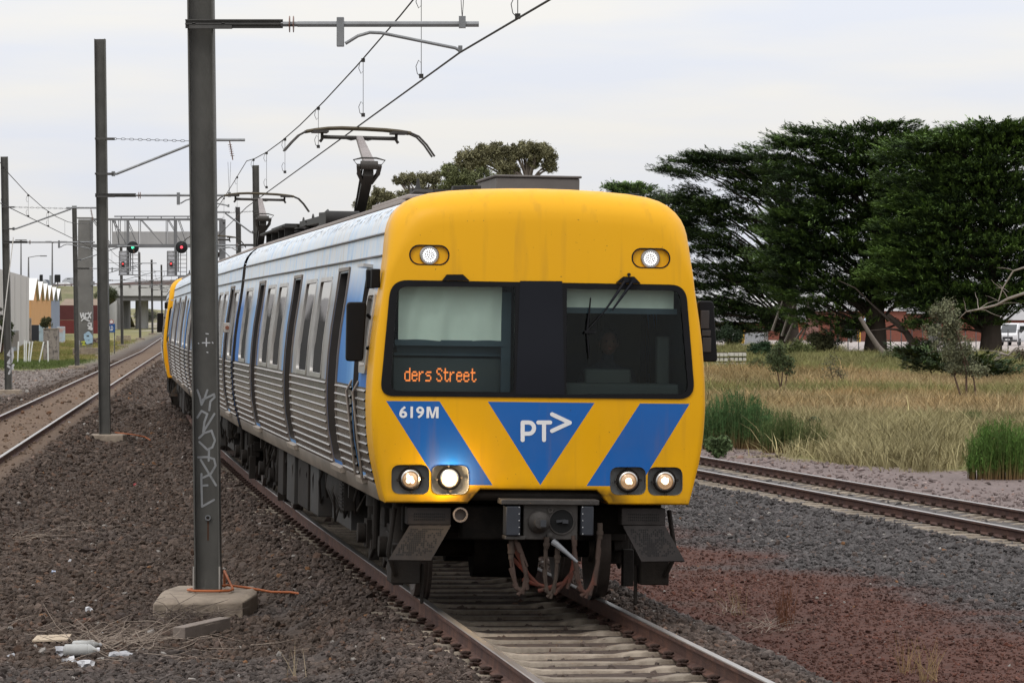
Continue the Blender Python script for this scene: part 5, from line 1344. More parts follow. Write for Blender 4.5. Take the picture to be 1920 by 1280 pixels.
for i, (x, z, h, lb) in enumerate(pr): pole(x, z, h, -1, x - float(x_main(z)), lb, detail=i < 1)

def loop_drop(mb, x, y, z0, z1, r=.004):
    mb.tube([(x, y, z0), (x, y, z1)], r, 5)
    if y < 120:
        for z, s in ((z0, -1), (z1, 1)):
            mb.tube([(x, y, z), (x - .045, y, z + s * .05), (x - .06, y, z + s * .13), (x - .03, y, z + s * .20), (x + .0, y, z + s * .17), (x, y, z + s * .05)], .0045, 5)
            mb.box((x, y, z + s * .02), (.05, .04, .05))
def overhead(label, fx, sup, stag, zc=5.32, zm=6.45, mid=5.95, drops=None, r=.0105):
    e = empty('overhead_wire'); tag(e, label, 'overhead wire', 'overhead wires above the tracks')
    xw = lambda y: float(fx(y)) + float(np.interp(y, sup, stag))
    ys = []
    for a, b in zip(sup[:-1], sup[1:]): ys += list(np.linspace(a, b, 9))[:-1]
    ys.append(sup[-1])
    MB().tube([(xw(y), y - .16, zc + float(rise(y))) for y in sup], r, 6).build('contact_wire', wire_m, e)
    def zmes(y):
        k = min(max(int(np.searchsorted(sup, y)) - 1, 0), len(sup) - 2); t_ = (y - sup[k]) / (sup[k + 1] - sup[k]) * 2 - 1
        return mid + (zm - mid) * t_ * t_ + float(rise(y))
    MB().tube([(xw(y), y - .16, zmes(y)) for y in ys], r * .95, 6).build('messenger_wire', wire_m, e)
    for a, b in zip(sup[:-1], sup[1:]):
        n = 6 if b < 200 else 4
        for k in range(n):
            y = lerp(a, b, (k + .55) / n)
            if drops and a < 60: continue
            if y < 12: continue
            mb = MB(); loop_drop(mb, xw(y), y - .16, zmes(y), zc + float(rise(y))); mb.build('dropper', wire_m, e)
    for y in drops or []:
        mb = MB(); loop_drop(mb, xw(y), y - .16, zmes(y), zc); mb.build('dropper', wire_m, e)
    return e
overhead('two overhead wires with droppers slanting down over the oncoming train', x_main, [-15, 39, 93, 156, 235, 296, 375], [.25, -.03, .36, -.2, .2, -.2, .2], drops=[20, 27.5, 34.6, 43.1, 51.3, 60.7, 71.2, 79.5, 87.5])
overhead('two sagging overhead wires above the empty left track', x_left, [10, 85, 150, 229, 300, 375, 440, 512, 590], [.2, -.2, .2, -.2, .2, -.2, .2, -.2, .2], mid=5.75)
# stay wire at the left edge
tag(MB().tube([at(0, 660, 145), at(25, 445, 149.5)], .02, 5).build('stay_wire', M('stay_pale', (.35, .33, .30), .6), None), 'pale stay wire slanting up to the steel pole at the left edge', 'stay wire')

# ------------------------------------------------------------------ signal gantry and signals
ZG = 310.0; kx = lambda px, z=ZG: (px - CX) * z / F; kz = lambda py, z=ZG: CH + (HZ - py) * z / F
gcol = M('gantry_concrete', (.15, .145, .137), .85, 0, .2, .8, .1, 10); gst = M('gantry_steel', (.17, .17, .175), .6, .3, .15, 2); gpan = M('gantry_panel', (.44, .43, .425), .7, .1, .15, .8, col2=(.40, .39, .38), cov=.4, cs=.6, stretch=(1, 1, .2))
gan = empty('signal_gantry', (kx(160), ZG, 0)); tag(gan, 'grey signal gantry, broad graffiti-tagged column on the left and lattice beam over the tracks', 'gantry')
ox = kx(160)
mb = MB(); zb = gh(ox, ZG); T_ = None
mb.loft([[(sx * w, sy * .5, z) for sx, sy in ((-1, -1), (1, -1), (1, 1), (-1, 1))] for z, w in ((zb + 1.0, .60), (kz(560), .60), (kz(412), .54))], 0, True, True); mb.box((0, 0, kz(409)), (1.25, 1.15, .12)); mb.build('gantry_column', gcol, gan, bevel=.04)
mb = MB(); mb.box((0, 0, zb + .25), (1.9, 1.5, .9)); mb.build('footing', conc, gan, bevel=.03)
mb = MB()
for k in range(11): mb.box((-.6 + .12 * k, -.52, zb + .85), (.05, .06, .5))
for k in range(16): mb.box((.64, -.3, zb + 1.5 + k * .55), (.12, .04, .04)); mb.box((-.64, -.3, zb + 1.5 + k * .55), (.12, .04, .04))
for s in (-1, 1): mb.box((s * .60, 0, kz(531)), (.22, 1.1, .3))
mb.build('column_fitting', gst, gan)
def gx(px): return kx(px) - ox
mb = MB(); z1, z0 = kz(411.5), kz(461)
for y in (-.7, .7):
    mb.box(((gx(172) + gx(417)) / 2, y, z1), (gx(417) - gx(172), .14, .15)); mb.box(((gx(172) + gx(417)) / 2, y, z0), (gx(417) - gx(172), .14, .26))
    xs = [172, 209, 224, 236, 262, 313, 328, 364, 390, 417]
    for p in xs: mb.bar((gx(p), y, z0), (gx(p), y, z1), .06, .06)
    for a, b in ((174, 209), (211, 240), (214, 226), (238, 260), (264, 309), (315, 345), (335, 352), (366, 400)): mb.bar((gx(a), y, z1), (gx(b), y, z0), .06, .06)
mb.box(((gx(215) + gx(372)) / 2, -.3, kz(406)), (gx(372) - gx(215), .1, .1))
for p in (228, 253, 278, 303, 328, 353): mb.bar((gx(p), -.3, kz(406)), (gx(p), -.3, z1), .08, .08)
mb.build('lattice_beam', gst, gan)
for i in range(4):
    a, b = gx(209 + i * 52), gx(209 + (i + 1) * 52); MB().box(((a + b) / 2, .35, (kz(434) + kz(460)) / 2), (b - a - .03, .04, kz(434) - kz(460))).build('walkway_panel', gpan, gan)
mb = MB(); mb.box((gx(417), .0, (zb + z1) / 2), (.5, .5, z1 - zb)); mb.build('gantry_leg', gst, gan)
gp = lambda *l: [[(x, y) for x, y in q] for q in l]
px_strokes(gp([(151, 587), (153, 596), (156, 587), (158, 597)], [(160, 588), (160, 596), (165, 596)], [(160, 588), (165, 588)], [(166, 586), (170, 596)], [(171, 586), (165, 597)], [(153, 601), (157, 597), (168, 602)]), ZG - .56, .05, 'graffiti', tag_w, gan, -.615)
px_strokes(gp([(166, 606), (171, 606), (171, 612), (166, 616), (172, 618)], [(165, 610), (173, 616)]), ZG - .56, .06, 'graffiti', tag_w, gan, -.615)
px_strokes(gp([(160, 628), (166, 624), (171, 630), (171, 640), (164, 642), (160, 632)], [(163, 634), (170, 634)]), ZG - .56, .13, 'graffiti', M('graffiti_pale_blue', (.30, .42, .52), .8), gan, -.617)
px_strokes(gp([(153, 641), (160, 640), (155, 646), (160, 646)]), ZG - .56, .05, 'graffiti', M('graffiti_yellow', (.42, .45, .06), .8), gan, -.615)

blk = M('signal_black', (.010, .011, .012), .5); cage = M('cage_mesh', (.33, .33, .34), .6, .2)
def signal(pxc, pyc, col, small, cage_px, label):
    Z = ZG - 2.0; e = empty('railway_signal', (kx(pxc, Z), Z, 0)); tag(e, label, 'signal', 'signals on the gantry'); X = lambda p: kx(p, Z) - kx(pxc, Z)
    zc = kz(pyc, Z); T = Matrix.Translation((0, -.1, zc)) @ Matrix.Rotation(R(90), 4, 'X')
    MB().lathe([(0, -.03), (.50, -.03), (.50, .03), (.47, .05), (0, .05)], 28, 0, T).build('signal_disc', blk, e)
    MB().lathe([(.50, -.04), (.515, -.04), (.515, .06), (.50, .06)], 28, 0, T).build('disc_rim', M('disc_rim_grey', (.35, .35, .36), .5), e)
    MB().lathe([(.12, .05), (.11, .07), (0, .09)], 18, 0, T).build('signal_lens', M('lens_%s' % col[0], (.1, .1, .1), .3, emit=col[1], es=1.6), e)
    MB().lathe([(.21, .05), (.21, .10), (.19, .10), (.19, .05)], 18, 0, T).build('lens_hood', blk, e)
    zs = kz(small[1], Z); v, f = sphere((X(small[0]), -.32, zs), (.075, .03, .075), 10, 6)
    so = MB().box((X(small[0]), -.2, zs - .03), (.24, .2, .42)).build('marker_head', blk, e, bevel=.03); MB().add(v, f).build('marker_lens', M('lens_red_small', (.1, .1, .1), .3, emit=(1.0, .03, .03), es=1.8), so)
    x0, x1, y0, y1 = cage_px; mb = MB()
    for p in (x0, lerp(x0, x1, .4), lerp(x0, x1, .68), x1): mb.bar((X(p), 0, kz(y0, Z)), (X(p), 0, kz(y1, Z)), .06, .06)
    for k in range(7): q = lerp(y0, y1, k / 6); mb.bar((X(x0), 0, kz(q, Z)), (X(x1), 0, kz(q, Z)), .05, .05)
    mb.bar((X(x0), -.3, kz(y1, Z)), (X(x1), -.3, kz(y1, Z)), .7, .07); mb.build('cage', gst, e)
    MB().box(((X(x0) + X(lerp(x0, x1, .38))) / 2, .1, (kz(y0, Z) + kz(y1, Z)) / 2), (X(lerp(x0, x1, .38)) - X(x0), .02, kz(y0, Z) - kz(y1, Z))).build('cage_panel', M('cage_sheet', (.50, .50, .52), .7), e)
    mb = MB(); mb.bar((X(lerp(x0, x1, .42)), .3, kz(412, Z)), (X(lerp(x0, x1, .42)), .3, kz(y1, Z)), .22, .22); mb.bar((X(lerp(x0, x1, .55)), .25, kz(pyc, Z)), (X(lerp(x0, x1, .55)), .25, kz(y1 - 8, Z)), .10, .10); mb.build('mast', gst, e)
signal(249.2, 464, ('green', (.05, 1.0, .55)), (231, 494.5), (223.5, 260.5, 471, 515.5), 'black disc signal showing a green light, with a small red marker below')
signal(340.7, 463.5, ('red', (1.0, .04, .08)), (321.3, 494.5), (313.5, 350, 471, 517), 'black disc signal showing a large red light, nearer the train')

# ------------------------------------------------------------------ overbridge and the road embankment
ZB = 640.0; bz = lambda py: CH + (HZ - py) * ZB / F; bx = lambda px: (px - CX) * ZB / F
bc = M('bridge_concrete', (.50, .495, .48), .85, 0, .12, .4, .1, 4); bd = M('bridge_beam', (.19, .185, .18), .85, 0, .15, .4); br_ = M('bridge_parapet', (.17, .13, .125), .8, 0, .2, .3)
brg = empty('road_bridge', (bx(300), ZB, 0)); tag(brg, 'grey concrete road bridge across the tracks, above the far rails', 'bridge'); ob = bx(300)
B = lambda px: bx(px) - ob
MB().box(((B(212) + B(560)) / 2, 0, (bz(535) + bz(555)) / 2), (B(560) - B(212), 14, bz(535) - bz(555))).build('deck', bc, brg)
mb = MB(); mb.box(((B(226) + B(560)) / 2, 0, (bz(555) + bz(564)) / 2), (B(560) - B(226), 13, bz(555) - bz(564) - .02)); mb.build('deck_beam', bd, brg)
mb = MB(); mb.loft([[(B(200), y, bz(534)), (B(268), y, bz(528)), (B(340), y, bz(526)), (B(560), y, bz(524)), (B(560), y, bz(535)), (B(200), y, bz(535))] for y in (-7, -6.8)], 0, True, True); mb.build('parapet', br_, brg)
for p in (213, 232, 251, 270, 289, 308, 327): MB().box((B(p), -7.1, bz(537)), (.25, .2, .25)).build('deck_bracket', bd, brg)
for p, w in ((266, 2.0), (420, 2.0)): MB().cyl((B(p), 0, 0), (B(p), 0, bz(563)), w * .55, 12).build('pier', bc, brg)
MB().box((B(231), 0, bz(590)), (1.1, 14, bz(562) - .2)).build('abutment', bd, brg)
mb = MB(); mb.add([(B(209), -9, .3), (B(228), -9, .3), (B(228), -9, bz(564)), (B(216), -9, bz(572)), (B(209), -9, bz(588)), (B(209), 8, .3), (B(228), 8, .3), (B(228), 8, bz(564)), (B(216), 8, bz(572)), (B(209), 8, bz(588))], [(0, 1, 2, 3, 4), (9, 8, 7, 6, 5), (0, 5, 6, 1), (1, 6, 7, 2), (2, 7, 8, 3), (3, 8, 9, 4), (4, 9, 5, 0)]); mb.build('wing_wall', bc, brg)
# embankment carrying the road up to the bridge on the left
xs = np.linspace(bx(-600), bx(214), 40); V, Fq = [], []
for i, x in enumerate(xs):
    t_ = (x - xs[0]) / (xs[-1] - xs[0]); hh = lerp(3.0, bz(536.5), sstep(0, .8, np.array(t_)))
    V += [(x, ZB - 42, .2), (x, ZB - 22, .4 + hh * .5), (x, ZB - 8, hh - .25), (x, ZB - 6, hh), (x, ZB + 7, hh), (x, ZB + 40, .2)]
for i in range(39):
    for j in range(5): Fq.append((i * 6 + j, (i + 1) * 6 + j, (i + 1) * 6 + j + 1, i * 6 + j + 1))
link('road_embankment', np_mesh('road_embankment', V, Fq, M('embankment_grass', (.115, .115, .055), .95, 0, .35, .3, .4, 2, col2=(.21, .18, .115), cov=.45, cs=.12), smooth=True), kind='structure')
V, Fq = [], []
for x in np.linspace(bx(118), bx(200), 10):
    V += [(x, ZB - 26, bz(566)), (x, ZB - 9, bz(542))]
# guard rail along the road edge
fen = empty('guard_rail', (bx(130), ZB - 6.3, 0)); tag(fen, 'dark guard rail along the top of the road embankment left of the bridge', 'guard rail'); of = bx(130)
mb = MB(); mb.tube([(bx(55) - of, 0, bz(537)), (bx(110) - of, 0, bz(535)), (bx(210) - of, 0, bz(532))], .12, 5); mb.build('rail_beam', br_, fen)
for p in range(58, 210, 12): MB().box((bx(p) - of, 0, bz(538)), (.2, .2, .9)).build('post', br_, fen)

# ------------------------------------------------------------------ left background: warehouse, gabled shed, red shed, walls
wall_g = M('warehouse_cladding', (.43, .41, .395), .8, 0, .08, .3, .0, 5, col2=(.36, .35, .35), cov=.4, cs=.08, stretch=(1, 1, .2)); roof_g = M('warehouse_roof', (.30, .29, .28), .7, 0, .1, .3)
wh = empty('warehouse', (-45.4, 336, 0)); tag(wh, 'long pale grey warehouse wall at the left edge', 'building')
def run_wall(mb, p0, p1, z0, z1, z1b, th=.4, mi=0):
    (x0, y0), (x1, y1) = p0, p1; d = Vector((x1 - x0, y1 - y0)).normalized(); n = Vector((-d.y, d.x)) * th
    vs = [(x0, y0, z0), (x1, y1, z0), (x1 + n.x, y1 + n.y, z0), (x0 + n.x, y0 + n.y, z0), (x0, y0, z1), (x1, y1, z1b), (x1 + n.x, y1 + n.y, z1b), (x0 + n.x, y0 + n.y, z1)]
    mb.add(vs, [(3, 2, 1, 0), (4, 5, 6, 7), (0, 1, 5, 4), (1, 2, 6, 5), (2, 3, 7, 6), (3, 0, 4, 7)], mi)
W0 = (-45.4, 336)
mb = MB(); pts = [(-40.2, 276), (-51.0, 400), (-95, 396), (-84, 272)]
n = 4; z = [7.0, 6.95, 6.95, 7.0]
mb.add([(x + 45.4, y - 336, -.6) for x, y in pts] + [(x + 45.4, y - 336, h) for (x, y), h in zip(pts, z)], [(0, 1, 5, 4), (1, 2, 6, 5), (2, 3, 7, 6), (3, 0, 4, 7)]); mb.build('wall', wall_g, wh)
mb = MB(); mb.add([(x + 45.4, y - 336, h) for (x, y), h in zip(pts, z)] + [(-40, 0, 9.0), (-20, 0, 9.0)], [(0, 1, 2, 3)]); mb.build('roof', roof_g, wh)
for k in range(9):
    q = Vector(pts[0]).lerp(Vector(pts[1]), (k + .5) / 9); MB().box((q.x + 45.40, q.y - 336, 3.1), (.06, .16, 7.2)).build('downpipe' if k % 3 == 0 else 'cladding_seam', roof_g if k % 3 == 0 else wall_g, wh)
q = Vector(pts[0]).lerp(Vector(pts[1]), .80); MB().box((q.x + 45.45, q.y - 336, 1.6), (.14, 5.0, 4.2)).build('roller_door', M('roller_door_blue_grey', (.20, .24, .28), .7, 0, .1, 1), wh).rotation_euler = (0, 0, .087)
MB().box((-3.2, 37.0, 6.95), (.5, 58, .14), 0).build('gutter', roof_g, wh).rotation_euler = (0, 0, .087)
lw = empty('depot_shed', (-30, 170, 0)); tag(lw, 'low dark depot shed with gables along the left boundary, reflected in the train windows', 'building')
sh_w = M('depot_wall', (.055, .053, .050), .8, 0, .2, .3); sh_r = M('depot_roof', (.16, .15, .145), .7, 0, .1, .3)
for k in range(6):
    y0 = 128 + 24 * k; x0 = -27.3 - .0875 * (y0 - 130) - .6; mb = MB()
    a, b = (x0, y0), (x0 - 2.1, y0 + 23.5); hx = (a[0] + b[0]) / 2
    vs = [(a[0], a[1], -.7), (b[0], b[1], -.7), (b[0], b[1], 5.6), (hx, (a[1] + b[1]) / 2, 7.6), (a[0], a[1], 5.6)]; vs = [(x + 30, y - 170, z_) for x, y, z_ in vs]; back = [(x - 14, y, z_) for x, y, z_ in vs]
    mb.add(vs + back, [(0, 1, 2, 3, 4), (9, 8, 7, 6, 5), (0, 5, 6, 1), (1, 6, 7, 2), (4, 9, 5, 0)]); mb.build('wall', sh_w, lw)
    mb = MB(); mb.add([vs[2], vs[3], back[3], back[2], vs[4], back[4]], [(0, 1, 2, 3), (1, 4, 5, 2)]); mb.build('roof', sh_r, lw)
# gabled shed: a row of saw-tooth bays, orange then slate
gb = empty('gabled_shed', (-52, 430, 0)); tag(gb, 'row of orange and slate gabled sheds with white roofs beside the pale warehouse', 'building')
or_m, sl_m, wt_m = M('render_orange', (.50, .27, .11), .85, 0, .1, .5), M('render_slate', (.20, .23, .30), .85, 0, .1, .5), M('roof_white', (.60, .59, .57), .7, 0, .08, .3)
def along(t_): return Vector(((lerp(57.5, 112, t_) - CX) * lerp(425, 520, t_) / F, lerp(425, 520, t_)))
bays = [(0, .22), (.22, .40), (.40, .55), (.55, .70), (.70, .86), (.86, 1.0)]
for i, (a, b) in enumerate(bays):
    A_, B_ = along(a), along(b); m_ = A_.lerp(B_, .62); e0, pk = 4.6 + .4 * a, (7.2, 7.0, 6.9, 6.8, 6.7, 6.6)[i]
    d = (B_ - A_).normalized(); nrm = Vector((-d.y, d.x)) * 16
    L3 = lambda p, z_: (p.x + 52, p.y - 430, z_)
    mb = MB(); mb.add([L3(A_, -.3), L3(B_, -.3), L3(B_, e0), L3(m_, pk), L3(A_, e0)] + [L3(A_ + nrm, -.3), L3(B_ + nrm, -.3), L3(B_ + nrm, e0), L3(m_ + nrm, pk), L3(A_ + nrm, e0)], [(0, 1, 2, 3, 4), (9, 8, 7, 6, 5), (0, 5, 6, 1), (1, 6, 7, 2), (4, 9, 5, 0)]); mb.build('bay_wall', or_m if i < 4 else sl_m, gb)
    mb = MB(); o3 = -nrm * .02; mb.add([L3(A_ + o3, e0 + .05), L3(m_ + o3, pk + .05), L3(m_ + nrm, pk + .05), L3(A_ + nrm, e0 + .05), L3(B_ + o3, e0 + .05), L3(B_ + nrm, e0 + .05)], [(0, 1, 2, 3), (1, 4, 5, 2)]); mb.build('bay_roof', wt_m, gb)
def at_box(name, label, cat, px0, px1, py0, py1, z, depth, mat, group=None, bevel=.03, base=None):
    a, b = at(px0, py0, z), at(px1, py1, z); zb_ = b.z if base is None else base
    o = MB().box((0, depth / 2, (a.z - zb_) / 2), (b.x - a.x, depth, a.z - zb_)).build(name, mat, None, ((a.x + b.x) / 2, z, zb_), bevel=bevel)
    tag(o, label, cat, group); return o
rs = empty('red_shed', (-60, 545, 0)); tag(rs, 'dark red shed with brown roof behind the concrete gantry column', 'building')
a, b = at(112, 572, 545), at(187, 628, 545)
for k in range(2): MB().box(((a.x + b.x) / 2 + 60, 5, lerp(b.z, a.z, .25 + .5 * k)), (b.x - a.x, 10, (a.z - b.z) / 2 - .03)).build('cladding', (M('shed_red', (.115, .022, .020), .75, 0, .15, .5), M('shed_red_dark', (.075, .020, .020), .75, 0, .15, .5))[k], rs)
mb = MB(); c = at(112, 560, 545); mb.add([(a.x + 60, 0, a.z), (b.x + 60, 0, a.z), (b.x + 60, 7, c.z), (a.x + 60, 7, c.z)], [(0, 1, 2, 3)]); mb.build('roof', M('shed_roof_brown', (.19, .135, .095), .7, 0, .12, .4), rs)
grf = M('graffiti_wall', (.26, .24, .225), .85, 0, .15, 1.0, col2=(.36, .42, .47), cov=.42, sharp=.05, cs=1.2)
grd = M('graffiti_wall_dark', (.24, .21, .19), .85, 0, .25, 2.0, col2=(.10, .09, .085), cov=.45, sharp=.04, cs=3.0)
stub = at_box('concrete_block', 'graffiti covered concrete block standing on the grass near the white posts', 'concrete block', 81, 108, 617, 664, 275, 1.1, grd, base=gh(kx(95, 275), 275) - .1)
at_box('cap_slab', 'x', 'x', 80, 108.5, 615.5, 617, 275, 1.2, conc); bpy.data.objects['cap_slab'].parent = stub; bpy.data.objects['cap_slab'].location = Vector((0, -.05, bpy.data.objects['cap_slab'].location.z - stub.location.z))
for k in ('label', 'category'): del bpy.data.objects['cap_slab'][k]
at_box('boundary_wall', 'low wall with pale blue graffiti below the grey warehouse at the left edge', 'wall', -60, 35, 619, 643, 330, .4, grf, base=-.5)
at_box('boundary_wall', 'grey graffiti wall between warehouse corner and dark container', 'wall', 35, 58, 596, 643, 402, .5, grd, base=-.5)
at_box('container', 'small black container in front of the orange gabled shed', 'container', 59, 73, 609, 636, 420, 3, M('container_black', (.020, .021, .026), .6, 0, .1, 1), base=-.3)
at_box('boundary_wall', 'pale blue graffiti wall right of the black container', 'wall', 73, 90, 609, 640, 418, .4, M('graffiti_wall_blue', (.30, .38, .44), .85, 0, .2, 1.0, col2=(.24, .21, .20), cov=.4, sharp=.05, cs=1.5), base=-.3)
at_box('boundary_wall', 'pink and pale blue graffiti wall below the slate gables', 'wall', 107, 121.5, 612, 640, 410, .4, M('graffiti_wall_pink', (.42, .27, .24), .85, 0, .2, 1.0, col2=(.33, .40, .46), cov=.55, sharp=.05, cs=.9), base=-.3)
# white posts on the grass
wpost = M('post_white', (.72, .71, .71), .7, 0, .06, 6)
wl = ['thin white post standing alone, left of the leaning ones', 'white post leftmost of the close leaning cluster', 'white post second in the close cluster, upright', 'white post in the cluster leaning to the right', 'white post at the cluster edge, leaning most', 'thin white post leaning far over beside the graffiti block', 'upright white post in front of the graffiti block', 'tall white post beside the steel pole before the gantry column', 'white post far away beyond the blue sign board']
for (x0, y0, x1, y1), lb in zip([(33, 669, 34.5, 640), (45.5, 670, 46, 638), (48.5, 668, 49.5, 639), (52.5, 669, 56, 640), (55.5, 669.5, 61, 640), (72.5, 669, 82, 641), (90.5, 671, 89.5, 639), (147.5, 675, 147.5, 638), (214.5, 656, 214.5, 628)], wl):
    zz = 262 if x0 < 140 else 245 if x0 < 200 else 330; a, b = at(x0, y0, zz), at(x1, y1, zz); a.z = gh(a.x, zz) - .05
    o = MB().bar((0, 0, 0), b - a, .085, .085).build('marker_post', wpost, None, a, bevel=.01); tag(o, lb, 'post', 'white marker posts on the grass')
# sign board and small things beside the left track
sg = empty('sign_board', (kx(209, 318), 318, 0)); tag(sg, 'blue sign board with white letters and a round red and white sign above', 'sign'); X = lambda p: kx(p, 318) - kx(209, 318); Zp = lambda p: kz(p, 318)
pb = MB().box((0, 0, (Zp(607) + Zp(623)) / 2), (.62, .04, Zp(607) - Zp(623))).build('board', M('sign_blue', (.02, .085, .26), .5), sg, bevel=.01)
P_, fs = text_uv('LD', .02); MB().add([(X(205.6 + 6.6 * u), -.024, lerp(Zp(619.5), Zp(611), v)) for u, v in P_], fs).build('sign_lettering', white_p, pb, smooth=0)
T = Matrix.Translation((0, -.02, Zp(603))) @ Matrix.Rotation(R(90), 4, 'X'); rd = MB().lathe([(0, -.01), (.18, -.01), (.18, .01), (0, .01)], 20, 0, T).build('round_sign', M('sign_white', (.65, .62, .60), .5), sg); MB().lathe([(.19, -.012), (.19, .014), (.145, .014), (.145, -.012)], 20, 0, T).build('sign_ring', M('sign_red', (.35, .05, .04), .5), rd)
for p in (-.2, .25): MB().box((p, .05, (Zp(610) + gh(-34, 318)) / 2), (.07, .07, Zp(610) - gh(-34, 318))).build('post', galv_d, sg)
st = empty('sleeper_pile', (kx(231, 420), 420, float(gh(kx(231, 420), 420)))); tag(st, 'low pile of pale sleepers lying on the grass beyond the sign board', 'sleeper pile')
for k in range(3):
    for j in range(3): MB().box((.0, j * .35, .12 + .25 * k), (1.7 - .1 * k, .25, .2)).build('sleeper', conc, st, bevel=.01)
o = MB().lathe([(.22, 0), (.16, .1), (.06, .75), (0, .78)], 12, 0).build('traffic_cone', M('cone_pale', (.55, .50, .45), .7), None, (kx(229, 400), 400, gh(kx(229, 400), 400))); tag(o, 'pale small cone shaped marker standing on the grass past the sign board', 'cone')
rb = MB(); rr = random.Random(5)
for k in range(26): v, f = sphere((rr.uniform(-.55, .55), rr.uniform(-.3, .3), .15 + rr.uniform(0, .55)), (.16, .14, .12), 7, 5); rb.add(v, f)
o = rb.build('rubble_heap', M('rubble_dark', (.13, .09, .075), .9, 0, .4, 3), None, (kx(180, 400), 400, gh(kx(180, 400), 400)), kind='stuff')
# white car on the embankment road, street lamps, traffic lights, roadside cabinet
def small_car(x, y, z, rz, label, col, van=False):
    e = empty('parked_car' if not van else 'parked_van', (x, y, z), rz); tag(e, label, 'van' if van else 'car')
    pc = M('car_paint_%d' % col, ((.62, .62, .63), (.10, .11, .13), (.30, .31, .32))[col], .35, 0, .03, 1, coat=.4); gl_ = M('car_glass', (.02, .025, .03), .08, spec=.8); ty = M('tyre', (.012, .012, .012), .85); tr = M('car_trim', (.03, .03, .032), .6)
    L_, w, h = (4.7, 1.72, 1.95) if van else (4.3, 1.75, 1.5)
    if van: prof = [(-2.35, .32), (2.2, .32), (2.35, .6), (2.32, .95), (2.12, 1.12), (1.5, 1.85), (1.2, 1.95), (-2.2, 1.95), (-2.35, 1.75)]
    else: prof = [(-2.1, .32), (2.05, .32), (2.15, .55), (2.08, .78), (1.2, .95), (.55, 1.42), (.3, 1.5), (-1.2, 1.5), (-1.5, 1.44), (-2.05, .98), (-2.15, .7)]
    mb = MB(); rings = []
    for yy, k in ((-w / 2, .93), (-w / 2 + .06, 1.0), (w / 2 - .06, 1.0), (w / 2, .93)):
        rings.append([(a, yy * (1.0 if b < 1.0 else .90), .32 + (b - .32) * k) for a, b in prof])
    mb.loft(rings, 0, True, True); mb.build('body', pc, e, bevel=.03)
    mb = MB()
    if van: mb.add([(2.14, -.68, 1.14), (2.14, .68, 1.14), (1.56, .64, 1.80), (1.56, -.64, 1.80)], [(0, 1, 2, 3)])
    else: mb.add([(1.18, -.70, .98), (1.18, .70, .98), (.60, .62, 1.40), (.60, -.62, 1.40)], [(0, 1, 2, 3)])
    mb.build('windscreen', gl_, e).location = (.03, 0, .03)
    for s in (-1, 1):
        mb = MB(); ya = s * (w / 2 * .91 + .012); yb = s * (w / 2 * .905 + .012)
        q = [(-1.9, ya, 1.18), (1.3, ya, 1.18), (1.05, yb, 1.7), (-1.9, yb, 1.7)] if van else [(-1.5, ya, 1.0), (.95, ya, 1.0), (.45, yb, 1.36), (-1.2, yb, 1.36)]
        mb.add(q, [(0, 1, 2, 3)]); mb.build('side_window', gl_, e)
        for xx in (-1.35, 1.35): MB().lathe([(.0, -.1), (.31, -.1), (.33, -.06), (.33, .06), (.31, .1), (.18, .11), (.17, .08), (0, .08)], 18, 0, Matrix.Translation((xx, s * (w / 2 - .09), .32)) @ Matrix.Rotation(R(-90 * s), 4, 'X')).build('wheel', ty, e)
        MB().box((2.30 if van else 2.09, s * .62, .78 if van else .66), (.06, .30, .16)).build('headlight', M('car_lamp', (.5, .5, .52), .2, .3), e, bevel=.02)
        MB().box((1.25 if van else .75, s * (w / 2 + .06), 1.2 if van else .98), (.1, .16, .2)).build('wing_mirror', tr, e, bevel=.02)
    MB().box((2.36 if van else 2.15, 0, .66 if van else .52), (.05, .9, .22)).build('grille', tr, e, bevel=.01); MB().box((2.37 if van else 2.16, 0, .42), (.06, 1.66, .16)).build('bumper', tr, e, bevel=.02)
    MB().box((2.40 if van else 2.19, 0, .52 if van else .44), (.02, .40, .11)).build('number_plate', white_p, e)
    return e
small_car(bx(115), ZB - 3, bz(546), R(200), 'small white car on the embankment road left of the bridge', 0)
small_car(bx(88), ZB - 2, bz(541), R(8), 'dark car on the embankment road, left of the white one', 1); small_car(bx(70), ZB - 3, bz(541), R(190), 'grey car at the far left end of the embankment road', 2); small_car(bx(140), ZB, bz(536.8), R(5), 'grey car on the embankment road half behind the steel pole', 2)
lampm = M('lamp_post_grey', (.16, .16, .165), .6, .3)
def lamp(px_, py0, py1, z, armp, label):
    a, b = at(px_, py0, z), at(px_, py1, z); e = empty('street_lamp', (a.x, z, b.z)); tag(e, label, 'street lamp', 'street lamps on the approach road'); h = a.z - b.z
    MB().tube([(0, 0, 0), (0, 0, h)], [.16, .09], 8).build('post', lampm, e)
    for q in armp:
        dx = q * z / F; MB().tube([(0, 0, h - .05), (dx * .5, 0, h + .15), (dx, 0, h + .2)], .06, 6).build('lamp_arm', lampm, e); MB().box((dx, 0, h + .17), (1.0, .4, .16)).build('lantern', lampm, e, bevel=.04)
lamp(39.4, 452, 536, 620, (-5, 5), 'slim street lamp with two short arms above the pale warehouse'); lamp(53.5, 482, 537, 560, (28,), 'street lamp with one long arm at the warehouse corner'); lamp(98, 455, 537, 600, (-7, 22), 'tall street lamp with arms on both sides, left of the gantry column')
for p, q, lb in ((75, 521, 'black traffic light above the warehouse corner'), (103, 521, 'left black traffic light of the close pair near the white car'), (108, 521, 'right black traffic light of the close pair near the white car')):
    a = at(p, q, 630); e = empty('traffic_light', (a.x, 630, 0)); tag(e, lb, 'traffic light', 'traffic lights on the road'); MB().tube([(0, 0, bz(540)), (0, 0, a.z + .4)], .1, 6).build('post', lampm, e); MB().box((.22, 0, a.z - .1), (.5, .4, 1.3)).build('signal_head', blk, e, bevel=.05)
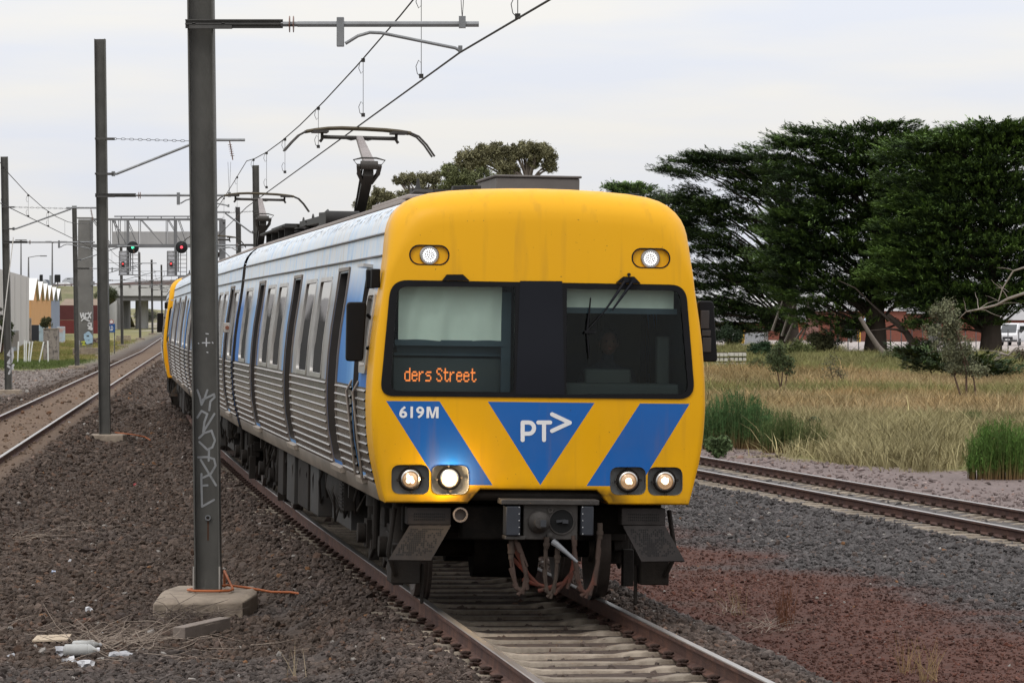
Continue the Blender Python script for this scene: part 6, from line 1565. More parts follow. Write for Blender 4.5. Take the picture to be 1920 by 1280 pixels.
at_box('traffic_screen', 'back of a grey road sign panel beside the traffic lights', 'sign', 92.5, 97.5, 516, 540, 622, .2, M('sign_back_grey', (.24, .26, .28), .6)); at_box('relay_cabinet', 'grey blue box standing behind the gabled sheds', 'cabinet', 80, 91.5, 533, 556, 560, 1.5, M('cabinet_grey_blue', (.22, .26, .30), .7), base=3.5)

# ------------------------------------------------------------------ right background: brick depot, yard, fence, stacks, van
brick_m = bpy.data.materials.new('brick_red'); brick_m.use_nodes = True; t = brick_m.node_tree; tcb = nd(t, 'ShaderNodeTexCoord'); bt = nd(t, 'ShaderNodeTexBrick'); bt.inputs['Scale'].default_value = 2.2
bt.inputs['Color1'].default_value = (.20, .055, .032, 1); bt.inputs['Color2'].default_value = (.15, .045, .028, 1); bt.inputs['Mortar'].default_value = (.19, .09, .065, 1); mpb = nd(t, 'ShaderNodeMapping'); mpb.inputs['Rotation'].default_value = (R(90), 0, 0)
t.links.new(tcb.outputs['Object'], mpb.inputs[0]); t.links.new(mpb.outputs[0], bt.inputs['Vector']); t.links.new(bt.outputs[0], t.nodes['Principled BSDF'].inputs['Base Color']); t.nodes['Principled BSDF'].inputs['Roughness'].default_value = .85
def brick_hall(px0, px1, py0, z, label, doors=(), py1=634):
    a, b = at(px0, py0, z), at(px1, py1, z); g_ = gh((a.x + b.x) / 2, z) - .1; e = empty('brick_hall', ((a.x + b.x) / 2, z, g_)); tag(e, label, 'building', 'brick halls of the depot'); w, h = b.x - a.x, a.z - g_
    MB().box((0, 8, h / 2), (w, 16, h)).build('wall', brick_m, e); mb = MB(); mb.add([(-w / 2 - .3, -.3, h), (w / 2 + .3, -.3, h), (w / 2 + .3, 8, h + 1.6), (-w / 2 - .3, 8, h + 1.6), (w / 2 + .3, 16.3, h), (-w / 2 - .3, 16.3, h)], [(0, 1, 2, 3), (3, 2, 4, 5)]); mb.build('roof', M('hall_roof', (.27, .26, .26), .7, 0, .1, .4), e)
    for p, q, top_, mat in doors:
        d0, d1 = at(p, top_, z), at(q, top_, z); MB().box(((d0.x + d1.x) / 2 - e.location.x, -.06, (d0.z - g_) / 2), (d1.x - d0.x, .12, d0.z - g_)).build('door', mat, e)
    return e
dg = M('roller_door_grey', (.16, .155, .15), .7, 0, .1, 1); db_ = M('pillar_dark', (.05, .035, .03), .8); yel = M('bollard_yellow', (.50, .30, .04), .6)
h1 = brick_hall(1535, 1700, 583, 372, 'red brick hall behind the big cypress trunk with a round white sign', [(1590, 1606, 612, dg), (1556, 1559, 592, db_), (1570, 1573, 592, db_), (1640, 1652, 600, db_)])
a = at(1624, 598.5, 371.7); MB().lathe([(0, 0), (.24, 0), (.24, .04), (0, .05)], 20, 0, Matrix.Translation((a.x - h1.location.x, -.3, a.z - h1.location.z)) @ Matrix.Rotation(R(90), 4, 'X')).build('round_sign', M('sign_pale_blue', (.55, .65, .78), .5), h1)
brick_hall(1700, 1868, 588, 380, 'red brick hall right of the cypress trunk, mostly behind the grey sapling', [(1740, 1765, 606, dg)])
brick_hall(1290, 1530, 604, 395, 'low red brick hall at the far left of the depot yard, behind the leaning trunks', [(1400, 1440, 615, dg), (1330, 1365, 612, dg)])
brick_hall(1866, 1990, 600, 400, 'far brick hall behind the white van', [])
for p0, p1, q0, q1, z, m_, lb in ((1398, 1432, 625, 645, 330, M('pallet_grey', (.28, .29, .30), .8), 'grey crates stacked at the edge of the depot yard'), (1372, 1392, 610, 634, 360, M('crate_white', (.55, .55, .56), .7), 'white box in the yard behind the sleeper stacks'), (1386, 1396, 617, 634, 352, yel, 'yellow machine part in the yard left of the leaning trunks'), (1610, 1614, 606, 634, 366, yel, 'yellow post before the brick hall door'), (1470, 1500, 604, 632, 365, M('crate_orange', (.36, .10, .05), .7), 'orange red box at the depot behind the dead branches')):
    at_box('yard_box', lb, 'box', p0, p1, q0, q1, z, 1.2, m_, 'goods in the depot yard', base=gh((lerp(p0, p1, .5) - CX) * z / F, z) - .03)
fn = empty('yard_fence', (kx(1640, 272), 272, 0)); tag(fn, 'chain-link yard fence with thin grey posts behind the cypress trunks', 'fence'); fm_ = M('fence_post_grey', (.13, .13, .135), .6, .3)
X = lambda p, z=272: kx(p, z) - kx(1640, 272)
for p in list(range(1550, 1990, 20)):
    x = X(p); g_ = gh(x + fn.location.x, 272); MB().cyl((x, 0, g_ - .1), (x, 0, g_ + 1.75), .035, 6).build('post', fm_, fn)
for z_ in (.15, .95, 1.72): MB().tube([(X(p), 0, gh(X(p) + fn.location.x, 272) + z_) for p in range(1550, 1990, 60)], .012, 4).build('wire', fm_, fn)
for k, (p0, p1) in enumerate(((1338, 1364), (1366, 1398))):
    z = 205; a, b = at(p0, 627, z), at(p1, 660, z); g_ = gh((a.x + b.x) / 2, z); e = empty('sleeper_stack', ((a.x + b.x) / 2, z, g_)); tag(e, ('stack of new pale concrete sleepers, nearest the train, at the meadow edge', 'stack of new pale concrete sleepers, right one of the two, beside a green bush')[k], 'sleeper stack', 'sleeper stacks at the meadow edge')
    nx = 4 if k else 3
    for j in range(4):
        for i in range(nx): MB().box(((i - (nx - 1) / 2) * .225, 0, .12 + .26 * j), (.20, 2.4, .17), 0, None, (.16, 2.36)).build('sleeper', M('sleeper_new', (.44, .42, .36), .9, 0, .1, 3), e, bevel=.012)
        MB().box((0, -.6, .23 + .26 * j), (nx * .23, .1, .05)).build('batten', db_, e)
a = at(1902, 641, 330); small_car(a.x, 330, gh(a.x, 330), R(-112), 'white delivery van parked in the depot yard at the right edge', 0, True)
# ------------------------------------------------------------------ vegetation
def leaf_mat(name, rough=.75, var=.3):
    m = M(name, rough=rough, var=var, vs=.8, tint='tint', spec=.2)
    p = m.node_tree.nodes['Principled BSDF']
    return m
cyp_m, euc_m, bush_m = leaf_mat('cypress_spray'), leaf_mat('eucalypt_leaf'), leaf_mat('bush_leaf')
bark_c = M('cypress_bark', (.044, .035, .029), .95, 0, .35, 1.2, .6, 6, stretch=(1, 1, .25), spec=.05)
bark_d = M('bark_dark', (.060, .046, .038), .95, 0, .35, 1.2, .6, 6, stretch=(1, 1, .25)); bark_g = M('bark_grey', (.15, .125, .105), .9, 0, .3, 2, .4, 8, stretch=(1, 1, .3)); dead_m = M('dead_wood', (.21, .18, .155), .9, 0, .25, 3)
bark_b = M('bark_brown', (.085, .052, .038), .9, 0, .3, 3, .4, 8)
def leaves_mesh(name, C, D, U, Ln, Wd, col, mat):
    """one kite-shaped leaf (quad) per row: centre, direction, side, length, width"""
    n = len(C); S = np.cross(D, U); S /= np.maximum(np.linalg.norm(S, axis=1, keepdims=True), 1e-6)
    L2, W2 = Ln[:, None], Wd[:, None]
    V = np.stack([C - D * L2 * .5, C + S * W2 * .5 - D * L2 * .05, C + D * L2 * .5, C - S * W2 * .5 - D * L2 * .05], 1).reshape(-1, 3)
    return np_mesh(name, V, np.arange(4 * n).reshape(n, 4), mat, {'tint': ('FLOAT_COLOR', 'POINT', np.repeat(np.c_[col, np.ones(n)], 4, 0))})
def unit(v): return v / np.maximum(np.linalg.norm(v, axis=1, keepdims=True), 1e-6)

def limb(mb, a, b, r0, r1, rr, n=5, sag=.06):
    a, b = Vector(a), Vector(b); L_ = (b - a).length; pts = []
    for i in range(n + 1):
        t_ = i / n; p = a.lerp(b, t_); p += Vector((rr.uniform(-1, 1), rr.uniform(-1, 1), rr.uniform(-1, 1))) * L_ * .035 * (0 < i < n); p.z += math.sin(math.pi * t_) * L_ * sag; pts.append(p)
    mb.tube(pts, [lerp(r0, r1, i / n) for i in range(n + 1)], 6); return pts

def cypress(px_, z, ptop, pbase, pads, label, trunk_r=.6, seed=1, tint=1.0, tone=(0, 0)):
    """pads: (photo x, photo y, half width, half height) of each shelf of foliage, metres taken at depth z; each shelf is filled with upswept sprays"""
    rng = np.random.default_rng(seed); rr = random.Random(seed)
    X = (px_ - CX) * z / F; g_ = gh(X, z); e = empty('cypress_tree', (X, z, g_)); tag(e, label, 'tree', 'old cypress trees'); k = z / F
    tr = MB(); topz = CH + (HZ - ptop) * k - g_
    tr.tube([(0, 0, -.3), (.05, 0, .4), (.1, 0, 1.5), (0, .1, 4), (.2, .1, topz * .5), (.1, 0, topz * .85)], [trunk_r * 1.5, trunk_r * 1.15, trunk_r, trunk_r * .85, trunk_r * .6, .08], 10)
    C_, D_, U_, L_, W_, K_ = [], [], [], [], [], []
    for (qx, qy, hw, hh, *bright) in pads:
        br = bright[0] if bright else 0.0
        cx, cz = (qx - px_) * k, CH + (HZ - qy) * k - g_; hw, hh = hw * k, hh * k; depth = hw * rng.uniform(.7, 1.0); cy = rng.uniform(-.45, .45) * max(hw, 2.5)
        if br >= 0: limb(tr, (0, 0, max(1.5, cz - abs(cx) * .55 - .8)), (cx * .85, cy, cz - hh * .3), trunk_r * .16, .05, rr)
        # sprays: each a fan of small leaves sweeping out and up from the limb
        ns = int(24 + hw * hw * 6.5)
        a = rng.uniform(0, 6.283, ns); r = np.sqrt(rng.random(ns)); ox, oy = np.cos(a) * r * hw, np.sin(a) * r * depth
        dome = np.sqrt(np.clip(1 - r * r, 0, 1)); oz = (rng.uniform(-1, 1, ns)) * hh * (.25 + .75 * dome) + .10 * ox * np.sign(cx) * .5
        hd = unit(np.c_[ox + cx * .35, oy + cy * .3, np.zeros(ns)] + rng.normal(0, .15 * hw, (ns, 3)) * np.array([1, 1, 0])); out = unit(hd + np.c_[np.zeros((ns, 2)), rng.normal(.20, .16, ns)])
        m = 40
        t_ = rng.random((ns, m)); sl = rng.uniform(.7, 1.5, ns)
        base = np.c_[cx + ox, cy + oy, cz + oz]
        side = unit(np.cross(out, np.array([0, 0, 1.0])[None])); 
        P = base[:, None] + out[:, None] * (t_ * sl[:, None])[..., None] + side[:, None] * (rng.normal(0, .24, (ns, m)) * (1.1 - t_))[..., None] + np.c_[np.zeros((ns * m, 2)), rng.normal(0, .07, ns * m)].reshape(ns, m, 3)
        dd = unit((out[:, None] + rng.normal(0, .30, (ns, m, 3)) + np.array([0, 0, .10])).reshape(-1, 3))
        C_.append(P.reshape(-1, 3)); D_.append(dd); U_.append(unit(np.array([0, 0, 1.0]) + rng.normal(0, .25, (ns * m, 3))))
        L_.append(rng.uniform(.18, .42, ns * m)); W_.append(rng.uniform(.06, .12, ns * m))
        # tips paler as new growth; lit tops and shaded undersides painted into the colour
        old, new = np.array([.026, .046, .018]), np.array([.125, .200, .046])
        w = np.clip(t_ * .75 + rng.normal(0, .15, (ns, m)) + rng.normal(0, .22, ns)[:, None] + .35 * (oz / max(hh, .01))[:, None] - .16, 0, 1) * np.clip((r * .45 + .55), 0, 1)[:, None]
        w = np.clip(w * (1 + tone[0] + br) + .25 * br, 0, 1)  # painted highlights on the bright boughs, darker leaf colour in the inner fill
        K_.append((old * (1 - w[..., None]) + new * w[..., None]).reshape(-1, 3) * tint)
    tr.build('trunk', bark_c, e, smooth=60)
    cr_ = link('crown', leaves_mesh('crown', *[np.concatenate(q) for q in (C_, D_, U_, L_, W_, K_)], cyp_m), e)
    return e
def pad_grid(x0, x1, ytop, ybot, n, hw, hh, seed):
    """shelves spread over an outline: ytop/ybot are polylines of the crown's upper and lower edge"""
    rr = random.Random(seed); out = []
    for i in range(n):
        x = rr.uniform(x0, x1); a, b = np.interp(x, *zip(*ytop)), np.interp(x, *zip(*ybot)); t_ = (i * .618034) % 1.0
        h_ = rr.uniform(*hh); out.append((x, lerp(a + h_ * 1.0, b - h_ * 1.1, t_), rr.uniform(*hw), h_))
    # rim: shelves sitting along the upper edge
    for i in range(max(4, int((x1 - x0) / 26))):
        x = lerp(x0, x1, (i + .5) / max(4, int((x1 - x0) / 26))); a = np.interp(x, *zip(*ytop)); h_ = rr.uniform(*hh) * .8; out.append((x, a + h_ * 1.1 + rr.uniform(0, 8), rr.uniform(*hw) * .8, h_))
    return out
T1 = pad_grid(1280, 1500, [(1262, 385), (1285, 300), (1320, 284), (1400, 283), (1450, 290), (1510, 250)], [(1270, 520), (1300, 650), (1350, 640), (1420, 632), (1460, 615), (1500, 580)], 66, (30, 62), (7, 13), 3)
T1 += [(1268, 420, 40, 12), (1300, 360, 44, 11), (1290, 440, 46, 13), (1330, 405, 50, 13), (1300, 500, 44, 13), (1345, 470, 50, 14), (1290, 545, 40, 13), (1335, 540, 50, 14), (1310, 590, 44, 13), (1360, 600, 50, 14), (1330, 630, 40, 12), (1400, 560, 52, 14), (1410, 620, 48, 13), (1275, 470, 36, 11), (1380, 520, 50, 13), (1440, 600, 46, 13)]
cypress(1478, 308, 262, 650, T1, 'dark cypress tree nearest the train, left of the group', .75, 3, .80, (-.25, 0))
T2 = pad_grid(1465, 1770, [(1450, 290), (1478, 250), (1500, 262), (1530, 238), (1572, 256), (1602, 232), (1650, 224), (1676, 226), (1694, 248), (1740, 240), (1790, 252)], [(1450, 590), (1500, 560), (1560, 575), (1640, 590), (1700, 575), (1780, 560)], 105, (30, 68), (8, 14), 4)
def fill(x0, x1, y0, y1, n, seed):
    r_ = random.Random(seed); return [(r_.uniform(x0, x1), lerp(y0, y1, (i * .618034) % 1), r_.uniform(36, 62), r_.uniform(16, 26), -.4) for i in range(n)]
T1 += fill(1300, 1480, 330, 610, 26, 91); T2 += fill(1480, 1760, 320, 560, 28, 92)
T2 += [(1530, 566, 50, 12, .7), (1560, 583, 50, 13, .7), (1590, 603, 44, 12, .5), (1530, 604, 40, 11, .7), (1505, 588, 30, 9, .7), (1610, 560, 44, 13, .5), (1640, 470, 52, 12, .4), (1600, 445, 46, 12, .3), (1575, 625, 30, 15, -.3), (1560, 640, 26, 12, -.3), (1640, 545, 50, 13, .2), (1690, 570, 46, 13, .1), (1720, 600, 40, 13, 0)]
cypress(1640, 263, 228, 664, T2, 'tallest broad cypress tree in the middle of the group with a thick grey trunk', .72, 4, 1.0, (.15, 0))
T3 = pad_grid(1690, 1990, [(1680, 300), (1715, 268), (1745, 246), (1772, 262), (1802, 232), (1832, 244), (1856, 222), (1900, 236), (1990, 222)], [(1680, 500), (1720, 590), (1780, 615), (1850, 590), (1920, 605), (1990, 610)], 110, (34, 72), (8, 15), 6)
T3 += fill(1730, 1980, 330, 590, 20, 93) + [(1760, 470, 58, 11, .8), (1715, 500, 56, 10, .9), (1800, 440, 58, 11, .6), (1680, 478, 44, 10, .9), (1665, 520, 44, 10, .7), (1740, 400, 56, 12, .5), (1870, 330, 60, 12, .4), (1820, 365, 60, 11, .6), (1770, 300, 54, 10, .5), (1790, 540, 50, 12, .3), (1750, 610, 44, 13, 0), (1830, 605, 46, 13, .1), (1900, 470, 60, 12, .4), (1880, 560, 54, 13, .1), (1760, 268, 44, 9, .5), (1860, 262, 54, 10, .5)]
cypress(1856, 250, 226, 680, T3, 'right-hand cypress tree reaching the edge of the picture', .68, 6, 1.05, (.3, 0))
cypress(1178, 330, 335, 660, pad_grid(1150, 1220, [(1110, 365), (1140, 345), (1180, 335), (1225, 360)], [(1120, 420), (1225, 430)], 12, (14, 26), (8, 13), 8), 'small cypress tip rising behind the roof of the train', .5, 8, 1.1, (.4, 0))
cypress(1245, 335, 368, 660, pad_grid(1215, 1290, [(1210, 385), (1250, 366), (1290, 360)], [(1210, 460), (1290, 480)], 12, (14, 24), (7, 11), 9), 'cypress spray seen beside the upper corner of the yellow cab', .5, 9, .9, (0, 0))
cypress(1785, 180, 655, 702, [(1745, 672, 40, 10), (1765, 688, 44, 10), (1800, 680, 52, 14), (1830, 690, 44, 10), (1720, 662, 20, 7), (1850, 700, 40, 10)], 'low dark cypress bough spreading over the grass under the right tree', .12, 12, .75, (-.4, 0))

def eucalypt(px_, z, blobs, label, seed, forks, tint=1.0, lp=5000, leaf=(.12, .27), gtone=None):
    rng = np.random.default_rng(seed); rr = random.Random(seed); X = (px_ - CX) * z / F; g_ = gh(X, z); k = z / F
    e = empty('eucalyptus_tree', (X, z, g_)); tag(e, label, 'tree', 'eucalyptus trees behind the train'); tr = MB()
    fork = Vector((.2, 0, CH + (HZ - forks) * k - g_)); limb(tr, (0, 0, -.3), fork, .38, .24, rr, 5, 0)
    C_, K_ = [], []
    for qx, qy, rw, rh in blobs:
        c = Vector(((qx - px_) * k, rng.uniform(-.5, .5) * rw * k, CH + (HZ - qy) * k - g_)); rw_, rh_ = rw * k, rh * k
        for j in range(3):
            limb(tr, fork, (c.x + rr.uniform(-.5, .5) * rw_, c.y + rr.uniform(-.4, .4) * rw_, c.z - rh_ * .2 + rr.uniform(-.2, .3) * rh_), .11, .03, rr, 6, .04)
        nc = 26; d = unit(rng.normal(0, 1, (nc, 3))) * (rng.random((nc, 1)) ** .33); cc = np.array(c) + d * np.array([rw_, rw_ * .9, rh_]) * .88; cr = rng.uniform(.22, .42, nc) * min(rw_, rh_) * 1.1
        n = int(lp * rw * rh / 620); ci = rng.integers(0, nc, n); q = rng.normal(0, .50, (n, 3)) * cr[ci][:, None]
        C_.append(cc[ci] + q); tone = rng.normal(0, .18, nc)[ci] + rng.normal(0, .15, n)
        base = np.array(gtone or [.150, .142, .078]) * 1.0; K_.append(np.clip(base * (1 + tone)[:, None] * np.where(rng.random(n) < .10, 1.7, 1)[:, None], .01, .4) * tint)
    C_, K_ = np.concatenate(C_), np.concatenate(K_); n = len(C_)
    tr.build('trunk', bark_g, e, smooth=60); link('crown', leaves_mesh('crown', C_, unit(rng.normal(0, 1, (n, 3)) + np.array([0, 0, -.5])), unit(rng.normal(0, 1, (n, 3))), rng.uniform(*leaf, n), rng.uniform(.04, .09, n), K_, euc_m), e)
    return e
eucalypt(985, 245, [(880, 300, 26, 20), (905, 290, 30, 20), (930, 283, 30, 17), (945, 305, 24, 22), (965, 282, 22, 14), (978, 285, 18, 16), (990, 282, 24, 18), (1015, 285, 26, 18), (1030, 305, 18, 20), (1000, 305, 16, 12), (960, 320, 16, 14)], 'tallest eucalyptus behind the roof of the train, with bare limbs showing', 21, 345)
eucalypt(880, 262, [(840, 320, 18, 14), (865, 325, 28, 20), (895, 322, 30, 18), (905, 340, 34, 18), (850, 345, 34, 20), (880, 355, 40, 18), (925, 345, 26, 16), (940, 335, 22, 14)], 'middle eucalyptus mass with greener leaves left of the tallest one', 22, 380, gtone=[.130, .142, .064])
eucalypt(790, 270, [(765, 335, 20, 13), (790, 335, 24, 13), (812, 333, 18, 14), (745, 338, 9, 9), (800, 360, 34, 14), (775, 368, 34, 14), (830, 362, 30, 16)], 'eucalyptus with a flat crown between the pantograph and the middle tree', 23, 390)
eucalypt(705, 250, [(712, 365, 20, 14), (725, 372, 18, 14), (690, 380, 18, 14), (675, 385, 12, 12), (735, 395, 22, 14), (700, 395, 26, 12)], 'small round eucalyptus directly behind the raised pantograph', 24, 410)
for x_, z_, lb in ((960, 420, 'far tree line'),):
    pass

def bush(px0, px1, py0, py1, z, col, label, name='bush', n=3200, leaf=(.10, .25), group='bushes', seed=1, cat='bush', base=None):
    rng = np.random.default_rng(seed); k = z / F; X = ((px0 + px1) / 2 - CX) * k; g_ = gh(X, z) if base is None else base; w, h = (px1 - px0) / 2 * k, max(.4, CH + (HZ - py0) * k - g_); rr = random.Random(seed)
    e = empty(name, (X, z, g_)); tag(e, label, cat, group); nc = 22; d = unit(rng.normal(0, 1, (nc, 3))) * rng.random((nc, 1)) ** .4; cc = d * np.array([w * .8, w * .7, h * .38]) + np.array([0, 0, h * .55]); cr = rng.uniform(.25, .45, nc) * min(w, h)
    ci = rng.integers(0, nc, n); P = cc[ci] + unit(rng.normal(0, 1, (n, 3))) * (rng.random((n, 1)) ** .5) * cr[ci][:, None]; P[:, 2] = np.abs(P[:, 2])
    K = np.clip(np.array(col) * (1 + rng.normal(0, .2, nc)[ci] + rng.normal(0, .18, n))[:, None], .005, .5)
    tr = MB()
    for j in range(7): limb(tr, (rr.uniform(-.1, .1) * w, 0, -.05), tuple(cc[j]), .03 * max(1, h / 2), .008, rr, 4, 0)
    tr.build('stem', bark_b, e, smooth=60); link('foliage', leaves_mesh('foliage', P, unit(rng.normal(0, 1, (n, 3))), unit(rng.normal(0, 1, (n, 3))), rng.uniform(*leaf, n), rng.uniform(.04, .10, n), K, bush_m), e)
    return e
bush(72, 102, 592, 613, 416, (.055, .058, .025), 'dark green shrub on top of the graffiti walls below the orange sheds', seed=31, base=2.6 - 1.2, n=2500)
bush(-8, 14, 558, 640, 322, (.15, .145, .125), 'grey leafless looking shrub at the left edge against the warehouse', seed=32, n=2600)
bush(-6, 34, 590, 642, 318, (.060, .075, .028), 'green shrub at the foot of the grey shrub, left edge', seed=33, n=2600)
bush(174, 228, 541, 566, 600, (.050, .060, .028), 'dark green tree crown beside the bridge wing wall', seed=34, base=5.3, n=3000, leaf=(.3, .6))
bush(50, 110, 541, 560, 612, (.09, .095, .05), 'olive scrub on the road embankment above the gabled sheds', seed=35, base=4.6, n=2500, leaf=(.3, .6))
bush(230, 246, 565, 625, 680, (.035, .042, .025), 'dark tree seen through the bridge opening, left', seed=36, n=2500, leaf=(.3, .7))
bush(246, 300, 580, 625, 820, (.075, .08, .06), 'far hazy trees seen under the bridge', seed=37, n=3000, leaf=(.4, .8))
bush(1398, 1452, 636, 662, 238, (.022, .045, .018), 'dark green bush beside the right sleeper stack', seed=38, n=3000)
bush(1505, 1575, 622, 668, 262, (.050, .052, .024), 'olive bush before the yard fence left of the big trunk', seed=39, n=3500)
bush(1450, 1530, 640, 672, 250, (.075, .090, .030), 'pale green bush under the leaning dead trunks', seed=40, n=3000)
bush(1895, 1960, 655, 705, 215, (.085, .066, .042), 'brown dry bush at the right edge below the van', seed=41, n=2600)
bush(1570, 1620, 590, 640, 292, (.014, .020, .010), 'dark hanging foliage low beside the big cypress trunk', seed=42, n=3000, base=.8)

bush(1335, 1400, 612, 648, 300, (.020, .034, .016), 'dark undergrowth left of the leaning dead branches', seed=43, n=3600)
bush(1690, 1760, 636, 676, 255, (.040, .055, .022), 'dark green bush right of the dark leaning trunk', seed=44, n=3200)
bush(1640, 1700, 655, 684, 225, (.095, .105, .045), 'olive bush beside the foot of the curved fallen trunk', seed=45, n=2200, leaf=(.07, .16))
bush(1400, 1440, 668, 700, 190, (.10, .115, .045), 'low olive bush in the dry grass left of the young tree', seed=46, n=1800, leaf=(.06, .14))
# young trees in the meadow
def sapling(px_, pbase, ptop, z, blobs, col, label, seed, stems, n=2600, leaf=(.07, .16)):
    rng = np.random.default_rng(seed); rr = random.Random(seed); k = z / F; X = (px_ - CX) * k; g_ = gh(X, z); e = empty('young_tree', (X, z, g_)); tag(e, label, 'young tree', 'young trees in the meadow'); Q = lambda a, b: Vector(((a - px_) * k, 0, CH + (HZ - b) * k - g_))
    tr = MB()
    for s in stems:
        pts = [Q(*p) for p in s]; pts[0].z = min(pts[0].z, -.05); tr.tube(pts, [lerp(.045, .012, i / (len(pts) - 1)) for i in range(len(pts))], 6)
    C_, K_ = [], []
    for qx, qy, rw, rh in blobs:
        c = np.array(Q(qx, qy)); c[1] = rng.uniform(-.4, .4) * rw * k; m = int(n * rw * rh / 900); nc = 14; d = unit(rng.normal(0, 1, (nc, 3))) * rng.random((nc, 1)) ** .4; cc = c + d * np.array([rw * k, rw * k, rh * k]) * .9; ci = rng.integers(0, nc, m)
        C_.append(cc[ci] + rng.normal(0, .10, (m, 3))); K_.append(np.clip(np.array(col) * (1 + rng.normal(0, .25, nc)[ci] + rng.normal(0, .2, m))[:, None], .01, .5))
        for j in range(4): limb(tr, Q(lerp(px_, qx, .6), qy + rh * 1.3), tuple(cc[j]), .014, .004, rr, 4, .05)
    C_, K_ = np.concatenate(C_), np.concatenate(K_); m = len(C_)
    tr.build('trunk', bark_b, e, smooth=60); link('crown', leaves_mesh('crown', C_, unit(rng.normal(0, 1, (m, 3)) + np.array([0, 0, -.3])), unit(rng.normal(0, 1, (m, 3))), rng.uniform(*leaf, m), rng.uniform(.025, .05, m), K_, bush_m), e)
sapling(1463, 752, 640, 152, [(1460, 668, 18, 14), (1455, 685, 22, 10), (1475, 680, 16, 12), (1462, 650, 12, 10), (1445, 672, 12, 10), (1478, 695, 10, 6)], (.062, .082, .034), 'young tree with a thin bare stem and small green crown in the meadow', 51, [[(1462, 755), (1463, 735), (1466, 712), (1468, 690), (1462, 660)], [(1467, 705), (1478, 692)], [(1467, 700), (1455, 682)]])
sapling(1800, 745, 565, 143, [(1765, 585, 22, 18), (1785, 600, 26, 18), (1770, 625, 26, 18), (1795, 640, 26, 18), (1810, 660, 22, 16), (1780, 660, 26, 16), (1760, 648, 16, 12), (1800, 685, 26, 14), (1830, 690, 24, 12), (1785, 690, 18, 10), (1780, 570, 14, 10), (1745, 620, 14, 12)], (.135, .140, .082), 'tall grey green sapling with airy leaves before the right cypress', 52, [[(1812, 735), (1812, 700), (1805, 660), (1790, 610), (1778, 575)], [(1827, 765), (1829, 735), (1826, 712), (1818, 690), (1800, 650)], [(1808, 680), (1770, 640)]], n=2100)
sapling(1565, 745, 660, 165, [(1560, 690, 26, 14), (1575, 705, 20, 12), (1550, 710, 20, 12), (1562, 672, 16, 10)], (.10, .095, .055), 'faint sparse sapling between the young tree and the leaning trunk', 53, [[(1592, 750), (1586, 735), (1582, 715), (1565, 690)]], n=420)

# leaning and fallen trunks, dead branches
def deadwood(pts, z, r, label, mat, seed, twigs=0, dz=0.0):
    rr = random.Random(seed); q = [at(a, b, z + dz * i) for i, (a, b) in enumerate(pts)]; o0 = q[0].copy(); mb = MB(); mb.tube([p - o0 for p in q], [lerp(r, r * .45, i / (len(q) - 1)) for i in range(len(q))], 7)
    for j in range(twigs):
        i = rr.randrange(1, len(q)); a = q[i] - o0; b = a + Vector((rr.uniform(-1.2, 1.2), rr.uniform(-.6, .6), rr.uniform(-.5, 1.0))) * r * 14; limb(mb, a, b, r * .35, r * .08, rr, 4, .05)
    o = mb.build('fallen_trunk' if r > .2 else 'dead_branch', mat, None, o0, smooth=60); tag(o, label, 'fallen trunk' if r > .2 else 'dead branch'); return o
deadwood([(1690, 702), (1680, 697), (1668, 684), (1660, 665), (1645, 648), (1630, 625), (1612, 595)], 230, .26, 'curved fallen trunk leaning from the meadow up against the big cypress', bark_g, 61)
deadwood([(1727, 665), (1712, 645), (1700, 625), (1685, 607), (1665, 590)], 250, .30, 'dark trunk leaning up to the left, right of the big cypress trunk', bark_d, 62, 3)
for i, (pts, lb) in enumerate([([(1448, 620), (1458, 590), (1468, 562)], 'steep dead grey pole left of the leaning fan'), ([(1466, 630), (1475, 600), (1490, 570)], 'dead grey branch second in the leaning fan'), ([(1472, 640), (1485, 610), (1497, 580)], 'dead grey branch in the middle of the leaning fan'), ([(1480, 655), (1500, 625), (1515, 605)], 'long dead branch at the foot of the leaning fan'), ([(1497, 648), (1508, 625), (1512, 612)], 'short dead branch at the right of the leaning fan')]):
    deadwood(pts, 268, .10, lb, dead_m, 63 + i)
deadwood([(1935, 545), (1890, 560), (1868, 572), (1835, 580), (1812, 584)], 170, .075, 'bare dead branch reaching in from the right edge', dead_m, 70, 9)
deadwood([(1925, 500), (1900, 508), (1880, 540), (1872, 565)], 168, .05, 'bare dead twigs above the dead branch at the right edge', dead_m, 71, 7)
deadwood([(1870, 672), (1878, 662), (1890, 666), (1905, 652)], 205, .10, 'small twisted dead stump under the right cypress', dead_m, 72, 6)

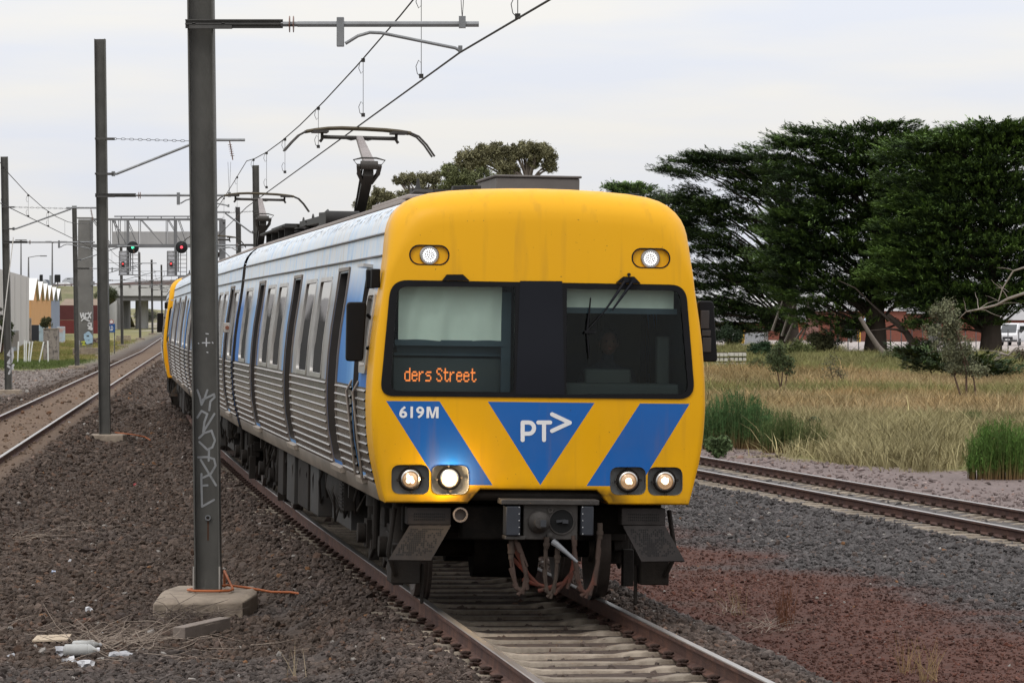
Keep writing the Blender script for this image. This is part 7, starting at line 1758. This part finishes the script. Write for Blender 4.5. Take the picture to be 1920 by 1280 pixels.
# tall green clumps by the right track
def stalks(px0, px1, pbase, ptop, z, n, label, seed, green=(.050, .095, .022), brown=(.13, .075, .035), lean=.10, spread=1.0):
    rng = np.random.default_rng(seed); k = z / F; X = ((px0 + px1) / 2 - CX) * k; g_ = gh(X, z); e = empty('fennel_clump', (X, z, g_)); tag(e, label, 'tall weeds', 'tall green weeds beside the right track'); w = (px1 - px0) / 2 * k; h = CH + (HZ - ptop) * k - g_
    x = rng.uniform(-1, 1, n); hh = h * (1 - .35 * np.abs(x) ** 1.6) * rng.uniform(.45, 1.12, n); bx_ = x * w; by = rng.uniform(-1, 1, n) * w * .6 * spread
    lx, ly = rng.normal(0, lean, n) * hh + x * .05, rng.normal(0, lean, n) * hh
    V, Fq, K = [], [], []
    t3 = np.array([0, .45, 1.0]); wd = rng.uniform(.007, .013, n)
    for j, tt in enumerate(t3):
        c = np.c_[bx_ + lx * tt ** 1.5, by + ly * tt ** 1.5, hh * tt]; ww = wd * (1 - .6 * tt)
        V.append(np.stack([c - np.c_[ww, ww * 0, ww * 0], c + np.c_[ww, ww * .8, ww * 0]], 1))
        K.append(np.repeat((np.array(brown) * (1 - min(1, tt * 1.6)) + np.array(green) * min(1, tt * 1.6))[None] * rng.uniform(.7, 1.35, (n, 1)), 2, 0).reshape(n, 2, 3))
    V = np.stack(V, 1).reshape(-1, 3); K = np.stack(K, 1).reshape(-1, 3); i0 = np.arange(n)[:, None] * 6
    Fq = np.concatenate([i0 + np.array([[0, 1, 3, 2]]), i0 + np.array([[2, 3, 5, 4]])])
    link('stem', np_mesh('stem', V, Fq, bush_m, {'tint': ('FLOAT_COLOR', 'POINT', np.c_[K, np.ones(len(K))])}), e, 'stuff')
    m = n * 26; ii = rng.integers(0, n, m); tt = .30 + .72 * rng.random(m) ** .8
    C_ = np.c_[bx_[ii] + lx[ii] * tt ** 1.5, by[ii] + ly[ii] * tt ** 1.5, hh[ii] * tt] + rng.normal(0, .035, (m, 3)); D_ = unit(rng.normal(0, .5, (m, 3)) + np.array([0, 0, .9]))
    kk = np.array(green) * rng.uniform(.65, 1.5, (n, 1))[ii] * rng.uniform(.8, 1.25, (m, 1))
    link('foliage', leaves_mesh('foliage', C_, D_, unit(rng.normal(0, 1, (m, 3))), rng.uniform(.07, .16, m), rng.uniform(.006, .014, m), kk, bush_m), e, 'stuff')
stalks(1318, 1445, 858, 738, 98, 560, 'dense dark green weed clump beside the cab, behind the right track', 81, (.044, .092, .028), lean=.10)
stalks(1430, 1510, 860, 775, 95, 200, 'thinner green weeds with brown feet next to the dense clump', 82, (.060, .090, .026), lean=.08)
stalks(1490, 1560, 862, 790, 94, 90, 'sparse tall weeds at the gravel edge', 83, (.080, .092, .032), lean=.09)
stalks(1818, 1935, 905, 792, 80, 420, 'tall bright green weed clump at the right edge beside the gravel', 84, (.058, .115, .020), lean=.10)
stalks(1800, 1850, 838, 770, 112, 60, 'sparse green weeds behind the clump at the right edge', 85, (.07, .10, .03), lean=.1)
bush(1318, 1372, 818, 862, 92, (.085, .125, .050), 'low pale green plant at the foot of the dense weeds', seed=86, n=3000, leaf=(.05, .12))
bush(1495, 1545, 782, 830, 104, (.080, .105, .055), 'grey green round bush behind the sparse weeds', seed=87, n=2600, leaf=(.05, .11))
bush(1568, 1612, 800, 838, 104, (.030, .060, .018), 'small dark leafy bush in front of the pale grass', seed=88, n=1600, leaf=(.06, .14))
bush(1600, 1660, 806, 856, 98, (.13, .085, .045), 'brown dry bush on the gravel edge', seed=89, n=1500, leaf=(.05, .12))
bush(1680, 1735, 808, 862, 97, (.15, .125, .065), 'pale brown dry bush right of the brown one', seed=90, n=1500, leaf=(.05, .12))
for i, (p, q) in enumerate(((1450, 760), (1460, 756), (1482, 752), (1567, 748), (1552, 760))):
    pass

# grass of the meadow: tufts scattered over the ground
grass_m = M('grass_blade', rough=.85, var=.15, vs=2, tint='i_col', spec=.15)
def tuft_mesh(seed, n=26, h=.55, w=.008, sp=.22, bend=.42):
    rng = np.random.default_rng(seed); V, Fq = [], []
    for i in range(n):
        b = rng.normal(0, sp, 2); a = rng.uniform(0, 6.28); hh = h * rng.uniform(.5, 1.1); dx, dy = rng.normal(0, bend, 2) * hh; s = np.array([math.cos(a), math.sin(a)]) * w
        k = len(V); V += [(b[0] - s[0], b[1] - s[1], -.05), (b[0] + s[0], b[1] + s[1], -.05), (b[0] + dx * .4 + s[0] * .8, b[1] + dy * .4 + s[1] * .8, hh * .6), (b[0] + dx * .4 - s[0] * .8, b[1] + dy * .4 - s[1] * .8, hh * .6), (b[0] + dx, b[1] + dy, hh)]
        Fq += [(k, k + 1, k + 2), (k, k + 2, k + 3), (k + 3, k + 2, k + 4)]
    return src('tuft', np_mesh('tuft', V, Fq, grass_m))
TUFTS = [tuft_mesh(s) for s in range(5)]
def meadow():
    n = 46000; z = np.sqrt(NR.uniform(74 ** 2, 300 ** 2, n)); z = np.where(NR.random(n) < .35, NR.uniform(78, 140, n), z); x = NR.uniform(.030, .150, n) * z + NR.normal(0, .5, n)
    dr = x - x_right(z); n1, n3 = fbm(x, z, 2.2, 21), fbm(x, z, 14, 41); fld = sstep(4.0, 6.5, dr + (n1 - .5) * 5 - 3.0 * sstep(88, 70, z) * 3)
    pxx = CX + x / z * F
    keep = (NR.random(n) < fld) & (z < 299) & ~((z > 265) & (x > .0845 * z)) & ~((pxx > 1300) & (pxx < 1470) & (z < 99)) & ~((pxx < 1570) & (z < 95) & (NR.random(n) < .7)) & ~((pxx > 1780) & (z < 106)) & ~((z < 100) & (NR.random(n) < .35)); x, z, n3, n1 = x[keep], z[keep], n3[keep], n1[keep]; n = len(x); n5 = fbm(x, z, 5, 77); n6 = fbm(x, z * .35, 3.5, 97)
    straw, gold, ochre, gr = np.array([.40, .325, .20]), np.array([.31, .235, .125]), np.array([.27, .165, .060]), np.array([.140, .150, .050])
    c = np.tile(gold, (n, 1)); near = sstep(135, 105, z)
    c = c * (1 - near[:, None] * .7) + straw * near[:, None] * .7
    w = (sstep(.55, .66, n5) * .55 * (1 - near) * sstep(230, 170, z))[:, None]; c = c * (1 - w) + ochre * w
    w = (np.clip(sstep(.40, .56, n3 + .20 * sstep(170, 260, z)), 0, 1) * (1 - .45 * near) * .85)[:, None]; c = c * (1 - w) + gr * w
    w = (sstep(.54, .64, n6) * .5)[:, None]; c = c * (1 - w) + np.array([.17, .145, .070]) * w
    c = c * NR.lognormal(0, .22, (n, 1))
    s = NR.uniform(.55, 1.5, n) * (1 + .4 * sstep(150, 290, z)) * (.55 + .75 * n5); hgt = s * np.where(near > .5, .85, .85) * (1 - .45 * sstep(225, 260, z)) * NR.uniform(.7, 1.2, n)
    scatter('meadow_grass', np.c_[x, z, ground_h(x, z)], np.c_[NR.normal(0, .12, (n, 2)), NR.uniform(0, 6.28, n)], np.c_[s * 1.3, s * 1.3, hgt], c.clip(.01, .6), TUFTS)
    n = 9000; z = NR.uniform(232, 430, n); x = (NR.uniform(-120, 300, n) - CX) * z / F; dl = x - x_left(z); k = (dl < -3.4) & (NR.random(n) < sstep(-3.2, -5.5, dl) * sstep(225, 262, z + (fbm(x, z, 2.2, 21) - .5) * 40)); x, z = x[k], z[k]; n = len(x)
    nn = fbm(x, z, 3, 55); c = np.where((z < 276)[:, None], np.array([.085, .112, .034]), np.where((nn > .5)[:, None], np.array([.25, .205, .085]), np.array([.155, .16, .048]))) * NR.lognormal(0, .2, (n, 1)); s = NR.uniform(.5, 1.2, n)
    scatter('verge_grass', np.c_[x, z, ground_h(x, z)], np.c_[np.zeros((n, 2)), NR.uniform(0, 6.28, n)], np.c_[s, s, s * .5], c.clip(.01, .6), TUFTS)
meadow()

# ------------------------------------------------------------------ litter and twigs on the ballast
def on_ground(px_, py):
    z = 38.0
    for _ in range(12): x = (px_ - CX) * z / F; z = F * (CH - gh(x, z)) / (py - HZ)
    return Vector(((px_ - CX) * z / F, z, gh((px_ - CX) * z / F, z)))
pl_w, pl_g, card, redc = M('plastic_white', (.46, .46, .47), .45, 0, .25, 9), M('plastic_bag_grey', (.33, .33, .345), .5, 0, .3, 10), M('cardboard', (.42, .34, .25), .9, 0, .12, 6), M('tin_pink', (.50, .08, .09), .5)
def crumple(px_, py, sx, sy, sz, mat, label, cat, seed, name='plastic_bag', group=None):
    rr = random.Random(seed); p = on_ground(px_, py); bm = bmesh.new(); bmesh.ops.create_icosphere(bm, subdivisions=2, radius=.5)
    for v in bm.verts: v.co *= rr.uniform(.45, 1.2); v.co.x *= sx; v.co.y *= sy; v.co.z = max(v.co.z, -.2) * sz
    me = bpy.data.meshes.new(name); bm.to_mesh(me); bm.free(); me.materials.append(mat); o = link(name, me); o.location = (p.x, p.y, p.z + sz * .2); o.rotation_euler = (0, 0, rr.uniform(0, 6)); tag(o, label, cat, group)
crumple(118, 1228, .26, .16, .12, pl_g, 'crumpled white plastic bag, leftmost in the pile of rubbish', 'plastic bag', 1, group='rubbish in the near pile')
crumple(160, 1252, .22, .16, .11, pl_w, 'flat white plastic bag at the front of the rubbish pile', 'plastic bag', 2, group='rubbish in the near pile')
crumple(130, 1243, .14, .12, .10, pl_w, 'small white bag between the bottle and the front bag', 'plastic bag', 3, group='rubbish in the near pile')
crumple(228, 1232, .24, .20, .09, pl_g, 'grey blue plastic sheet under the dry twigs', 'plastic bag', 4, group='rubbish in the near pile')
crumple(189, 1194, .09, .07, .07, pl_w, 'small round white cup behind the dry twigs', 'litter', 5, 'paper_cup')
crumple(166, 1148, .15, .10, .09, pl_w, 'white crushed drink carton left of the pole footing', 'litter', 6, 'drink_carton')
crumple(132, 1053, .09, .07, .06, pl_w, 'small white scrap beside the dark stone lump', 'litter', 7, 'paper_scrap')
crumple(101, 1074, .11, .07, .05, M('plastic_pale_blue', (.36, .42, .55), .5), 'pale blue crushed wrapper on the brown ballast', 'litter', 8, 'wrapper')
crumple(254, 910, .10, .08, .07, redc, 'pink red can lying between the tracks', 'can', 9, 'drink_can')
crumple(256, 1132, .13, .08, .04, pl_g, 'white scrap of paper just left of the footing', 'litter', 10, 'paper_scrap')
crumple(20, 1232, .14, .10, .06, pl_g, 'torn pale wrapper at the left edge', 'litter', 11, 'wrapper')
crumple(406, 1172, .06, .05, .05, pl_w, 'tiny white scrap at the end of the broken sleeper piece', 'litter', 12, 'paper_scrap')
def bottle(px_, py, ln, r, rz, label):
    p = on_ground(px_, py); T = Matrix.Rotation(rz, 4, 'Z') @ Matrix.Rotation(R(90), 4, 'Y'); o = MB().lathe([(r * .5, -ln / 2), (r, -ln / 2 + .02), (r, ln * .2), (r * .9, ln * .22), (r, ln * .24), (r * .95, ln * .30), (r * .35, ln * .46), (r * .35, ln / 2)], 16, 0, T).build('plastic_bottle', M('bottle_milky', (.36, .36, .345), .3, 0, .2, 8), None, (p.x, p.y, p.z + r + .02), smooth=50); MB().lathe([(r * .42, ln / 2), (r * .42, ln / 2 + .025), (0, ln / 2 + .025)], 12, 0, T).build('cap', pl_w, o); tag(o, label, 'bottle', 'rubbish in the near pile')
bottle(150, 1234, .30, .055, .15, 'milky plastic bottle lying in the rubbish pile'); bottle(160, 1222, .26, .045, .5, 'grey plastic bottle lying behind the milky one')
p = on_ground(97, 1205); o = MB().add([(-.17, -.1, .02), (.16, -.13, .03), (.17, .12, .06), (-.15, .1, .05), (-.17, -.1, .035), (.16, -.13, .045), (.17, .12, .075), (-.15, .1, .065)], [(3, 2, 1, 0), (4, 5, 6, 7), (0, 1, 5, 4), (1, 2, 6, 5), (2, 3, 7, 6), (3, 0, 4, 7)]).build('cardboard_piece', card, None, p, smooth=0); tag(o, 'flat beige piece of cardboard left of the rubbish pile', 'cardboard')
p = on_ground(376, 1192); o = MB().bar((-.17, -.42, .06), (.20, .42, .09), .13, .12).build('timber_offcut', M('offcut_grey', (.20, .165, .14), .9, 0, .15, 8, .3, 40), None, p, bevel=.008); tag(o, 'grey square block lying in front of the pole footing', 'timber')
lump = M('stone_dark', (.050, .036, .030), .9, 0, .3, 6, .4, 30)
for i, (a, b, s, lb) in enumerate(((163, 1037, .26, 'large dark lump of stone left of the pole'), (172, 1043, .20, 'dark flat stone beside the large lump'), (205, 1142, .22, 'grey flat slab of stone near the drink carton'), (225, 1162, .22, 'brown flat stone in front of the grey slab'), (160, 1168, .16, 'reddish flat stone below the drink carton'))):
    crumple(a, b, s, s * .7, s * .5, lump if i != 4 else M('stone_red', (.14, .05, .03), .9), lb, 'stone', 40 + i, 'stone_lump')
tw_m, tw_d = M('twig_pale', (.26, .21, .17), .9, 0, .2, 8), M('twig_dark', (.085, .065, .055), .9)
def twigs(px_, py, n, ln, up, label, mat, seed, spread=.3, dirx=0, r=.004):
    rr = random.Random(seed); p = on_ground(px_, py); mb = MB()
    for i in range(n):
        a = Vector((rr.gauss(0, spread), rr.gauss(0, spread * 1.6), rr.uniform(.02, .08))); th = rr.uniform(0, 6.28) if rr.random() > .4 else dirx + rr.gauss(0, .3); l_ = ln * rr.uniform(.4, 1.0); d = Vector((math.cos(th), math.sin(th) * 1.5, rr.uniform(.05, up))); q = [a]
        for j in range(4): d += Vector((rr.gauss(0, .22), rr.gauss(0, .22), rr.gauss(-.05, .14))); q.append(q[-1] + d.normalized() * l_ / 4)
        for v in q: v.z = max(v.z, .02)
        mb.tube(q, [r, r, r * .8, r * .7, r * .4], 4)
    o = mb.build('dry_twigs', mat, None, p, kind='stuff'); return o
twigs(215, 1215, 60, .55, .9, '', tw_m, 1, .22); twigs(330, 1166, 80, .55, .45, '', tw_d, 2, .22, .4, .0035); twigs(330, 1160, 34, .5, .5, '', tw_m, 3, .2, .5, .003); twigs(150, 1200, 40, .5, .3, '', tw_m, 4, .4, .3, .003); twigs(150, 995, 16, .5, .4, '', tw_m, 5, .3, .5, .004); twigs(40, 1015, 14, .6, .3, '', tw_m, 6, .3, .2, .004); twigs(290, 1235, 30, .8, .25, '', tw_m, 7, .5, .4, .003)
twigs(1440, 1185, 36, .4, .7, '', tw_m, 8, .15, 1.0, .003); twigs(1365, 1155, 14, .35, .9, '', tw_m, 9, .06, 1.5, .003)
# dry grass wisps between the tracks on the right
rr = random.Random(3)
def wisp(px_, py, h, n, label, seed, col=(.20, .12, .06)):
    rng = random.Random(seed); p = on_ground(px_, py); mb = MB()
    for i in range(n):
        a = Vector((rng.gauss(0, .05), rng.gauss(0, .08), 0)); b = a + Vector((rng.gauss(0, .22) * h, rng.gauss(0, .22) * h, h * rng.uniform(.5, 1.1))); mb.tube([a, a.lerp(b, .5) + Vector((0, 0, .05 * h)), b], [.004, .003, .001], 3)
    o = mb.build('grass_wisp', M('dry_grass_%d' % seed, col, .9, 0, .2, 5), None, p); tag(o, label, 'dry grass', 'dry grass wisps on the ballast')
wisp(1470, 1172, .55, 34, 'reddish dry grass wisp on the red dirt beside the near track', 1, (.15, .065, .035)); wisp(1378, 1152, .35, 16, 'short pale dry grass wisp nearest the right rail of the near track', 2, (.27, .19, .11)); wisp(1735, 1276, .38, 26, 'pale dry grass wisp at the lower right corner', 3, (.30, .21, .11)); wisp(1700, 1262, .36, 20, 'thin dry grass wisp beside the lower right one', 4, (.26, .17, .09)); wisp(552, 1272, .30, 7, 'few thin dry stems on the ballast at the bottom edge', 5, (.30, .24, .16))

# far wood closing the horizon beyond the meadow and the town side
def far_wood():
    rng = np.random.default_rng(99); n = 30000
    z = rng.uniform(560, 760, n); a = rng.uniform(.16, .75, n); x = a * z; hh = 4 + 9 * fbm(x, z, 45, 5) ** 1.5 + 2 * fbm(x, z, 9, 8)
    y_ = rng.random(n) ** .7 * hh; P = np.c_[x, z, ground_h(x, z, False) + y_]
    K = np.array([.050, .060, .032]) * rng.uniform(.6, 1.5, (n, 1))
    me = leaves_mesh('far_wood', P, unit(rng.normal(0, 1, (n, 3))), unit(rng.normal(0, 1, (n, 3))), rng.uniform(1.6, 3.6, n), rng.uniform(1.0, 2.2, n), K, bush_m)
    link('far_wood', me, kind='stuff')
far_wood()
